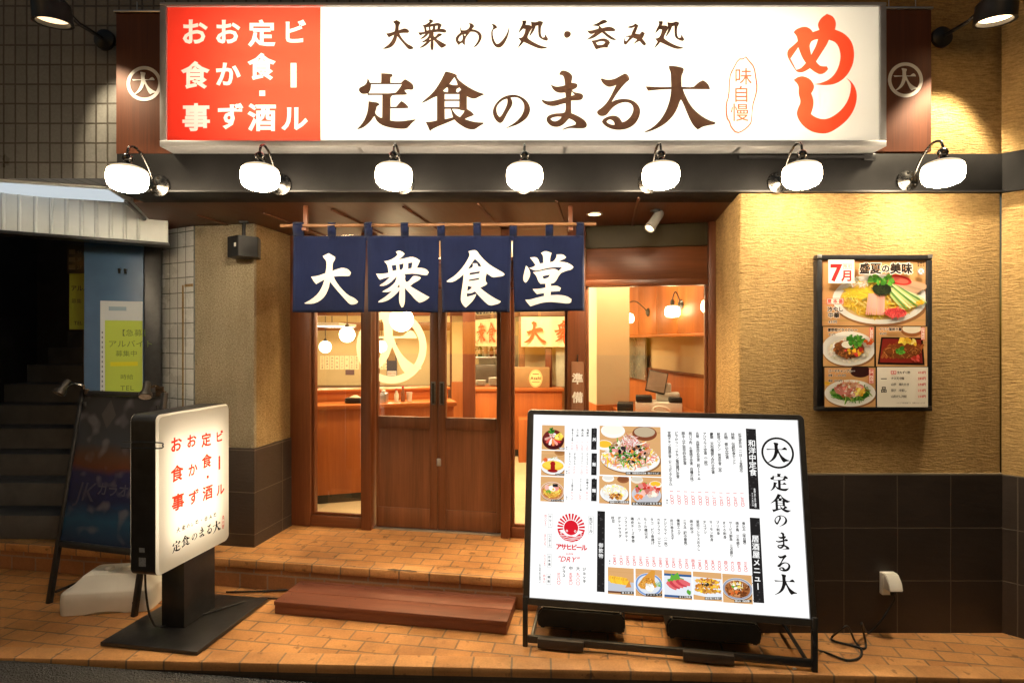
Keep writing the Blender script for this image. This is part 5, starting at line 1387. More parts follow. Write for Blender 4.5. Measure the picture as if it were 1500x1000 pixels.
# ------------------------------------------------------------------ framed food poster on the stucco wall
def poster():
    d = WD - 0.045
    k = d / F
    o = P(1281.5, 602, d)
    t = thing('food_poster', 'framed summer dishes poster in a black frame on the stucco wall', 'poster', o)
    def m(zx, zy):          # zoomed reading -> local x,z
        px, py = 1180 + zx / 3.845, 360 + zy / 3.845
        return ((px - 1281.5) * k, (602 - py) * k)
    w2 = 84.5 * k; h = 229 * k; fwid = 0.034
    b = MB()
    b.box((-w2, 0, 0.0), (w2, 0.043, fwid - 0.006), 0.004); b.box((-w2, 0, h - fwid + 0.006), (w2, 0.043, h), 0.004)
    b.box((-w2, 0.0005, fwid - 0.005), (-w2 + fwid - 0.004, 0.043, h - fwid + 0.005), 0.004); b.box((w2 - fwid + 0.006, 0.0005, fwid - 0.005), (w2, 0.043, h - fwid + 0.005), 0.004)
    fo_ = b.build('frame', M_BLACKMETAL, t)
    each('corner_clip', M_STEEL, fo_, [((sx * (w2 - 0.0005), -0.002, h - 0.02), (sx * (w2 - 0.026), 0.0, h + 0.001)) for sx in (-1, 1)], None, 0.0008)
    p = Print()
    x0, z1 = m(97, 78); x1, z0 = m(685, 912)
    p.rect(x0 - 0.01, z0 - 0.01, x1 + 0.01, z1 + 0.01, lin(40, 32, 28))
    def D(a, c, e, f, kind):
        xa, za = m(a, f); xb, zc = m(e, c); dish(p, xa, za, xb, zc, kind)
    D(97, 80, 685, 450, 'hiyashi'); D(100, 456, 388, 678, 'curry'); D(394, 456, 682, 678, 'unaju'); D(103, 684, 390, 906, 'goya')
    p.up(4); xa, za = m(396, 906); xb, zc = m(682, 682); p.rect(xa, za, xb, zc, lin(245, 240, 228))
    p.up(4)
    K = lin(25, 20, 18); RD = lin(215, 35, 35); W = lin(250, 248, 244)
    s = 1 / 3.845 * k
    xa, za = m(122, 212); xb, zc = m(268, 80); p.rect(xa, za, xb, zc, W); p.up()
    def g(ch, zx, zy, size, col, off=0.02, **kw):
        x, z = m(zx, zy); p.glyph(ch, x, z, size * s, col, off, **kw)
    def outlined(txt, zx, zy, size, pitch=1.0, vert=False, off=0.03):
        for i, ch in enumerate(txt):
            a, c = (zx, zy + i * size * pitch) if vert else (zx + i * size * pitch, zy)
            p.up(); g(ch, a, c, size, W, off + 0.06); p.up(); g(ch, a, c, size, K, off)
    g('7', 168, 150, 128, RD, 0.035); g('月', 228, 170, 66, RD, 0.03)
    xa, za = m(204, 132); xb, zc = m(254, 102); p.rect(xa, za, xb, zc, K); p.up(); xa, za = m(206, 130); xb, zc = m(252, 104); p.rect(xa, za, xb, zc, W); p.up()
    g('限', 218, 117, 22, K, 0.01); g('定', 240, 117, 22, K, 0.01)
    for ch, a in (('盛', 328), ('夏', 388), ('の', 444), ('美', 500), ('味', 562)): outlined(ch, a, 130, 62 if ch != 'の' else 48, off=0.045)
    for i, ch in enumerate('定食のまる大'):
        g(ch, 628 + (i % 3) * 14, 98 + (i // 3) * 15, 15, K, 0.03)
    x, z = m(643, 145); p.up(); p.ell(x, z, 21 * s, 21 * s, W, 24); p.up(); p.ell(x, z, 20 * s, 20 * s, K, 28, r0=0.82); p.brush('大', x, z, 25 * s, K)
    def stamp(txt, a, c, e, f, vert=False, size=26):
        xa, za = m(a, f); xb, zc = m(e, c); p.up(); p.rect(xa, za, xb, zc, RD); p.up(); q = 2.2 * s; p.rect(xa + q, za + q, xb - q, zc - q, lin(250, 235, 225)); p.up()
        n = len(txt)
        for i, ch in enumerate(txt):
            if vert: g(ch, (a + e) / 2, c + (f - c) * (i + 0.5) / n, size, RD, 0.02, rot=ch in ROT)
            else: g(ch, a + (e - a) * (i + 0.5) / n, (c + f) / 2, size, RD, 0.02)
    stamp('夏本番', 113, 296, 208, 330)
    outlined('冷やし', 132, 358, 30); outlined('中華', 136, 392, 32); outlined('850円', 128, 428, 18, 0.62)
    outlined('夏野菜ドライカレー', 128, 474, 20, 0.92); outlined('850円', 126, 498, 15, 0.6); stamp('濃いコク', 352, 460, 374, 522, True, 15)
    outlined('イワシ蒲焼き重', 414, 470, 19, 0.95); outlined('850円', 412, 494, 15, 0.6); stamp('ふわとろ', 640, 460, 662, 530, True, 16)
    outlined('ゴーヤチャンプルー', 128, 704, 18, 0.92); outlined('定食 1,000円', 126, 728, 14, 0.75); outlined('単品 800円', 126, 758, 14, 0.75); stamp('沖縄の味', 346, 692, 374, 774, True, 20)
    g('一', 430, 748, 34, K, 0.02); g('品', 430, 808, 34, K, 0.03)
    for i, (a, c) in enumerate((('生もずく酢', '430円'), ('ナス天冷麺', '280円'), ('山芋 梅たたき', '290円'), ('茄子 冷蒸し', '250円'), ('山形だし冷奴', '250円'))):
        zy = 712 + i * 33.5
        if i == 0:
            xa, za = m(470, zy + 9); xb, zc = m(500, zy - 9); p.rect(xa, za, xb, zc, RD); p.up(); g('夏', 478, zy, 14, W); g('季', 492, zy, 14, W)
        for j, ch in enumerate(a): g(ch, (478 if i else 512) + j * 14.5, zy, 16, K, 0.015)
        for j, ch in enumerate(c): g(ch, 626 + j * 10.5, zy, 17, RD, 0.02)
    for j, ch in enumerate('※すべて税込価格です 画像はイメージです'): g(ch, 506 + j * 8, 882, 8.5, lin(90, 85, 80), 0.0)
    p.build('sheet', print_mat('poster_print', 'paper', rough=0.35), t, face_frame((0, 0.012, 0), (1, 0, 0), (0, 0, 1)))
poster()

# ------------------------------------------------------------------ backlit menu stand
def menu_stand():
    O = Vector((0.067, 3.042, 0))
    MS = Matrix.Translation(O) @ Matrix.Rotation(-TH, 4, 'Z'); MSI = MS.inverted()
    t = thing('menu_stand', 'large black A-frame menu stand with a backlit white menu panel', 'menu stand', O, -TH)
    lean = math.atan2(0.19, 1.03)
    up = Vector((0, math.sin(lean), math.cos(lean)))
    z0 = 0.205
    n_l = Vector((0, -math.cos(lean), math.sin(lean)))
    o_w = MS @ Vector((0, 0, z0)); n_w = (MS.to_3x3() @ n_l)
    def onp(px, py):                    # photo point -> panel coordinates
        l = MSI @ hit(px, py, o_w, n_w)
        q = l - Vector((0, 0, z0))
        return (q.x, q.dot(up))
    def m(zx, zy): return onp(750 + zx / 3.125, 590 + zy / 3.125)
    a = onp(772, 602); b_ = onp(1176, 604); c = onp(766, 887); d = onp(1199.5, 917)
    xl = (a[0] + c[0]) / 2; xr = (b_[0] + d[0]) / 2; yt = (a[1] + b_[1]) / 2; yb = (c[1] + d[1]) / 2
    e1 = m(98, 58); e2 = m(1312, 72); e3 = m(80, 893); e4 = m(1362, 985)
    sl = (e1[0] + e3[0]) / 2; sr = (e2[0] + e4[0]) / 2; stp = (e1[1] + e2[1]) / 2; sb = (e3[1] + e4[1]) / 2
    MP = face_frame((0, 0, z0), (1, 0, 0), tuple(up))     # x right, y up the panel, z towards the viewer
    def rrect(x0, y0, x1, y1, r, n=6):
        pts = []
        for cx, cy, a0 in ((x1 - r, y0 + r, -90), (x1 - r, y1 - r, 0), (x0 + r, y1 - r, 90), (x0 + r, y0 + r, 180)):
            for k in range(n + 1):
                g = R(a0 + 90 * k / n); pts.append((cx + r * math.cos(g), cy + r * math.sin(g)))
        return pts
    # frame: a rounded ring with depth
    out = rrect(xl, yb, xr, yt, 0.028); inn = rrect(sl, sb, sr, stp, 0.003)
    b = MB(); bm = b.bm; n = len(out)
    def ring(pts, z): return [bm.verts.new((x, y, z)) for x, y in pts]
    mid = [((x - (xl + xr) / 2) * 0.995 + (xl + xr) / 2, (y - (yb + yt) / 2) * 0.992 + (yb + yt) / 2) for x, y in out]
    rs = [ring(out, -0.045), ring(out, -0.006), ring(mid, 0.004), ring(inn, 0.004), ring(inn, -0.008)]
    for p1, p2 in zip(rs, rs[1:]):
        for k in range(n):
            f = bm.faces.new((p1[k], p1[(k + 1) % n], p2[(k + 1) % n], p2[k])); f.smooth = False
    bm.faces.new(rs[0][::-1])
    b.build('frame', M_BLACKMETAL, t, MP)
    b = MB(); b.box((sl + 0.0005, sb + 0.0005, -0.012), (sr - 0.0005, stp - 0.0005, -0.009)); b.build('light_panel', emit('backlit_white', (1.0, 0.995, 0.98), 0.98), t, MP)
    # legs, feet rails, rear legs
    yb_l = MP @ Vector((0, yb, 0))
    each('front_leg', M_BLACKMETAL, t, [((x - 0.013, -0.006, 0.0), (x + 0.013, 0.022, yb_l.z + 0.05)) for x in (xl + 0.014, xr - 0.014)])
    b = MB(); b.box((xl + 0.028, -0.004, 0.022), (xr - 0.028, 0.018, 0.060), 0.003); b.build('front_rail', M_BLACKMETAL, t)
    for x in (xl + 0.07, xr - 0.07):
        b = MB(); b.tube([(x, 0.40, 0.0), (x, 0.215, 1.0)], 0.012, 10); b.build('rear_leg', M_BLACKMETAL, t)
    b = MB(); b.box((xl + 0.07, 0.385, 0.03), (xr - 0.07, 0.405, 0.055), 0.003); b.build('rear_rail', M_BLACKMETAL, t)
    each('side_rail', M_BLACKMETAL, t, [((x - 0.009, 0.02, 0.045), (x + 0.009, 0.384, 0.058)) for x in (xl + 0.05, xr - 0.05)])
    for x0, x1 in ((0.075, 0.32), (0.83, 1.08)):
        b = MB(); b.box((x0, -0.030, 0.012), (x1, -0.0045, 0.062), 0.004); b.build('weight_bar', plain('dark_rubber_bar', (0.03, 0.022, 0.018), 0.6), t)
    # ---------------- the printed menu
    K = lin(28, 26, 25); RD = lin(214, 44, 42); W = lin(250, 250, 248)
    p = Print(0.00003)
    def ppm(zx, zy): # panel metres per zoomed pixel, near a spot
        a = m(zx, zy); c = m(zx, zy + 20); return (a[1] - c[1]) / 20
    def vcol(txt, zx, zy0, zy1, size, col, off=0.01, zx1=None):
        off = off + 0.012 if size < 20 else off
        n = len(txt)
        for i, ch in enumerate(txt):
            t_ = (i + 0.5) / n
            x, y = m(zx + ((zx1 - zx) * t_ if zx1 is not None else 0), zy0 + (zy1 - zy0) * t_)
            p.glyph(ch, x, y, size * ppm(zx, zy0), col, off, rot=ch in ROT)
    def vauto(txt, zx, zy0, size, col, off=0.01, slope=0.0):
        vcol(txt, zx, zy0, zy0 + len(txt) * size * 1.02, size, col, off, zx + slope * len(txt) * size)
    def R4(a, c, e, f, col):
        p.poly([m(a, f), m(e, f), m(e, c), m(a, c)], col)
    def Q4(q, col): p.poly([m(*v) for v in q], col)
    # right hand title column
    x, y = m(1218, 228); r = 72 * ppm(1218, 228)
    p.ell(x, y, r, r, K, 60, r0=0.87); p.brush('大', x, y, r * 1.42, K)
    for ch, zx, zy, s in (('定', 1226, 363, 84), ('食', 1231, 459, 90), ('の', 1233, 540, 58), ('ま', 1240, 632, 80), ('る', 1246, 733, 78), ('大', 1254, 833, 104)):
        x, y = m(zx, zy); p.brush(ch, x, y, s * ppm(zx, zy), K)
    # black label bars
    BK = lin(36, 34, 34); BK2 = lin(62, 60, 60)
    def bar(q):
        Q4(q, BK); p.up()
        for i in range(26):
            s_, t_ = random.random(), random.random()
            a = [q[0][j] * (1 - s_) + q[1][j] * s_ for j in (0, 1)]; c = [q[3][j] * (1 - s_) + q[2][j] * s_ for j in (0, 1)]
            zx, zy = a[0] * (1 - t_) + c[0] * t_, a[1] * (1 - t_) + c[1] * t_
            wx = min(zx - min(q[0][0], q[3][0]), max(q[1][0], q[2][0]) - zx, 9)
            if wx > 2:
                x, y = m(zx, zy); p.ell(x, y, wx * 0.5 * ppm(zx, zy), wx * 0.4 * ppm(zx, zy), rj(BK2, 0.3), 8, jit=0.3)
        p.up()
    bar([(1072, 116), (1118, 119), (1136, 488), (1088, 485)]); bar([(1090, 524), (1136, 527), (1157, 917), (1108, 914)])
    bar([(391, 494), (426, 496), (424, 867), (388, 864)])
    for y0, y1 in ((115, 214), (229, 331), (347, 450)): bar([(364, y0), (389, y0 + 1), (387, y1), (362, y1 - 1)])
    vcol('和洋中定食', 1099, 168, 334, 33, W, 0.02, 1106); vcol('単品はごはん・みそ汁・漬物付', 1112, 392, 478, 9, W, 0, 1117); vcol('プラス五〇円', 1101, 410, 474, 9, W, 0, 1105)
    vcol('居酒屋メニュー', 1115, 604, 858, 34, W, 0.02, 1128); vcol('御飲物', 407, 640, 712, 22, W, 0.015)
    vcol('丼', 377, 156, 178, 18, W, 0.02); vcol('飯', 376, 270, 292, 18, W, 0.02); vcol('麺', 375, 390, 412, 18, W, 0.02)
    # set meals
    for i, (s, pr, ln) in enumerate((('松花堂弁当（一日10食限定）', '一、三八〇', 188), ('特製 伝統和食セット', '一、三八〇', 145), ('名物 煮込み定食', '一、〇〇〇', 120), ('鮮度バツグン 刺身定食（並）', '一、二八〇', 190), ('豪華 天布羅盛り合わせ定食', '一、一〇〇', 190),
                                  ('アジフライ定食（二枚）', '一、〇〇〇', 162), ('名物 肉野菜炒め定食（約500g）', '一、〇〇〇', 228), ('豚バラ肉 生姜焼き定食（自慢の味）', '一、〇〇〇', 235), ('豚キムチ旨辛炒め定食', '一、〇〇〇', 152), ('どでかっ!!チキン竜田揚げ定食', '一、〇〇〇', 214), ('宮崎チキン南蛮定食（たっぷりタルタル）', '一、〇〇〇', 258))):
        zx = 1044 - i * 32.4; zy = 138 - i * 0.8
        vcol(s, zx, zy, zy + ln, min(17, ln / len(s) * 1.12), K, 0.012, zx + 8)
        vcol(pr, zx + 10, 408 + 70 * 0 - i * 1.0, 474 - i * 1.2, 16, RD, 0.018, zx + 15)
    vcol('税込', 711, 440, 462, 9, K)
    # pub menu
    pub = (('煮込み（味自慢）', '三九〇', 112), ('焼き鳥 三本盛り', '四五〇', 120), ('サービス鮮魚 三点盛り', '六八〇', 165), ('まぐろ刺身', '四〇〇', 82), ('ブリ刺身', '六〇〇', 66), ('サーモン刺身', '五〇〇', 96), ('タコブツ', '五〇〇', 64), ('釜茹でシラスおろし', '二五〇', 142), ('焼き餃子', '四五〇', 66),
           ('ニラ玉（町中華風）', '三九〇', 128), ('備後エッグ', '三九〇', 74), ('出汁巻き玉子', '三九〇', 98), ('アジフライ（一枚）', '三五〇', 138), ('カキフライ（二ケ）', '三五〇', 140), ('タコ ピリ串揚げ', '三九〇', 124), ('ちくわ磯辺天', '二九〇', 98), ('ハムカツ', '三九〇', 66), ('鶏皮チーズ春巻', '三九〇', 118), ('フライドポテト', '三九〇', 116), ('ポテトサラダ', '二〇〇', 98), ('枝豆', '二五〇', 32))
    for i, (s, pr, ln) in enumerate(pub):
        zx = 1062 - i * 30.1; zy = 545 - i * 1.35
        vcol(s, zx, zy, zy + ln, min(15.5, ln / len(s) * 1.1), K, 0.012, zx + 5)
        vcol(pr, zx + 8, 728 - i * 1.6, 775 - i * 1.75, 16, RD, 0.018, zx + 11)
    vcol('税込', 447, 718, 740, 8, K)
    # rice bowls, plates, noodles
    for zy, rows in ((118, (('海鮮丼', '一、一八〇', 347), ('鉄火丼', '一、一〇〇', 323), ('カツ丼', '一、〇〇〇', 300), ('親子丼カツ丼風', '八八〇', 277))), (228, (('カレーライス', '六六〇', 345), ('ロースカツカレー', '一、一〇〇', 321), ('オムライス', '七〇〇', 287), ('チャーハン', '六八〇', 264))), (346, (('中華そば', '五八〇', 345), ('チャーシュー麺', '一、〇〇〇', 315), ('ソース焼そば', '六八〇', 276)))):
        for s, pr, zx in rows:
            ln = min(56, 12.5 * len(s)); vcol(s, zx, zy, zy + ln, min(11.5, ln / len(s) * 1.05), K, 0.01, zx - 1)
            l2 = 40; vcol(pr, zx - 2, zy + 98 - l2, zy + 98, 10, RD, 0, zx - 3)
        vcol('税込', 250, zy + 80, zy + 96, 7, K)
    # photographs
    def DD(a, c, e, f, kind):
        q0 = m(a, f); q1 = m(e, c); dish(p, q0[0], q0[1], q1[0], q1[1], kind)
    # red beer mark: rising sun over waves
    def beer():
        x, y = m(270, 571); r = 66 * ppm(270, 571); RR = lin(212, 30, 45)
        p.ell(x, y, r * 0.52, r * 0.52, RR, 40)
        for k in range(0, 14):
            g = R(-10 + 15.4 * k); d = R(4.4)
            if g < R(-20) or g > R(200): continue
            v = [(x + rr * r * math.cos(g + s * dd), y + rr * r * math.sin(g + s * dd)) for rr, s, dd in ((0.57, -1, d * 1.1), (1.0, -1, d), (1.0, 1, d), (0.57, 1, d * 1.1))]
            p.poly(v, RR)
        # waves: red lower bowl with white crests
        p.up(); low = [(x + r * math.cos(R(q)), y + r * math.sin(R(q))) for q in range(196, 345, 6)]
        crest = [(x + r * 0.95, y - r * 0.20), (x + r * 0.60, y - r * 0.40), (x + r * 0.3, y - r * 0.62), (x, y - r * 0.55), (x - r * 0.3, y - r * 0.62), (x - r * 0.65, y - r * 0.36), (x - r * 0.95, y - r * 0.2)]
        p.poly(low + crest, RR)
        p.up()
        for k in range(4):
            yy = y - r * (0.58 + 0.11 * k); hw = r * math.sqrt(max(0, 1 - (0.58 + 0.11 * k) ** 2)) * 0.98
            for i in range(8):
                t0, t1 = -hw + 2 * hw * i / 8, -hw + 2 * hw * (i + 1) / 8
                w0, w1 = r * 0.035 * math.sin(i * 0.9 + k), r * 0.035 * math.sin((i + 1) * 0.9 + k)
                p.poly([(x + t0, yy + w0 - r * 0.018), (x + t1, yy + w1 - r * 0.018), (x + t1, yy + w1 + r * 0.018), (x + t0, yy + w0 + r * 0.018)], W)
        for cx_ in (-0.72, -0.5, 0.5, 0.72, 0.3, -0.3):
            p.ell(x + cx_ * r, y - r * (0.32 + 0.1 * math.cos(cx_ * 9)), r * 0.075, r * 0.075, W, 14, r0=0.55)
        p.up()
        sc = ppm(270, 660)
        for i, ch in enumerate('アサヒビール'):
            q = m(213 + i * 23.5, 658 + i * 1.0); p.glyph(ch, q[0], q[1], 29 * sc, RR, 0.045)
        q = m(246, 690)
        p.htext('SUPER', q[0], q[1], 12 * sc, RR, 0.01, shear=0.25)
        q = m(206, 712)
        p.htext('"DRY"', q[0], q[1], 34 * sc, RR, 0.012, shear=0.3, sx=1.05)
    beer()
    def boxed(txt, zx, zy0, zy1, w, size):
        p.up(); R4(zx - w, zy0, zx + w, zy1, lin(150, 150, 150)); p.up(); R4(zx - w + 1.3, zy0 + 1.3, zx + w - 1.3, zy1 - 1.3, W); p.up(); vcol(txt, zx, zy0 + 5, zy1 - 5, size, K, 0.012)
    boxed('生ビール', 361, 519, 600, 13, 17)
    boxed('サワー', 174, 507, 570, 10, 12); boxed('ハイボール', 172, 600, 662, 10, 11); boxed('日本酒', 170, 692, 752, 10, 12); boxed('焼酎', 168, 782, 832, 10, 12)
    vcol('四〇〇より', 153, 510, 566, 11, RD, 0); vcol('五〇〇より', 151, 600, 655, 11, RD, 0); vcol('六八〇より', 149, 695, 748, 11, RD, 0); vcol('四五〇', 147, 784, 826, 12, RD, 0)
    vcol('表示価格は税込価格です', 127, 738, 826, 8, K, 0)
    vcol('ジョッキ', 330, 752, 826, 18, K, 0.012, 331); vcol('大', 302, 746, 770, 20, K, 0.015); vcol('九八〇', 302, 776, 836, 20, RD, 0.01); vcol('中', 269, 746, 768, 20, K, 0.015); vcol('五五〇', 268, 776, 834, 20, RD, 0.01); vcol('グラス', 237, 746, 800, 17, K, 0.012); vcol('三八〇', 213, 776, 832, 19, RD, 0.01)
    DD(135, 103, 241, 212, 'donburi'); DD(132, 220, 241, 331, 'omurice'); DD(129, 340, 238, 449, 'ramen')
    DD(401, 110, 680, 327, 'stirfry'); DD(399, 338, 536, 458, 'nanban'); DD(545, 342, 684, 466, 'sashimi')
    DD(439, 756, 557, 871, 'gyoza'); DD(566, 763, 686, 880, 'ajifry'); DD(697, 769, 820, 890, 'maguro'); DD(830, 776, 957, 896, 'skewers'); DD(965, 786, 1094, 908, 'nikomi')
    p.up(30)
    for a, c, e, f, s in ((520, 314, 680, 327, '名物 肉野菜炒め定食（約500g）'), (445, 446, 536, 458, '宮崎チキン南蛮定食'), (548, 452, 684, 466, '鮮度バツグン刺身定食'), (498, 858, 556, 871, '焼き餃子'), (612, 868, 686, 880, 'アジフライ'), (760, 878, 820, 890, 'まぐろ刺身'), (880, 884, 957, 896, '焼き鳥三本盛り'), (1015, 896, 1094, 908, '煮込み（味自慢）'), (215, 204, 241, 212, '海鮮丼'), (200, 322, 240, 331, 'オムライス'), (180, 440, 238, 449, 'チャーシュー麺')):
        R4(a, c, e, f, lin(70, 62, 55)); p.up()
        n = len(s)
        for i, ch in enumerate(s):
            x, y = m(a + 3 + (e - a - 6) * (i + 0.5) / n, (c + f) / 2); p.glyph(ch, x, y, min(10, (e - a) / n) * ppm(a, c), W, 0.01)
        p.up()
    p.build('menu_print', print_mat('backlit_menu_print', 'lit', 1.0), t, MP @ Matrix.Translation((0, 0, -0.0086)))
    return MS, xl, xr
MS, msl, msr = menu_stand()

# two black water-filled weights resting across the stand's rails
def weight(loc, rz, label, mat, name='water_weight', s=1.0, group=None):
    t = thing(name, label, 'weight', loc, rz, group)
    b = MB()
    prof = [(-0.25, 0.0), (-0.21, 0.0), (-0.19, 0.022), (-0.09, 0.022), (-0.07, 0.0), (0.07, 0.0), (0.09, 0.022), (0.19, 0.022), (0.21, 0.0), (0.25, 0.0), (0.262, 0.03), (0.262, 0.085), (0.235, 0.125), (-0.235, 0.125), (-0.262, 0.085), (-0.262, 0.03)]
    lo = [b.bm.verts.new((x * s, -0.14 * s, z * s)) for x, z in prof]; hi = [b.bm.verts.new((x * s, 0.14 * s, z * s)) for x, z in prof]
    n = len(prof); b.bm.faces.new(lo); b.bm.faces.new(hi[::-1])
    for i in range(n): b.bm.faces.new((lo[i], hi[i], hi[(i + 1) % n], lo[(i + 1) % n]))
    es = [e for e in b.bm.edges if e.is_manifold]
    bmesh.ops.bevel(b.bm, geom=es, offset=0.010 * s, segments=2, affect='EDGES')
    b.build('tank', mat, t)
    b = MB()
    b.box((-0.17 * s, -0.085 * s, 0.1255 * s), (0.17 * s, 0.085 * s, 0.142 * s), 0.008); dk = b.build('raised_deck', mat, t)
    for x in (-0.10, 0.10):
        b = MB(); b.lathe([(0.032 * s, 0.1425 * s), (0.032 * s, 0.158 * s), (0.026 * s, 0.163 * s), (0.0, 0.163 * s)], 20, Matrix.Translation((x * s, 0, 0)), caps=False); b.build('cap', mat, dk)
    return t
weight(MS @ Vector((0.30, 0.22, 0.06)), -TH, 'black water tank weight behind the menu stand, under its beer prices', M_PLASTIC_BLK, s=0.92, group='black weights behind the menu stand')
weight(MS @ Vector((1.00, 0.22, 0.06)), -TH, 'black water tank weight behind the menu stand, nearer the wall outlet', M_PLASTIC_BLK, s=0.92, group='black weights behind the menu stand')

# ------------------------------------------------------------------ backlit box sign on a post
def box_sign():
    O = Vector((-2.029, 3.075, 0))
    MB_ = Matrix.Translation(O) @ Matrix.Rotation(-TH, 4, 'Z'); MI = MB_.inverted()
    t = thing('light_box_sign', 'upright backlit box sign with orange words on a black post and base plate', 'sign', O, -TH)
    b = MB(); b.box((-0.197, -0.07, 0.004), (0.391, 0.555, 0.026), 0.003); b.build('base_plate', M_BLACKMETAL, t)
    b = MB(); b.box((0.002, 0.13, 0.0262), (0.148, 0.385, 0.3985), 0.004); b.build('post', M_BLACKMETAL, t)
    x0, x1, y0, y1, z0, z1 = -0.012, 0.160, -0.078, 0.507, 0.400, 1.264
    # rounded casing (open ring) and two translucent faces
    def rr(r, d, n=7):
        pts = []
        for cy, cz, a0 in ((y1 - r - d, z0 + r + d, -90), (y1 - r - d, z1 - r - d, 0), (y0 + r + d, z1 - r - d, 90), (y0 + r + d, z0 + r + d, 180)):
            for k in range(n + 1):
                g = R(a0 + 90 * k / n); pts.append((cy + r * math.cos(g), cz + r * math.sin(g)))
        return pts
    b = MB(); bm = b.bm
    o, i = rr(0.04, 0), rr(0.034, 0.006)
    n = len(o)
    rings = [[bm.verts.new((x, y, z)) for y, z in q] for x, q in ((x0 + 0.012, i), (x0 + 0.012, o), (x1 - 0.012, o), (x1 - 0.012, i))]
    for p1, p2 in list(zip(rings, rings[1:])) + [(rings[3], rings[0])]:
        for k in range(n): bm.faces.new((p1[k], p1[(k + 1) % n], p2[(k + 1) % n], p2[k]))
    cs = b.build('casing', M_BLACKMETAL, t)
    tr = translucent('cream_acrylic', (0.88, 0.82, 0.70))
    for xe, xi, sgn in ((x1, x1 - 0.0115, 1), (x0, x0 + 0.0115, -1)):
        b = MB(); bm = b.bm
        o2, i2 = rr(0.034, 0.001), rr(0.028, 0.012)
        A = [bm.verts.new((xi, y, z)) for y, z in o2]; B = [bm.verts.new((xe, y, z)) for y, z in i2]
        for k in range(n):
            f = bm.faces.new((A[k], A[(k + 1) % n], B[(k + 1) % n], B[k]))
        bm.faces.new(B)
        b.build('face', tr, t)
    tb2 = emit('box_tube', (1.0, 0.88, 0.70), BOX_L)
    for y in (0.07, 0.2145, 0.36):
        b = MB(); b.cyl((0.074, y, z0 + 0.13), (0.074, y, z1 - 0.13), 0.022, 12); b.build('tube', tb2, t)
    # ink
    n_w = MB_.to_3x3() @ Vector((1, 0, 0)); o_w = MB_ @ Vector((x1, 0, 0))
    def m(zx, zy):
        l = MI @ hit(240 + zx / 4.352, 590 + zy / 4.352, o_w, n_w); return (l.y, l.z)
    OR = (0.80, 0.045, 0.018); BK = (0.012, 0.009, 0.007)
    for side in (1, -1):
        p = Print(0.0002)
        my = (y0 + y1) / 2
        def fx(y): return y if side == 1 else y
        sc = abs(m(200, 500)[1] - m(200, 560)[1]) / 60
        hs = abs(m(180, 500)[0] - m(280, 500)[0]) / 100 / sc
        for ch, zx, zy, s in (('お', 78, 265, 92), ('食', 84, 449, 96), ('事', 90, 631, 98), ('お', 176, 243, 84), ('か', 184, 425, 80), ('ず', 190, 600, 90), ('定', 270, 235, 88), ('食', 273, 370, 88), ('酒', 279, 571, 92), ('ビ', 353, 214, 76), ('ル', 360, 551, 78)):
            x, y = m(zx, zy); p.glyph(ch, x, y, s * sc * 1.05, OR, 0.03)
        x, y = m(353, 380); p.rect(x - 0.008, y - 0.042, x + 0.008, y + 0.042, OR); x, y = m(279, 470); p.rect(x - 0.009, y - 0.009, x + 0.009, y + 0.009, OR)
        for ch, zx, zy, s in (('定', 80, 912, 70), ('食', 138, 877, 72), ('の', 195, 852, 48), ('ま', 240, 822, 66), ('る', 290, 802, 62), ('大', 337, 785, 82)):
            x, y = m(zx, zy); p.brush(ch, x, y, s * sc, BK)
        for ch, zx, zy, s in (('大n', 92, 806, 34), ('衆n', 125, 794, 34), ('めs', 155, 781, 26), ('しs', 180, 772, 24), ('処', 210, 757, 30), ('・', 239, 746, 8), ('呑', 268, 736, 32), ('み', 297, 725, 26), ('処', 325, 711, 30)):
            x, y = m(zx, zy); p.brush(ch, x, y, s * sc, BK)
        x, y = m(377, 758); p.ell(x, y, 9 * sc * hs, 46 * sc, OR, 24, r0=0.86, jit=0.03)
        for i2_, ch in enumerate('味自慢'): xx, yy = m(377, 734 + i2_ * 24); p.glyph(ch, xx, yy, 20 * sc, OR, 0.0)
        if side == 1: p.build('lettering', M_INK, t, face_frame((x1 + 0.0008, 0, 0), (0, 1, 0), (0, 0, 1)))
        else: p.build('lettering', M_INK, t, face_frame((x0 - 0.0008, y0 + y1, 0), (0, -1, 0), (0, 0, 1)))
    # wire guard loop, stickers
    b = MB(); b.tube(spline([(x0 - 0.03, y0 - 0.012, 1.118), (x1 + 0.02, y0 - 0.012, 1.120), (x1 + 0.035, y0 - 0.002, 1.105), (x1 + 0.02, y0 - 0.012, 1.090), (x0 - 0.03, y0 - 0.012, 1.086)], 6), 0.0035, 8); b.build('wire_loop', M_BLACKMETAL, t)
    stk = plain('silver_sticker', (0.30, 0.33, 0.38), 0.5, 0, 0.3, 160)
    b = MB(); b.box((0.050, y0 - 0.0012, 0.455), (0.092, y0 - 0.0003, 0.502)); b.build('sticker', stk, cs)
    b = MB(); b.box((0.052, y0 - 0.0012, 0.530), (0.085, y0 - 0.0003, 0.554)); b.build('sticker', stk, cs)
    # its lead, a child of nothing: a cord of its own
    c = MB()
    pts = [MB_ @ Vector(q) for q in ((-0.004, 0.02, 0.41), (-0.005, 0.03, 0.25), (0.0, 0.06, 0.10), (0.02, 0.12, 0.033), (0.16, 0.30, 0.033), (0.25, 0.42, 0.034), (0.32, 0.57, 0.012), (0.48, 0.60, 0.010), (0.66, 0.72, 0.010), (0.64, 0.80, 0.010), (0.44, 0.72, 0.010), (0.24, 0.66, 0.010), (0.05, 0.62, 0.010))]
    c.tube(spline(pts, 7), 0.0055, 8); tag(c.build('sign_cord', M_RUBBER), 'black power cord looping over the tiles beside the upright box sign', 'cord')
box_sign()

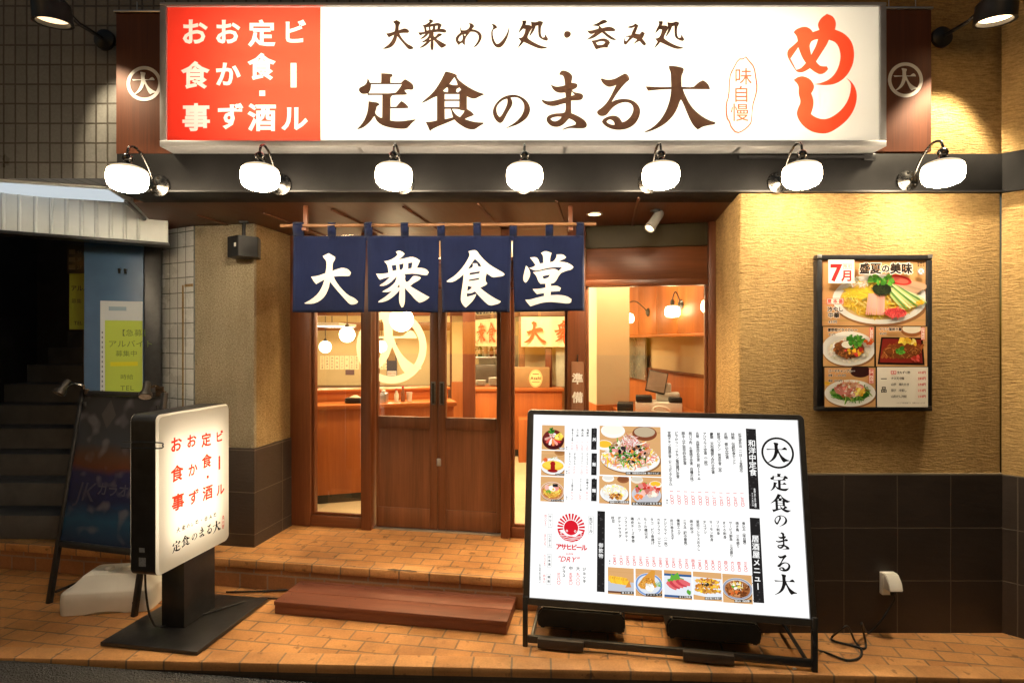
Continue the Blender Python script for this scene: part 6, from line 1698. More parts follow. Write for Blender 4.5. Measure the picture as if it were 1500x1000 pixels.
# ------------------------------------------------------------------ poster board behind, white weight, clip lamps
def a_board():
    pl, pr = Vector((-2.94, 3.54, 0)), Vector((-2.265, 3.365, 0))
    rz = math.atan2(pr.y - pl.y, pr.x - pl.x); W = (pr - pl).length
    t = thing('poster_stand', 'dark A-frame poster stand with a blurred dark poster at left', 'poster stand', pl, rz)
    lean = math.atan2(0.165, 1.0); up = Vector((0, math.sin(lean), math.cos(lean)))
    MPA = face_frame((0, 0, 0), (1, 0, 0), tuple(up))
    b = MB()
    for x in (0.012, W - 0.012): b.box((x - 0.013, 0.0, -0.02), (x + 0.013, 1.345, 0.012), 0.004)
    b.box((0.026, 0.345, -0.018), (W - 0.026, 0.385, 0.011), 0.004); b.box((0.026, 1.315, -0.018), (W - 0.026, 1.345, 0.011), 0.004)
    b.build('front_frame', M_BLACKMETAL, t, MPA)
    for x in (0.05, W - 0.05):
        b = MB(); b.tube([(x, 0.52, 0.0), (x, 0.20, 1.25)], 0.012, 10); b.build('rear_leg', M_BLACKMETAL, t)
    each('base_rail', M_BLACKMETAL, t, [((x - 0.008, 0.02, 0.06), (x + 0.008, 0.50, 0.075)) for x in (0.04, W - 0.04)] + [((0.05, 0.501, 0.06), (W - 0.05, 0.515, 0.075))], None, 0.002)
    # blurred poster: dark top with a pale lozenge, warm band, navy foot with pale words
    m, nt, bs, out = new_mat('blurred_poster')
    tc = N(nt, 'ShaderNodeTexCoord'); sp = N(nt, 'ShaderNodeSeparateXYZ'); nt.links.new(tc.outputs['Object'], sp.inputs[0])
    nz_ = noise(nt, coords(nt, (1, 1, 1)), 5.0, 1, 0.4)
    ad = N(nt, 'ShaderNodeMath', operation='MULTIPLY_ADD'); ad.inputs[1].default_value = 0.10; nt.links.new(nz_, ad.inputs[0]); nt.links.new(sp.outputs[1], ad.inputs[2])
    mr = N(nt, 'ShaderNodeMapRange'); mr.inputs[1].default_value = 0.42; mr.inputs[2].default_value = 1.38; nt.links.new(ad.outputs[0], mr.inputs[0])
    base = ramp(nt, mr.outputs[0], ((0.0, (0.010, 0.020, 0.060)), (0.16, (0.012, 0.06, 0.12)), (0.28, (0.008, 0.012, 0.055)), (0.46, (0.012, 0.012, 0.06)), (0.51, (0.085, 0.022, 0.010)), (0.58, (0.07, 0.03, 0.018)), (0.66, (0.03, 0.035, 0.05)), (0.85, (0.022, 0.020, 0.026)), (1.0, (0.02, 0.018, 0.02))))
    blob = noise(nt, coords(nt, (1, 1, 1), loc=(3, 1, 0)), 9.0, 1, 0.3)
    c = mix(nt, ramp(nt, blob, ((0.56, (0, 0, 0)), (0.70, (0.6, 0.6, 0.6)))), base, (0.13, 0.12, 0.14))
    nt.links.new(c, bs.inputs['Base Color']); bs.inputs['Roughness'].default_value = 0.3
    b = MB(); b.box((0.026, 0.386, -0.006), (W - 0.026, 1.314, -0.002)); b.build('poster', m, t, MPA)
    p = Print()
    G = (0.055, 0.055, 0.09)
    for i, ch in enumerate('カラオケ'): p.glyph(ch, 0.30 + i * 0.085, 0.72, 0.085, G, 0.02)
    p.build('faded_words', print_mat('poster_stand_print', 'paper'), t, MPA @ Matrix.Translation((0, 0, -0.0015)))
    p = Print()
    p.htext('JK', 0.09, 0.70, 0.17, (0.045, 0.045, 0.08), 0.0, shear=0.2)
    p.build('faded_word', print_mat('poster_stand_print_b', 'paper'), t, MPA @ Matrix.Translation((0, 0, -0.0015)))
    p = Print()
    p.poly([(0.26, 1.10), (0.32, 1.19), (0.26, 1.29), (0.20, 1.19)], (0.055, 0.05, 0.052))
    p.build('faded_lozenge', print_mat('poster_stand_print_c', 'paper'), t, MPA @ Matrix.Translation((0, 0, -0.0015)))
    return t, pl, rz, W, MPA
ab, abo, abr, abW, abM = a_board()
MA = Matrix.Translation(abo) @ Matrix.Rotation(abr, 4, 'Z') @ abM
def clip_lamp(x, label, yaw):
    q = MA @ Vector((x, 1.345, 0.0))
    t = thing('clip_lamp', label, 'clip lamp', q, yaw, group='clip lamps on the poster stand')
    b = MB(); b.box((-0.035, -0.018, -0.03), (0.035, 0.018, 0.012), 0.006); b.box((-0.03, -0.03, 0.012), (0.03, -0.012, 0.05), 0.004); b.build('clamp', plain('bronze_clip', (0.06, 0.042, 0.028), 0.35, 0.7, 0.2, 30), t)
    b = MB(); b.tube([(0, -0.02, 0.04), (-0.01, -0.07, 0.06), (-0.03, -0.12, 0.05)], 0.009, 8); b.build('joint_arm', M_CHROME, t)
    dv = Vector((0.15, -0.5, -0.75)).normalized()
    Mq = Matrix.Translation((-0.035, -0.15, 0.03)) @ dv.to_track_quat('Z', 'Y').to_matrix().to_4x4()
    b = MB(); b.lathe([(0.0, -0.075), (0.022, -0.073), (0.027, -0.06), (0.028, 0.0), (0.046, 0.03), (0.049, 0.055), (0.044, 0.056), (0.0, 0.05)], 22, Mq); lh = b.build('lamp_head', plain('bronze_lamp_metal', (0.028, 0.024, 0.02), 0.4, 0.3), t)
    b = MB(); b.lathe([(0.0, 0.053), (0.042, 0.0575), (0.0, 0.059)], 20, Mq, caps=False); b.build('lamp_glass', plain('dull_lens', (0.35, 0.31, 0.26), 0.25), lh)
    return t
clip_lamp(0.04, 'clip-on spotlight with a conical dark head on the poster stand top, beside the stairs', abr - 0.5).scale = (0.8, 0.8, 0.8)
clip_lamp(abW - 0.04, 'clip-on spotlight on the poster stand top, next to the white tile column', abr + 0.35).scale = (0.8, 0.8, 0.8)
q = hit(141, 900, (0, 0, 0.0), (0, 0, 1))
def round_weight(loc, rz, label, mat):
    t = thing('water_weight', label, 'weight', loc, rz)
    def ringpts(hx, hy, z, r, wav=0.0):
        pts = []
        for cx, cy, a0 in ((hx - r, hy - r, 0), (-hx + r, hy - r, 90), (-hx + r, -hy + r, 180), (hx - r, -hy + r, 270)):
            for k in range(6):
                g = R(a0 + 90 * k / 5); pts.append((cx + r * math.cos(g), cy + r * math.sin(g)))
        # add points along the long sides so the foot can scallop
        out = []
        for i, p in enumerate(pts):
            q = pts[(i + 1) % len(pts)]; out.append(p)
            L = math.dist(p, q)
            if L > 0.05:
                n = int(L / 0.02)
                for j in range(1, n): out.append((p[0] + (q[0] - p[0]) * j / n, p[1] + (q[1] - p[1]) * j / n))
        return [(x, y, z + wav * max(0.0, math.cos(x / hx * math.pi * 1.1)) * (1 if abs(y) > hy * 0.8 else 0.0)) for x, y in out]
    # one ring layout scaled from the widest so that every ring has the same count
    base = ringpts(0.262, 0.155, 0, 0.045)
    b = MB(); rings = []
    for z, k, wv in ((0.0, 0.99, 0.014), (0.03, 1.0, 0.008), (0.085, 1.0, 0.0), (0.122, 0.985, 0), (0.132, 0.95, 0), (0.140, 0.86, 0), (0.205, 0.62, 0), (0.213, 0.58, 0)):
        rings.append([b.bm.verts.new((x * k, y * k, z + wv * max(0.0, math.cos(x / 0.262 * math.pi * 1.15)))) for x, y, _ in base])
    n = len(base)
    for A, B in zip(rings, rings[1:]):
        for k in range(n):
            f = b.bm.faces.new((A[k], A[(k + 1) % n], B[(k + 1) % n], B[k])); f.smooth = True
    b.bm.faces.new(rings[-1]); b.bm.faces.new(rings[0][::-1])
    dk = b.build('tank', mat, t)
    for x, r in ((-0.05, 0.028), (0.05, 0.028)):
        b = MB(); b.lathe([(r, 0.213), (r, 0.229), (r * 0.8, 0.235), (0.0, 0.235)], 20, Matrix.Translation((x, 0, 0)), caps=False); b.build('cap', mat, dk)
    return t
round_weight((q.x + 0.02, q.y + 0.16, 0.002), R(8), 'cream plastic water tank weight on the tiles in front of the poster stand', M_PLASTIC_WHT)

# ------------------------------------------------------------------ wooden step, outlet, cords
def deck():
    a, c = Vector((-1.445, 3.396, 0)), Vector((-0.027, 3.150, 0))
    W = (c - a).length
    t = thing('wooden_step', 'red-brown wooden plank step in front of the entrance', 'step', a, math.atan2(c.y - a.y, c.x - a.x))
    Dp = 0.42; n = 3; pw = Dp / n
    for i in range(n):
        b = MB(); b.box((0, i * pw + (0.002 if i else 0), 0.056), (W, (i + 1) * pw - 0.002, 0.080), 0.003); b.build('plank', M_DECK, t)
    b = MB(); b.box((0.004, 0.004, 0.004), (W - 0.004, 0.030, 0.0555), 0.002); b.box((0.004, Dp - 0.03, 0.004), (W - 0.004, Dp - 0.004, 0.0555), 0.002)
    b.box((0.005, 0.031, 0.004), (0.032, Dp - 0.031, 0.0555)); b.box((W - 0.032, 0.031, 0.004), (W - 0.005, Dp - 0.031, 0.0555)); b.build('frame', M_DECK, t)
    for i, pk in enumerate([q for q in t.children if q.name.startswith('plank')]):
        b = MB()
        for x in (0.05, W * 0.33, W * 0.66, W - 0.05):
            for dy in (0.03, pw - 0.03): b.lathe([(0.0, 0.0806), (0.004, 0.0806), (0.004, 0.0798)], 8, Matrix.Translation((x, i * pw + dy, 0)), caps=False)
        b.build('screws', M_BLACKMETAL, pk)
deck()
q = P(1298, 868, WD - 0.012)
t = thing('wall_outlet', 'small cream weatherproof outlet box on the dark tile wainscot', 'outlet', q); t.scale = (0.70, 1, 1)
b = MB(); b.box((-0.058, -0.03, 0.0), (0.058, 0.0, 0.125), 0.006); b.build('back_box', M_PLASTIC_WHT, t)
b = MB()
pr = [(-0.0305, 0.128), (-0.050, 0.125), (-0.078, 0.09), (-0.090, 0.045), (-0.0305, 0.040)]
lo = [b.bm.verts.new((-0.054, y, z)) for y, z in pr]; hi = [b.bm.verts.new((0.054, y, z)) for y, z in pr]
b.bm.faces.new(lo); b.bm.faces.new(hi[::-1])
for i in range(5): b.bm.faces.new((lo[i], hi[i], hi[(i + 1) % 5], lo[(i + 1) % 5]))
bmesh.ops.bevel(b.bm, geom=b.bm.edges[:], offset=0.005, segments=2, affect='EDGES'); b.build('hood', M_PLASTIC_WHT, t)
b = MB(); b.box((0.0, -0.055, 0.005), (0.032, -0.031, 0.039), 0.004); b.build('plug', M_PLASTIC_BLK, t)
g = lambda px, py, z=0.008: hit(px, py, (0, 0, z), (0, 0, 1))
pts = [q + Vector((0.016, -0.043, 0.006)), q + Vector((0.016, -0.045, -0.02)), P(1303, 890, 3.155), P(1290, 910, 3.13), g(1272, 926), P(1262, 912, 3.05), g(1268, 940), g(1266, 949), g(1250, 945), g(1222, 938), g(1219, 932), P(1232, 922, 3.03), P(1242, 917, 3.02), g(1252, 938), g(1262, 952), g(1258, 963), g(1240, 966), g(1215, 957), g(1203, 953), P(1196, 950, 2.80), P(1192, 935, 2.80), P(1190, 922, 2.80)]
c = MB(); c.tube(spline(pts, 7), 0.0055, 8); tag(c.build('stand_cord', M_RUBBER), 'black power cord from the wall outlet to the menu stand', 'cord')

for px, py, nm, s in ((364, 983, 'small white paper scrap on the asphalt below the upright box sign', 0.016), (1164, 979, 'small pale litter scrap on the pavement border beside the menu stand leg', 0.012)):
    z = 0.0055 if px > 700 else road_z(-1.2) + 0.004
    q = hit(px, py, (0, 0, z), (0, 0, 1)); b = MB()
    vs = [b.bm.verts.new((x * s, y * s, zz * s)) for x, y, zz in ((-1, -0.5, 0), (0.2, -0.7, 0.25), (1.1, 0.1, 0.05), (0.4, 0.8, 0.3), (-0.8, 0.6, 0.1))]
    m_ = b.bm.verts.new((0, 0, 0.35 * s))
    for i in range(5): b.bm.faces.new((vs[i], vs[(i + 1) % 5], m_))
    tag(b.build('paper_scrap', M_PLASTIC_WHT, None, Matrix.Translation(q)), nm, 'litter')

# ------------------------------------------------------------------ things in the stair hall entrance
dm = plain('blue_door_paint', (0.055, 0.125, 0.25), 0.4, 0, 0.12, 4)
A, B = P(123, 400, 3.98), P(210, 400, 4.12)
rz = math.atan2(B.y - A.y, B.x - A.x); W = (Vector((B.x, B.y, 0)) - Vector((A.x, A.y, 0))).length
t = thing('blue_door', 'slate blue door leaf standing open in the stair hall entrance', 'door', (A.x, A.y, HP), rz)
b = MB(); b.box((0, 0, 0.005), (W, 0.04, 2.36), 0.003); b.build('leaf', dm, t)
for x in (0.60, 0.70):
    b = MB(); b.tube([(W * x, -0.002, 1.985), (W * x, -0.03, 1.985), (W * x + 0.004, -0.032, 1.955)], 0.008, 8); b.build('hook', M_DARKSTEEL, t)
tt = thing('door_notice', 'white notice sheet with a yellow-green paper on the blue door', 'notice', t.location + Vector((0, 0, 0)), rz)
p = Print()
x0 = W * 0.27; x1 = W - 0.004; zt = 1.756; 
p.rect(x0, 0.35, x1, zt, lin(190, 200, 210)); p.up()
p.rect(x0 + 0.05, zt - 0.07, x1 - 0.1, zt - 0.04, lin(140, 165, 190)); p.up()
for i in range(26): p.rect(x0 + 0.008, zt - 0.22 - i * 0.035, x0 + 0.016, zt - 0.235 - i * 0.035, lin(110, 120, 135))
p.rect(x0 + 0.028, 0.50, x1 - 0.001, zt - 0.14, (0.42, 0.55, 0.08)); p.up()
KK = (0.12, 0.18, 0.04)
p.htext('【急募】', x0 + 0.10, zt - 0.23, 0.052, KK, 0.0); p.htext('アルバイト', x0 + 0.045, zt - 0.31, 0.056, KK, 0.0); p.htext('募集中', x0 + 0.09, zt - 0.38, 0.045, KK, 0.0)
p.rect(x0 + 0.06, zt - 0.47, x1 - 0.03, zt - 0.44, (0.62, 0.60, 0.02)); p.up()
p.htext('時給', x0 + 0.12, zt - 0.55, 0.04, KK, 0.0); p.htext('TEL', x0 + 0.12, zt - 0.63, 0.05, KK, 0.0)
p.build('sheet', print_mat('notice_print', 'paper'), tt, face_frame((0, -0.003, 0), (1, 0, 0), (0, 0, 1)))
A2, B2 = P(211.5, 400, 4.13), P(237, 400, 4.20)
b = MB(); b.box((0, 0, HP), ((Vector((B2.x, B2.y)) - Vector((A2.x, A2.y))).length, 0.12, 2.40), 0.004)
tag(b.build('door_post', M_BLACKMETAL, None, Matrix.Translation((A2.x, A2.y, 0)) @ Matrix.Rotation(math.atan2(B2.y - A2.y, B2.x - A2.x), 4, 'Z')), 'black steel door post between blue door and white tile column', 'post')
q = P(112, 441, 4.37)
t = thing('yellow_notice', 'yellow-green notice on the brown board beside the blue door', 'notice', q)
p = Print(); p.rect(-0.055, -0.22, 0.09, 0.22, (0.30, 0.38, 0.03)); p.up(); p.htext('アルバイト', -0.045, 0.10, 0.048, (0.03, 0.035, 0.01), 0.02); p.htext('募集', -0.04, 0.0, 0.04, (0.08, 0.09, 0.02), 0.0); p.htext('TEL', -0.02, -0.17, 0.04, (0.03, 0.035, 0.01), 0.01)
p.build('sheet', print_mat('yellow_notice_print', 'paper'), t, face_frame((0, 0, 0), (1, 0, 0), (0, 0, 1)))
q = P(112, 380, 4.37)
t = thing('floor_guide', 'small black floor guide plate above the yellow-green notice', 'sign', q)
b = MB(); b.box((-0.065, -0.012, -0.11), (0.09, 0.0, 0.11), 0.003); b.build('plate', M_BLACKMETAL, t)
p = Print()
for i in range(3): p.rect(-0.05, 0.04 - i * 0.06, 0.0, 0.075 - i * 0.06, (0.16, 0.16, 0.14)); p.htext('%dF' % (4 - i), 0.012, 0.058 - i * 0.06, 0.04, (0.2, 0.2, 0.18))
p.build('lettering', print_mat('guide_print', 'paper'), t, face_frame((0, -0.0125, 0), (1, 0, 0), (0, 0, 1)))
# ------------------------------------------------------------------ inside the restaurant
fl = plain('inside_floor_vinyl', (0.62, 0.52, 0.34), 0.45, 0, 0.08, 3)
b = MB(); b.quad((-2.6, 4.15, HP - 0.001), (3.2, 3.7, HP - 0.001), (3.2, 6.9, HP - 0.001), (-2.6, 6.9, HP - 0.001)); b.quad((-4.6, 6.9, HP - 0.001), (3.2, 6.9, HP - 0.001), (3.2, 12, HP - 0.001), (-4.6, 12, HP - 0.001))
bm = b.bm
bmesh.ops.bisect_plane(bm, geom=bm.verts[:] + bm.edges[:] + bm.faces[:], plane_co=MT @ Vector((0, 0.075, 0)), plane_no=(-VX, -VY, 0), clear_outer=True)
tag(b.build('inside_floor', fl), kind='structure')
cl = plain('inside_ceiling_paint', (0.70, 0.58, 0.36), 0.8, 0, 0.04, 3)
b = MB(); b.prism([loc2(-2.55, 5.3), loc2(-2.0, 4.66), loc2(1.55, 4.07), loc2(3.2, 4.2), loc2(3.2, 12), loc2(-4.6, 12), loc2(-4.6, 6.8), loc2(-2.55, 6.8)], 2.66, 2.74)
tag(b.build('inside_ceiling', cl, None, MT), kind='structure')
def wallbox(name, label, a, c, mat=M_CREAM):
    b = MB(); b.box(a, c); return tag(b.build(name, mat), label, 'wall')
wallbox('inside_back_wall', 'cream back wall inside the restaurant with menu strips', (-4.6, 11.0, HP), (3.2, 11.1, 2.66))
wallbox('inside_left_wall', 'cream left wall inside the restaurant beside the bar counter', (-2.62, 5.2, HP), (-2.55, 6.9, 2.66))
wallbox('inside_far_left_wall', 'cream wall far inside at left beyond the pendants', (-4.6, 6.8, HP), (-4.52, 11.0, 2.66))
wallbox('inside_return_wall', 'cream return wall inside behind the stair hall', (-4.52, 6.8, HP), (-2.6205, 6.9, 2.66))
# wall on the right, running away from the window's edge
Aw, Bw = Vector((1.80, 4.12)), Vector((1.40, 7.6))
dw = (Bw - Aw).normalized(); Lw = (Bw - Aw).length
ang = math.atan2(dw.y, dw.x)
MW = Matrix.Translation((Aw.x, Aw.y, 0)) @ Matrix.Rotation(ang, 4, 'Z')     # local x away from the window, local y into the room (left)
w = thing('inside_right_wall', 'cream right wall inside the restaurant behind the till', 'wall', (Aw.x, Aw.y, 0), ang)
b = MB(); b.box((-0.1, -0.12, HP), (Lw, 0.0, 2.66)); b.build('plaster', M_CREAM, w)
b = MB(); b.box((-0.1, 0.001, HP), (Lw, 0.03, 1.36), 0.004); b.build('wainscot', M_ORANGEWOOD, w)
b = MB(); b.box((-0.1, 0.0305, 1.335), (Lw, 0.045, 1.365), 0.003); b.build('dado_rail', M_FRAMEWOOD, w)
cb = thing('wall_cabinet', 'row of orange wooden wall cabinets above the till', 'cabinet', (Aw.x, Aw.y, 1.725), ang)
for i in range(6):
    b = MB(); b.box((-0.08 + i * 0.52, 0.002, 0.002), (-0.08 + i * 0.52 + 0.512, 0.20, 0.925), 0.004); b.build('cabinet_door', M_ORANGEWOOD, cb)
b = MB(); b.box((-0.09, 0.002, -0.028), (3.05, 0.215, 0.0), 0.003); b.build('bottom_board', M_ORANGEWOOD_H, cb)
# kitchen hatch mirror
b = MB(); b.box((2.15, 0.046, 1.22), (2.85, 0.07, 1.70), 0.004); h = tag(b.build('hatch_window', plain('hatch_steel', (0.32, 0.33, 0.30), 0.25, 0.5, 0.5, 3), None, MW), 'grey kitchen hatch in the right wall behind the till', 'hatch')
# lamps on the cabinet fronts
insh = emit('inside_opal_glass', (1.0, 0.74, 0.40), 16.0)
ins_px = [(985, 455, 4.95), (919, 465, 5.75), (1040, 446.5, 4.30)]
labs = ['opal wall lamp on the cabinets inside, middle of the three', 'opal wall lamp on the cabinets inside, half hidden by the cream pillar', 'opal wall lamp on the cabinets inside, cut by the window frame']
for i, (px, py, d) in enumerate(ins_px):
    q = P(px, py, d)
    t = thing('inside_wall_lamp', labs[i], 'lamp', (q.x, q.y, q.z), ang, 'opal lamps on the inside cabinets')
    b = MB(); b.lathe([(0.0, 0.042), (0.035, 0.042), (0.058, 0.03), (0.068, 0.0), (0.066, -0.035), (0.05, -0.055), (0.0, -0.06)], 24, caps=False); b.build('shade', insh, t)
    b = MB(); b.lathe([(0.0, 0.10), (0.014, 0.098), (0.020, 0.075), (0.017, 0.043), (0.0, 0.043)], 16); b.build('socket', M_BLACKMETAL, t)
    l = MW.inverted() @ q; dy = max(0.05, l.y - 0.205)
    b = MB(); b.tube(spline([(0, 0, 0.10), (0, -0.015, 0.15), (0, -dy * 0.4, 0.165), (0, -dy * 0.75, 0.11), (0, -dy + 0.006, 0.06)], 6), 0.006, 8); b.build('goose_neck', M_BLACKMETAL, t)
    b = MB(); b.lathe([(0.0, 0.02), (0.03, 0.016), (0.045, 0.0), (0.0, 0.0)], 20, Matrix.Translation((0, -dy + 0.001, 0.055)) @ Matrix.Rotation(R(-90), 4, 'X')); b.build('wall_plate', M_BLACKMETAL, t)
# cream pillar near the window
pp = thing('inside_pillar', 'cream square pillar just inside the right window', 'pillar', (0, 0, 0))
pa, pb, pc = P(855, 500, 5.75), P(874, 500, 5.25), P(922, 500, 5.32)
pd = (0.95, 5.85)
foot = [(pa.x, pa.y), (pb.x, pb.y), (pc.x, pc.y), (pc.x + 0.05, 5.85), (pa.x + 0.05, 5.95)]
b = MB(); b.prism(foot, 1.06, 2.659); b.build('plaster', plain('pillar_cream', (0.66, 0.54, 0.36), 0.8, 0, 0.04, 3), pp)
b = MB(); cx_ = sum(q[0] for q in foot) / 5; cy_ = sum(q[1] for q in foot) / 5
b.prism([(cx_ + (x - cx_) * 1.05, cy_ + (y - cy_) * 1.05) for x, y in foot], HP, 1.06); b.build('wainscot', M_ORANGEWOOD, pp)
# till counter
tc_ = thing('till_counter', 'small orange wooden counter carrying the till inside the right window', 'counter', MW @ Vector((0.95, 0.03, HP)), ang)
b = MB(); b.box((-0.45, 0.02, 0), (0.75, 0.66, 0.82), 0.004); b.build('body', M_ORANGEWOOD, tc_)
b = MB(); b.box((-0.47, 0.02, 0.821), (0.77, 0.69, 0.85), 0.004); b.build('counter_top', M_ORANGEWOOD_H, tc_)
q = P(965, 597, 4.95)
till = thing('cash_register', 'white point-of-sale till with tilted screen and card reader on the inside counter', 'till', (q.x, q.y, HP + 0.851), R(-12))
b = MB(); b.box((-0.20, -0.13, 0), (0.19, 0.16, 0.085), 0.008); b.build('drawer', M_PLASTIC_WHT, till)
b = MB(); b.box((-0.02, 0.0, 0.0855), (0.18, 0.14, 0.16), 0.01); b.box((0.03, 0.04, 0.16), (0.11, 0.10, 0.24), 0.01); b.build('body', M_PLASTIC_WHT, till)
Mt = Matrix.Translation((-0.06, -0.02, 0.17)) @ Matrix.Rotation(R(12), 4, 'Y') @ Matrix.Rotation(R(-22), 4, 'X')
b = MB(); b.box((-0.06, 0, 0), (0.11, 0.02, 0.20), 0.006, M=Mt); scs = b.build('screen_case', M_PLASTIC_BLK, till)
b = MB(); b.box((-0.052, -0.003, 0.010), (0.102, -0.0005, 0.190), M=Mt); b.build('screen', plain('dim_screen', (0.30, 0.22, 0.17), 0.2), scs)
b = MB(); b.box((-0.20, -0.13, 0.086), (-0.06, 0.02, 0.14), 0.01); b.box((0.08, -0.13, 0.086), (0.19, -0.02, 0.13), 0.008); b.build('printer', M_PLASTIC_BLK, till)
b = MB(); b.box((-0.36, -0.10, 0), (-0.22, 0.08, 0.07), 0.01); b.build('card_reader', M_PLASTIC_BLK, till)
b = MB(); b.tube(spline([(-0.05, -0.15, 0.03), (-0.02, -0.19, 0.06), (0.05, -0.20, 0.05), (0.08, -0.18, 0.01), (0.0, -0.17, 0.008), (-0.07, -0.16, 0.02)], 6), 0.010, 8); b.build('cable', M_PLASTIC_WHT, till)

# counter with shelf along the left
Ac, Bc = Vector((-2.25, 4.85)), Vector((-0.55, 5.36))
dc = (Bc - Ac).normalized(); Lc = (Bc - Ac).length
ct = thing('bar_counter', 'orange wooden bar counter behind the left door glass', 'counter', (Ac.x, Ac.y, HP), math.atan2(dc.y, dc.x))
b = MB(); b.box((0, 0.03, 0.08), (Lc, 0.55, 0.845), 0.003); b.build('body', M_ORANGEWOOD, ct)
b = MB(); b.box((0.02, 0.05, 0.0), (Lc, 0.5, 0.0795)); b.build('kick_plate', M_BLACKMETAL, ct)
b = MB(); b.box((-0.01, 0, 0.846), (Lc + 0.02, 0.34, 0.888), 0.004); b.build('counter_top', M_ORANGEWOOD_H, ct)
b = MB(); b.box((0, 0.345, 0.846), (Lc, 0.56, 0.975), 0.003); b.box((-0.01, 0.33, 0.976), (Lc + 0.02, 0.58, 1.0), 0.003); b.build('raised_shelf', M_ORANGEWOOD_H, ct)
CM = Matrix.Translation((Ac.x, Ac.y, HP)) @ Matrix.Rotation(math.atan2(dc.y, dc.x), 4, 'Z')
t = thing('condiment_tray', 'dark lidded condiment tray on the bar counter', 'tray', CM @ Vector((0.86, 0.15, 0.889)))
b = MB(); b.box((-0.085, -0.05, 0), (0.085, 0.05, 0.05), 0.012); b.build('tray', M_PLASTIC_BLK, t)
b = MB(); b.lathe([(0.0, 0.075), (0.015, 0.072), (0.05, 0.055), (0.05, 0.051), (0.0, 0.051)], 18); b.build('lid', plain('cream_lid', (0.55, 0.45, 0.3), 0.4), t)
for i, (x, h, r, c, nm) in enumerate(((1.24, 0.11, 0.022, (0.75, 0.70, 0.6), 'white sauce bottle on the bar counter beside the door stile'), (1.30, 0.13, 0.02, (0.25, 0.10, 0.05), 'brown soy bottle on the bar counter beside the door stile'), (1.36, 0.09, 0.03, (0.75, 0.72, 0.66), 'white cup on the bar counter beside the door stile'))):
    t = thing('sauce_bottle' if i < 2 else 'cup', nm, 'bottle' if i < 2 else 'cup', CM @ Vector((x, 0.13, 0.889)))
    b = MB(); b.lathe([(r, 0), (r, h * 0.65), (r * 0.5, h * 0.85), (r * 0.5, h)] if i < 2 else [(r * 0.7, 0), (r, h), (r * 0.9, h), (r * 0.6, 0.01)], 18); b.build('body', plain('bottle_glaze_%s' % 'abc'[i], c, 0.3), t)
    if i < 2:
        b = MB(); b.lathe([(r * 0.6, h + 0.001), (r * 0.6, h + 0.02), (0, h + 0.022)], 14, caps=False); b.build('cap', RDM if False else plain('bottle_cap', (0.5, 0.06, 0.04), 0.4), t)
t = thing('tea_pot', 'small dark teapot on the bar counter by the second door handle', 'teapot', CM @ Vector((1.62, 0.10, 0.889)))
b = MB(); b.lathe([(0.03, 0), (0.055, 0.02), (0.055, 0.05), (0.03, 0.07), (0.0, 0.08)], 18, caps=False); b.tube([(0.05, 0, 0.04), (0.085, 0, 0.07)], 0.009, 8); b.build('body', plain('pot_glaze', (0.6, 0.56, 0.5), 0.3), t)
# dark bench and far counter along the back wall
b = MB(); b.box((-4.4, 10.2, HP), (-0.35, 10.95, 0.80), 0.01); tag(b.build('dark_bench', plain('bench_dark', (0.12, 0.05, 0.025), 0.5)), 'dark wooden bench along the back wall inside', 'bench')
# menu strips on the back wall
t = thing('menu_strips', 'row of white paper menu strips on the inside back wall', 'menu strips', (0, 10.995, 0))
p = Print()
k = 10.99 / F
words_ = ('とんかつ定食', '生姜焼き', '焼魚定食', '肉豆腐', 'コロッケ', '冷奴', 'もつ煮込み', '唐揚げ定食', 'さば味噌', '野菜炒め', '玉子焼き', '湯豆腐')
for i, s in enumerate(words_):
    x = (472 + i * 7.2 + (22 if i > 7 else 0) - CX) * k
    p.rect(x - 0.042, EYE - (541 - CY) * k, x + 0.042, EYE - (521 - CY) * k, lin(255, 240, 205)); p.up()
    p.vtext(s, x, EYE - (522 - CY) * k, 0.045, lin(70, 45, 25), y1=EYE - (540 - CY) * k); p.up()
p.rect((506 - CX) * k, EYE - (549 - CY) * k, (519 - CX) * k, EYE - (541.5 - CY) * k, lin(120, 95, 100))
p.build('sheet', print_mat('strip_print', 'paper'), t, face_frame((0, -0.002, 0), (1, 0, 0), (0, 0, 1)))
# dark beams on the ceiling and a post
for i, (d, z) in enumerate(((8.6, 2.05), (10.6, 1.86))):
    b = MB(); b.box((-4.5, d, z), (-0.7, d + 0.12, z + 0.16), 0.004); tag(b.build('inside_beam', M_FRAMEWOOD_H), ('brown cross beam inside, nearer the doors', 'brown cross beam inside, close to the back wall')[i], 'beam')
b = MB(); b.box((-0.53, 6.0, HP), (-0.40, 6.14, 2.659), 0.006); tag(b.build('inside_post', wood('post_red_wood', (0.13, 0.035, 0.015), (0.22, 0.07, 0.03))), 'red-brown timber post inside, behind the second door', 'post')
b = MB(); b.box((-1.0, 9.0, HP), (-0.86, 9.14, 2.659), 0.006); tag(b.build('inside_post', bpy.data.materials['post_red_wood']), 'red-brown timber post deep inside, behind the ring mark', 'post')
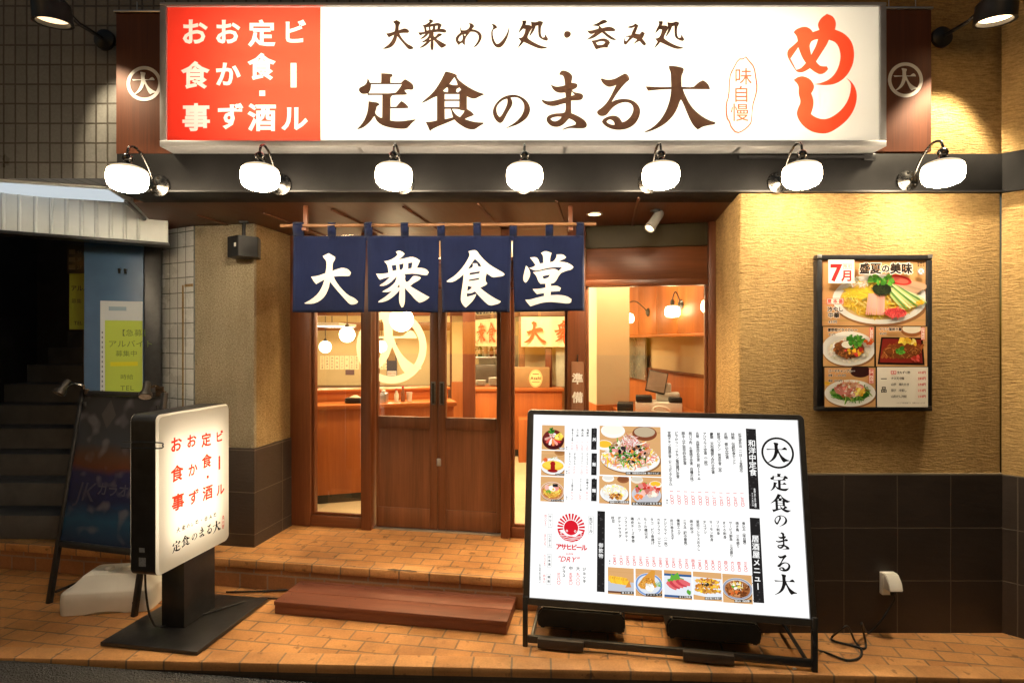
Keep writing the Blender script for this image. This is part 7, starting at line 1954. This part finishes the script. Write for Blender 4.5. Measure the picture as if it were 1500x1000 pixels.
# globes
gm = emit('globe_glass', (1.0, 0.76, 0.44), 24.0)
gl = [(508.5, 490, 11.2, 8.0), (476.5, 508, 8.6, 10.0), (588, 468, 17.5, 6.2), (558.5, 507.5, 8.6, 10.0), (672, 459, 8, 10.4)]
gn = ['white globe pendant lamp inside, over the condiment tray', 'white globe pendant lamp inside, small and next to the door frame', 'biggest white globe pendant lamp inside, at the top of the ring mark', 'small white globe pendant lamp inside, seen through the ring mark', 'white globe pendant lamp inside, above the red-brown post']
for i, (px, py, r, d) in enumerate(gl):
    q = P(px, py, d); rr = r * d / F
    t = thing('globe_pendant', gn[i], 'pendant lamp', q, 0, 'white globe pendants inside')
    n = 14
    b = MB(); b.lathe([(rr * math.sin(math.pi * k / n), rr * math.cos(math.pi * k / n)) for k in range(n + 1)], 28, caps=False); b.build('globe', gm, t)
    b = MB(); b.cyl((0, 0, rr), (0, 0, 2.658 - q.z), 0.006, 8); b.lathe([(0.03, rr * 0.98), (0.03, rr + 0.03), (0.01, rr + 0.05)], 14); b.build('cord', M_BLACKMETAL, t)
# ceiling panel light at the back left
t = thing('ceiling_panel_light', 'white ceiling panel light deep inside at left', 'ceiling light', P(482, 478, 9.4))
b = MB(); b.box((-0.18, -0.5, 0.0), (0.32, 0.5, 0.05), 0.006); b.build('housing', M_PLASTIC_WHT, t)
b = MB(); b.box((-0.16, -0.48, -0.006), (0.30, 0.48, -0.0005)); b.build('diffuser', emit('panel_light', (1.0, 0.92, 0.75), 4.0), t)
b = MB(); b.cyl((0.05, 0, 0.05), (0.05, 0, 2.658 - t.location.z), 0.008, 8); b.build('stem', M_BLACKMETAL, t)

# kitchen counter with its own red lettered cloth, black board of dishes above
kc = thing('kitchen_counter', 'orange wooden serving counter in the middle of the restaurant', 'counter', (-0.52, 7.1, HP))
b = MB(); b.box((0.02, 0.03, 0.09), (1.16, 0.7, 0.83), 0.003); b.build('body', M_ORANGEWOOD, kc)
b = MB(); b.box((0.04, 0.05, 0.0), (1.14, 0.65, 0.0895)); b.build('kick_plate', M_BLACKMETAL, kc)
b = MB(); b.box((0.0, 0, 0.831), (1.18, 0.72, 0.868), 0.004); b.build('counter_top', M_ORANGEWOOD_H, kc)
b = MB(); b.box((0.60, -0.32, 0.0), (1.18, -0.02, 0.52), 0.004); b.build('low_shelf', M_ORANGEWOOD, kc)
ko = Vector((0.12, 7.45, 0))
kw = thing('kitchen_facade', 'cream kitchen front with timber beam above the serving counter', 'kitchen front', (0, 0, 0))
lf = Vector((-0.62, 8.7, 0)); rt = Vector((1.05, 7.30, 0))
def seg(a, c, z0, z1, th, mat, name, par, out=0.0, bev=0.002):
    d = (c - a); L = d.length; M_ = Matrix.Translation((a.x, a.y, 0)) @ Matrix.Rotation(math.atan2(d.y, d.x), 4, 'Z')
    b = MB(); b.box((0, -out - th, z0), (L, -out, z1), bev); return b.build(name, mat, par, M_)
for a, c, e0, e1 in ((lf, ko, 0, 0), (ko, rt, 0, 0)):
    seg(a, c, 1.985, 2.04, 0.10, M_RODWOOD, 'beam', kw)
seg(ko, rt, HP, 1.98, 0.02, M_CREAM, 'panel', kw, -0.25)
b = MB(); b.box((0.09, 7.40, 1.02), (0.17, 7.48, 1.98), 0.004); b.build('corner_post', M_RODWOOD, kw)
seg(Vector((0.45, 7.39, 0)), Vector((0.53, 7.37, 0)), 1.06, 1.58, 0.06, M_FRAMEWOOD, 'door_post', kw)
seg(Vector((0.58, 7.40, 0)), Vector((0.98, 7.36, 0)), 1.06, 1.60, 0.02, plain('pale_green_panel', (0.50, 0.52, 0.42), 0.4), 'pass_panel', kw)
b = MB(); b.box((-0.55, 9.3, 1.0), (0.10, 9.35, 1.75)); b.build('kitchen_back', plain('kitchen_steel', (0.42, 0.40, 0.34), 0.3, 0.4, 0.3, 4), kw)
b = MB(); b.box((-0.62, 8.0, 1.06), (-0.22, 8.3, 1.32), 0.01); b.build('oven', plain('oven_grey', (0.12, 0.10, 0.08), 0.3), kw)
b = MB(); b.box((-0.62, 8.2, 1.40), (0.05, 8.5, 1.43), 0.004); b.build('steel_shelf', M_STEEL, kw)
def cloth_sign(a, c, chars, label, sizes):
    d = (c - a); L = d.length; az = math.atan2(d.y, d.x)
    t = thing('kitchen_curtain', label, 'curtain', (a.x, a.y, 0), az, 'red lettered cream cloths over the kitchen')
    b = MB(); n = 24
    g = [[b.bm.verts.new((L * i / n, -0.125 + 0.010 * math.sin(i * 1.1), z)) for i in range(n + 1)] for z in (1.975, 1.78, 1.585)]
    for r0, r1 in zip(g, g[1:]):
        for i in range(n):
            f = b.bm.faces.new((r0[i], r0[i + 1], r1[i + 1], r1[i])); f.smooth = True
    o = b.build('cloth', plain('cream_cloth', (0.80, 0.70, 0.48), 0.85, 0, 0.04, 6), t)
    p = Print()
    for ch, s in zip(chars, sizes): p.brush(ch, L * s, 1.775, 0.30, lin(215, 70, 35))
    p.build('lettering', print_mat('cloth_print', 'paper'), t, face_frame((0, -0.150, 0), (1, 0, 0), (0, 0, 1)))
cloth_sign(ko + Vector((0.02, 0, 0)), rt, ('大n', '衆n', '食n'), 'cream cloth with red characters over the kitchen pass, facing the street', (0.20, 0.62, 1.02))
cloth_sign(lf, ko - Vector((0.02, 0, 0)), ('大n', '衆n', '食n', '堂n'), 'cream cloth with red characters over the kitchen pass, turned away to the left', (0.20, 0.42, 0.64, 0.87))
bd = thing('dish_board', 'black board of white dish names above the kitchen cloth', 'menu board', (0, 0, 0))
for a, c, rows in ((lf, ko, ('やきとりもつにこみ', 'さしみてんぷらどんぶり')), (ko, rt, ('ひやしちゅうか', 'おでんぎょうざから'))):
    d = c - a; L = d.length; az = math.atan2(d.y, d.x); M_ = Matrix.Translation((a.x, a.y, 0)) @ Matrix.Rotation(az, 4, 'Z')
    b = MB(); b.box((0, -0.06, 2.06), (L, -0.02, 2.64)); b.build('board', M_BLACKMETAL, bd, M_)
    p = Print()
    for j in range(5):
        n = int(L / 0.10)
        for i in range(n): p.glyph(rows[j % 2][(i + j) % len(rows[j % 2])], 0.06 + i * 0.10, 2.10 + j * 0.105, 0.088, (0.80, 0.74, 0.62), 0.025)
    p.build('lettering', print_mat('board_print', 'paper'), bd, M_ @ face_frame((0, -0.0608, 0), (1, 0, 0), (0, 0, 1)))
# labelled carton on the counter
q = P(779, 570, 7.2)
t = thing('beer_carton', 'brown cardboard carton with a cream label on the serving counter', 'carton', (q.x, q.y, HP + 0.869))
b = MB(); b.box((-0.235, 0, 0), (0.23, 0.24, 0.26), 0.004); b.build('carton', plain('cardboard', (0.36, 0.22, 0.10), 0.75, 0, 0.12, 8), t)
p = Print(); p.ell(0.05, 0.12, 0.086, 0.115, lin(250, 225, 165), 24); p.up(); p.ell(0.05, 0.12, 0.080, 0.108, lin(200, 150, 80), 24, r0=0.94); p.up()
p.htext('Asahi', -0.016, 0.125, 0.055, lin(30, 22, 20), 0.03); p.rect(0.0, 0.07, 0.10, 0.078, lin(150, 90, 40)); p.rect(0.01, 0.172, 0.09, 0.182, lin(190, 60, 40))
p.build('label_print', print_mat('carton_print', 'paper'), t, face_frame((0, -0.001, 0), (1, 0, 0), (0, 0, 1)))
# far cream partition and orange dado behind the post
b = MB(); b.box((-0.95, 8.85, HP), (-0.55, 8.95, 2.659)); tag(b.build('inside_partition', M_CREAM), 'cream partition wall deep inside behind the second door', 'wall')
b = MB(); b.box((-0.95, 8.80, HP), (-0.55, 8.845, 1.02), 0.004); tag(b.build('inside_dado', M_ORANGEWOOD), 'orange wooden dado on the partition deep inside', 'dado')

# added fill lights under the ceiling, unseen; the first brightens the ring mark
def add_room_fill(x, y, w, e):
    d = bpy.data.lights.new('room_fill', 'AREA'); d.shape = 'DISK'; d.size = w; d.energy = e; d.color = (1.0, 0.72, 0.38)
    o = bpy.data.objects.new('room_fill', d); o.location = (x, y, 2.64); C.objects.link(o)
for x, y, w, e in ((-0.95, 4.78, 0.3, ROOM_W * 0.8), (-1.3, 5.6, 0.5, ROOM_W * 0.7), (0.2, 5.6, 0.5, ROOM_W), (1.0, 4.9, 0.35, ROOM_W * 0.5), (-1.6, 8.2, 0.6, ROOM_W * 0.8), (-0.1, 6.6, 0.4, ROOM_W), (-0.2, 9.0, 0.4, ROOM_W * 0.7), (-1.7, 9.6, 0.6, ROOM_W * 0.6), (-3.3, 9.2, 0.6, ROOM_W * 0.8)):
    add_room_fill(x, y, w, e)
# small things about the kitchen and counters
bc = [(0.10, 0.05, 0.02), (0.06, 0.10, 0.04), (0.55, 0.50, 0.40), (0.20, 0.06, 0.03), (0.10, 0.05, 0.02), (0.45, 0.30, 0.10)]
for i, c in enumerate(bc):
    t = thing('kitchen_bottle', ('brown bottle', 'green bottle', 'pale bottle', 'dark red bottle', 'brown bottle with tall neck', 'amber bottle')[i] + ' standing on the steel shelf in the kitchen', 'bottle', (-0.56 + i * 0.085, 8.32, 1.431), 0, 'bottles on the kitchen shelf')
    b = MB(); h = 0.17 + 0.03 * (i % 3); b.lathe([(0.0, 0.0), (0.03, 0.0), (0.03, h * 0.6), (0.012, h * 0.8), (0.012, h), (0.0, h)], 14); b.build('glass', plain('bottle_glass_%s' % 'abcdef'[i], c, 0.15), t)
    b = MB(); b.lathe([(0.0305, h * 0.2), (0.0305, h * 0.5)], 14, caps=False); b.build('paper_label', plain('bottle_label_%s' % 'abcdef'[i], (0.6, 0.5 - 0.05 * i, 0.3), 0.7), t)
for i, (x, n) in enumerate(((-0.42, 6), (-0.24, 9), (-0.06, 4))):
    b = MB()
    for k in range(n): b.lathe([(0.03, k * 0.012), (0.075, k * 0.012 + 0.014), (0.078, k * 0.012 + 0.016), (0.03, k * 0.012 + 0.006)], 20, caps=False)
    tag(b.build('plate_stack', M_PLASTIC_WHT, None, Matrix.Translation((x, 7.5, HP + 0.869))), 'white plate stack of %s on the serving counter' % ('middle height', 'greatest height', 'least height')[i], 'plates', 'plate stacks on the serving counter')
t = thing('kitchen_notice', 'white handwritten paper notices on the kitchen wall above the oven', 'notice', (-0.44, 8.62, 1.60))
p = Print()
for i in range(3):
    p.rect(-0.20 + i * 0.16, -0.10, -0.06 + i * 0.16, 0.10, lin(245, 240, 225)); p.up()
    for j in range(5): p.rect(-0.185 + i * 0.16, 0.06 - j * 0.032, -0.08 + i * 0.16, 0.068 - j * 0.032, lin(90, 80, 80))
p.build('sheet', print_mat('kitchen_notice_print', 'paper'), t, face_frame((0, 0, 0), (1, 0, 0), (0, 0, 1)))
t = thing('beer_poster', 'narrow dark blue poster on the inside back wall behind the ring mark', 'poster', P(574, 528, 10.98))
p = Print(); p.rect(-0.10, -0.34, 0.10, 0.34, lin(70, 65, 80)); p.up(); p.rect(-0.07, 0.0, 0.07, 0.28, lin(150, 120, 80)); p.up(); p.rect(-0.09, -0.30, 0.09, -0.2, lin(220, 215, 210)); p.up(); p.htext('生ビール', -0.08, -0.25, 0.04, lin(180, 40, 40))
p.build('sheet', print_mat('beer_poster_print', 'paper'), t, face_frame((0, 0, 0), (1, 0, 0), (0, 0, 1)))
t = thing('wall_phone', 'small black wall intercom beside the pale kitchen panel', 'intercom', P(806, 540, 7.33))
b = MB(); b.box((-0.025, 0, -0.06), (0.025, 0.02, 0.0), 0.004); b.box((-0.02, 0, 0.03), (0.02, 0.02, 0.09), 0.004); b.build('body', M_PLASTIC_BLK, t)
b = MB(); b.box((-0.012, -0.003, -0.05), (0.012, -0.0005, -0.02)); b.build('keypad', M_PLASTIC_WHT, t)
t = thing('napkin_box', 'small steel napkin box on the bar counter by the ring mark', 'napkin box', CM @ Vector((1.12, 0.12, 0.889)))
b = MB(); b.box((-0.035, -0.05, 0), (0.035, 0.05, 0.09), 0.006); b.build('case', M_STEEL, t)
b = MB(); b.box((-0.015, -0.03, 0.0905), (0.015, 0.03, 0.115), 0.004); b.build('napkin', M_PLASTIC_WHT, t)
bpy.data.objects.remove(_fo)
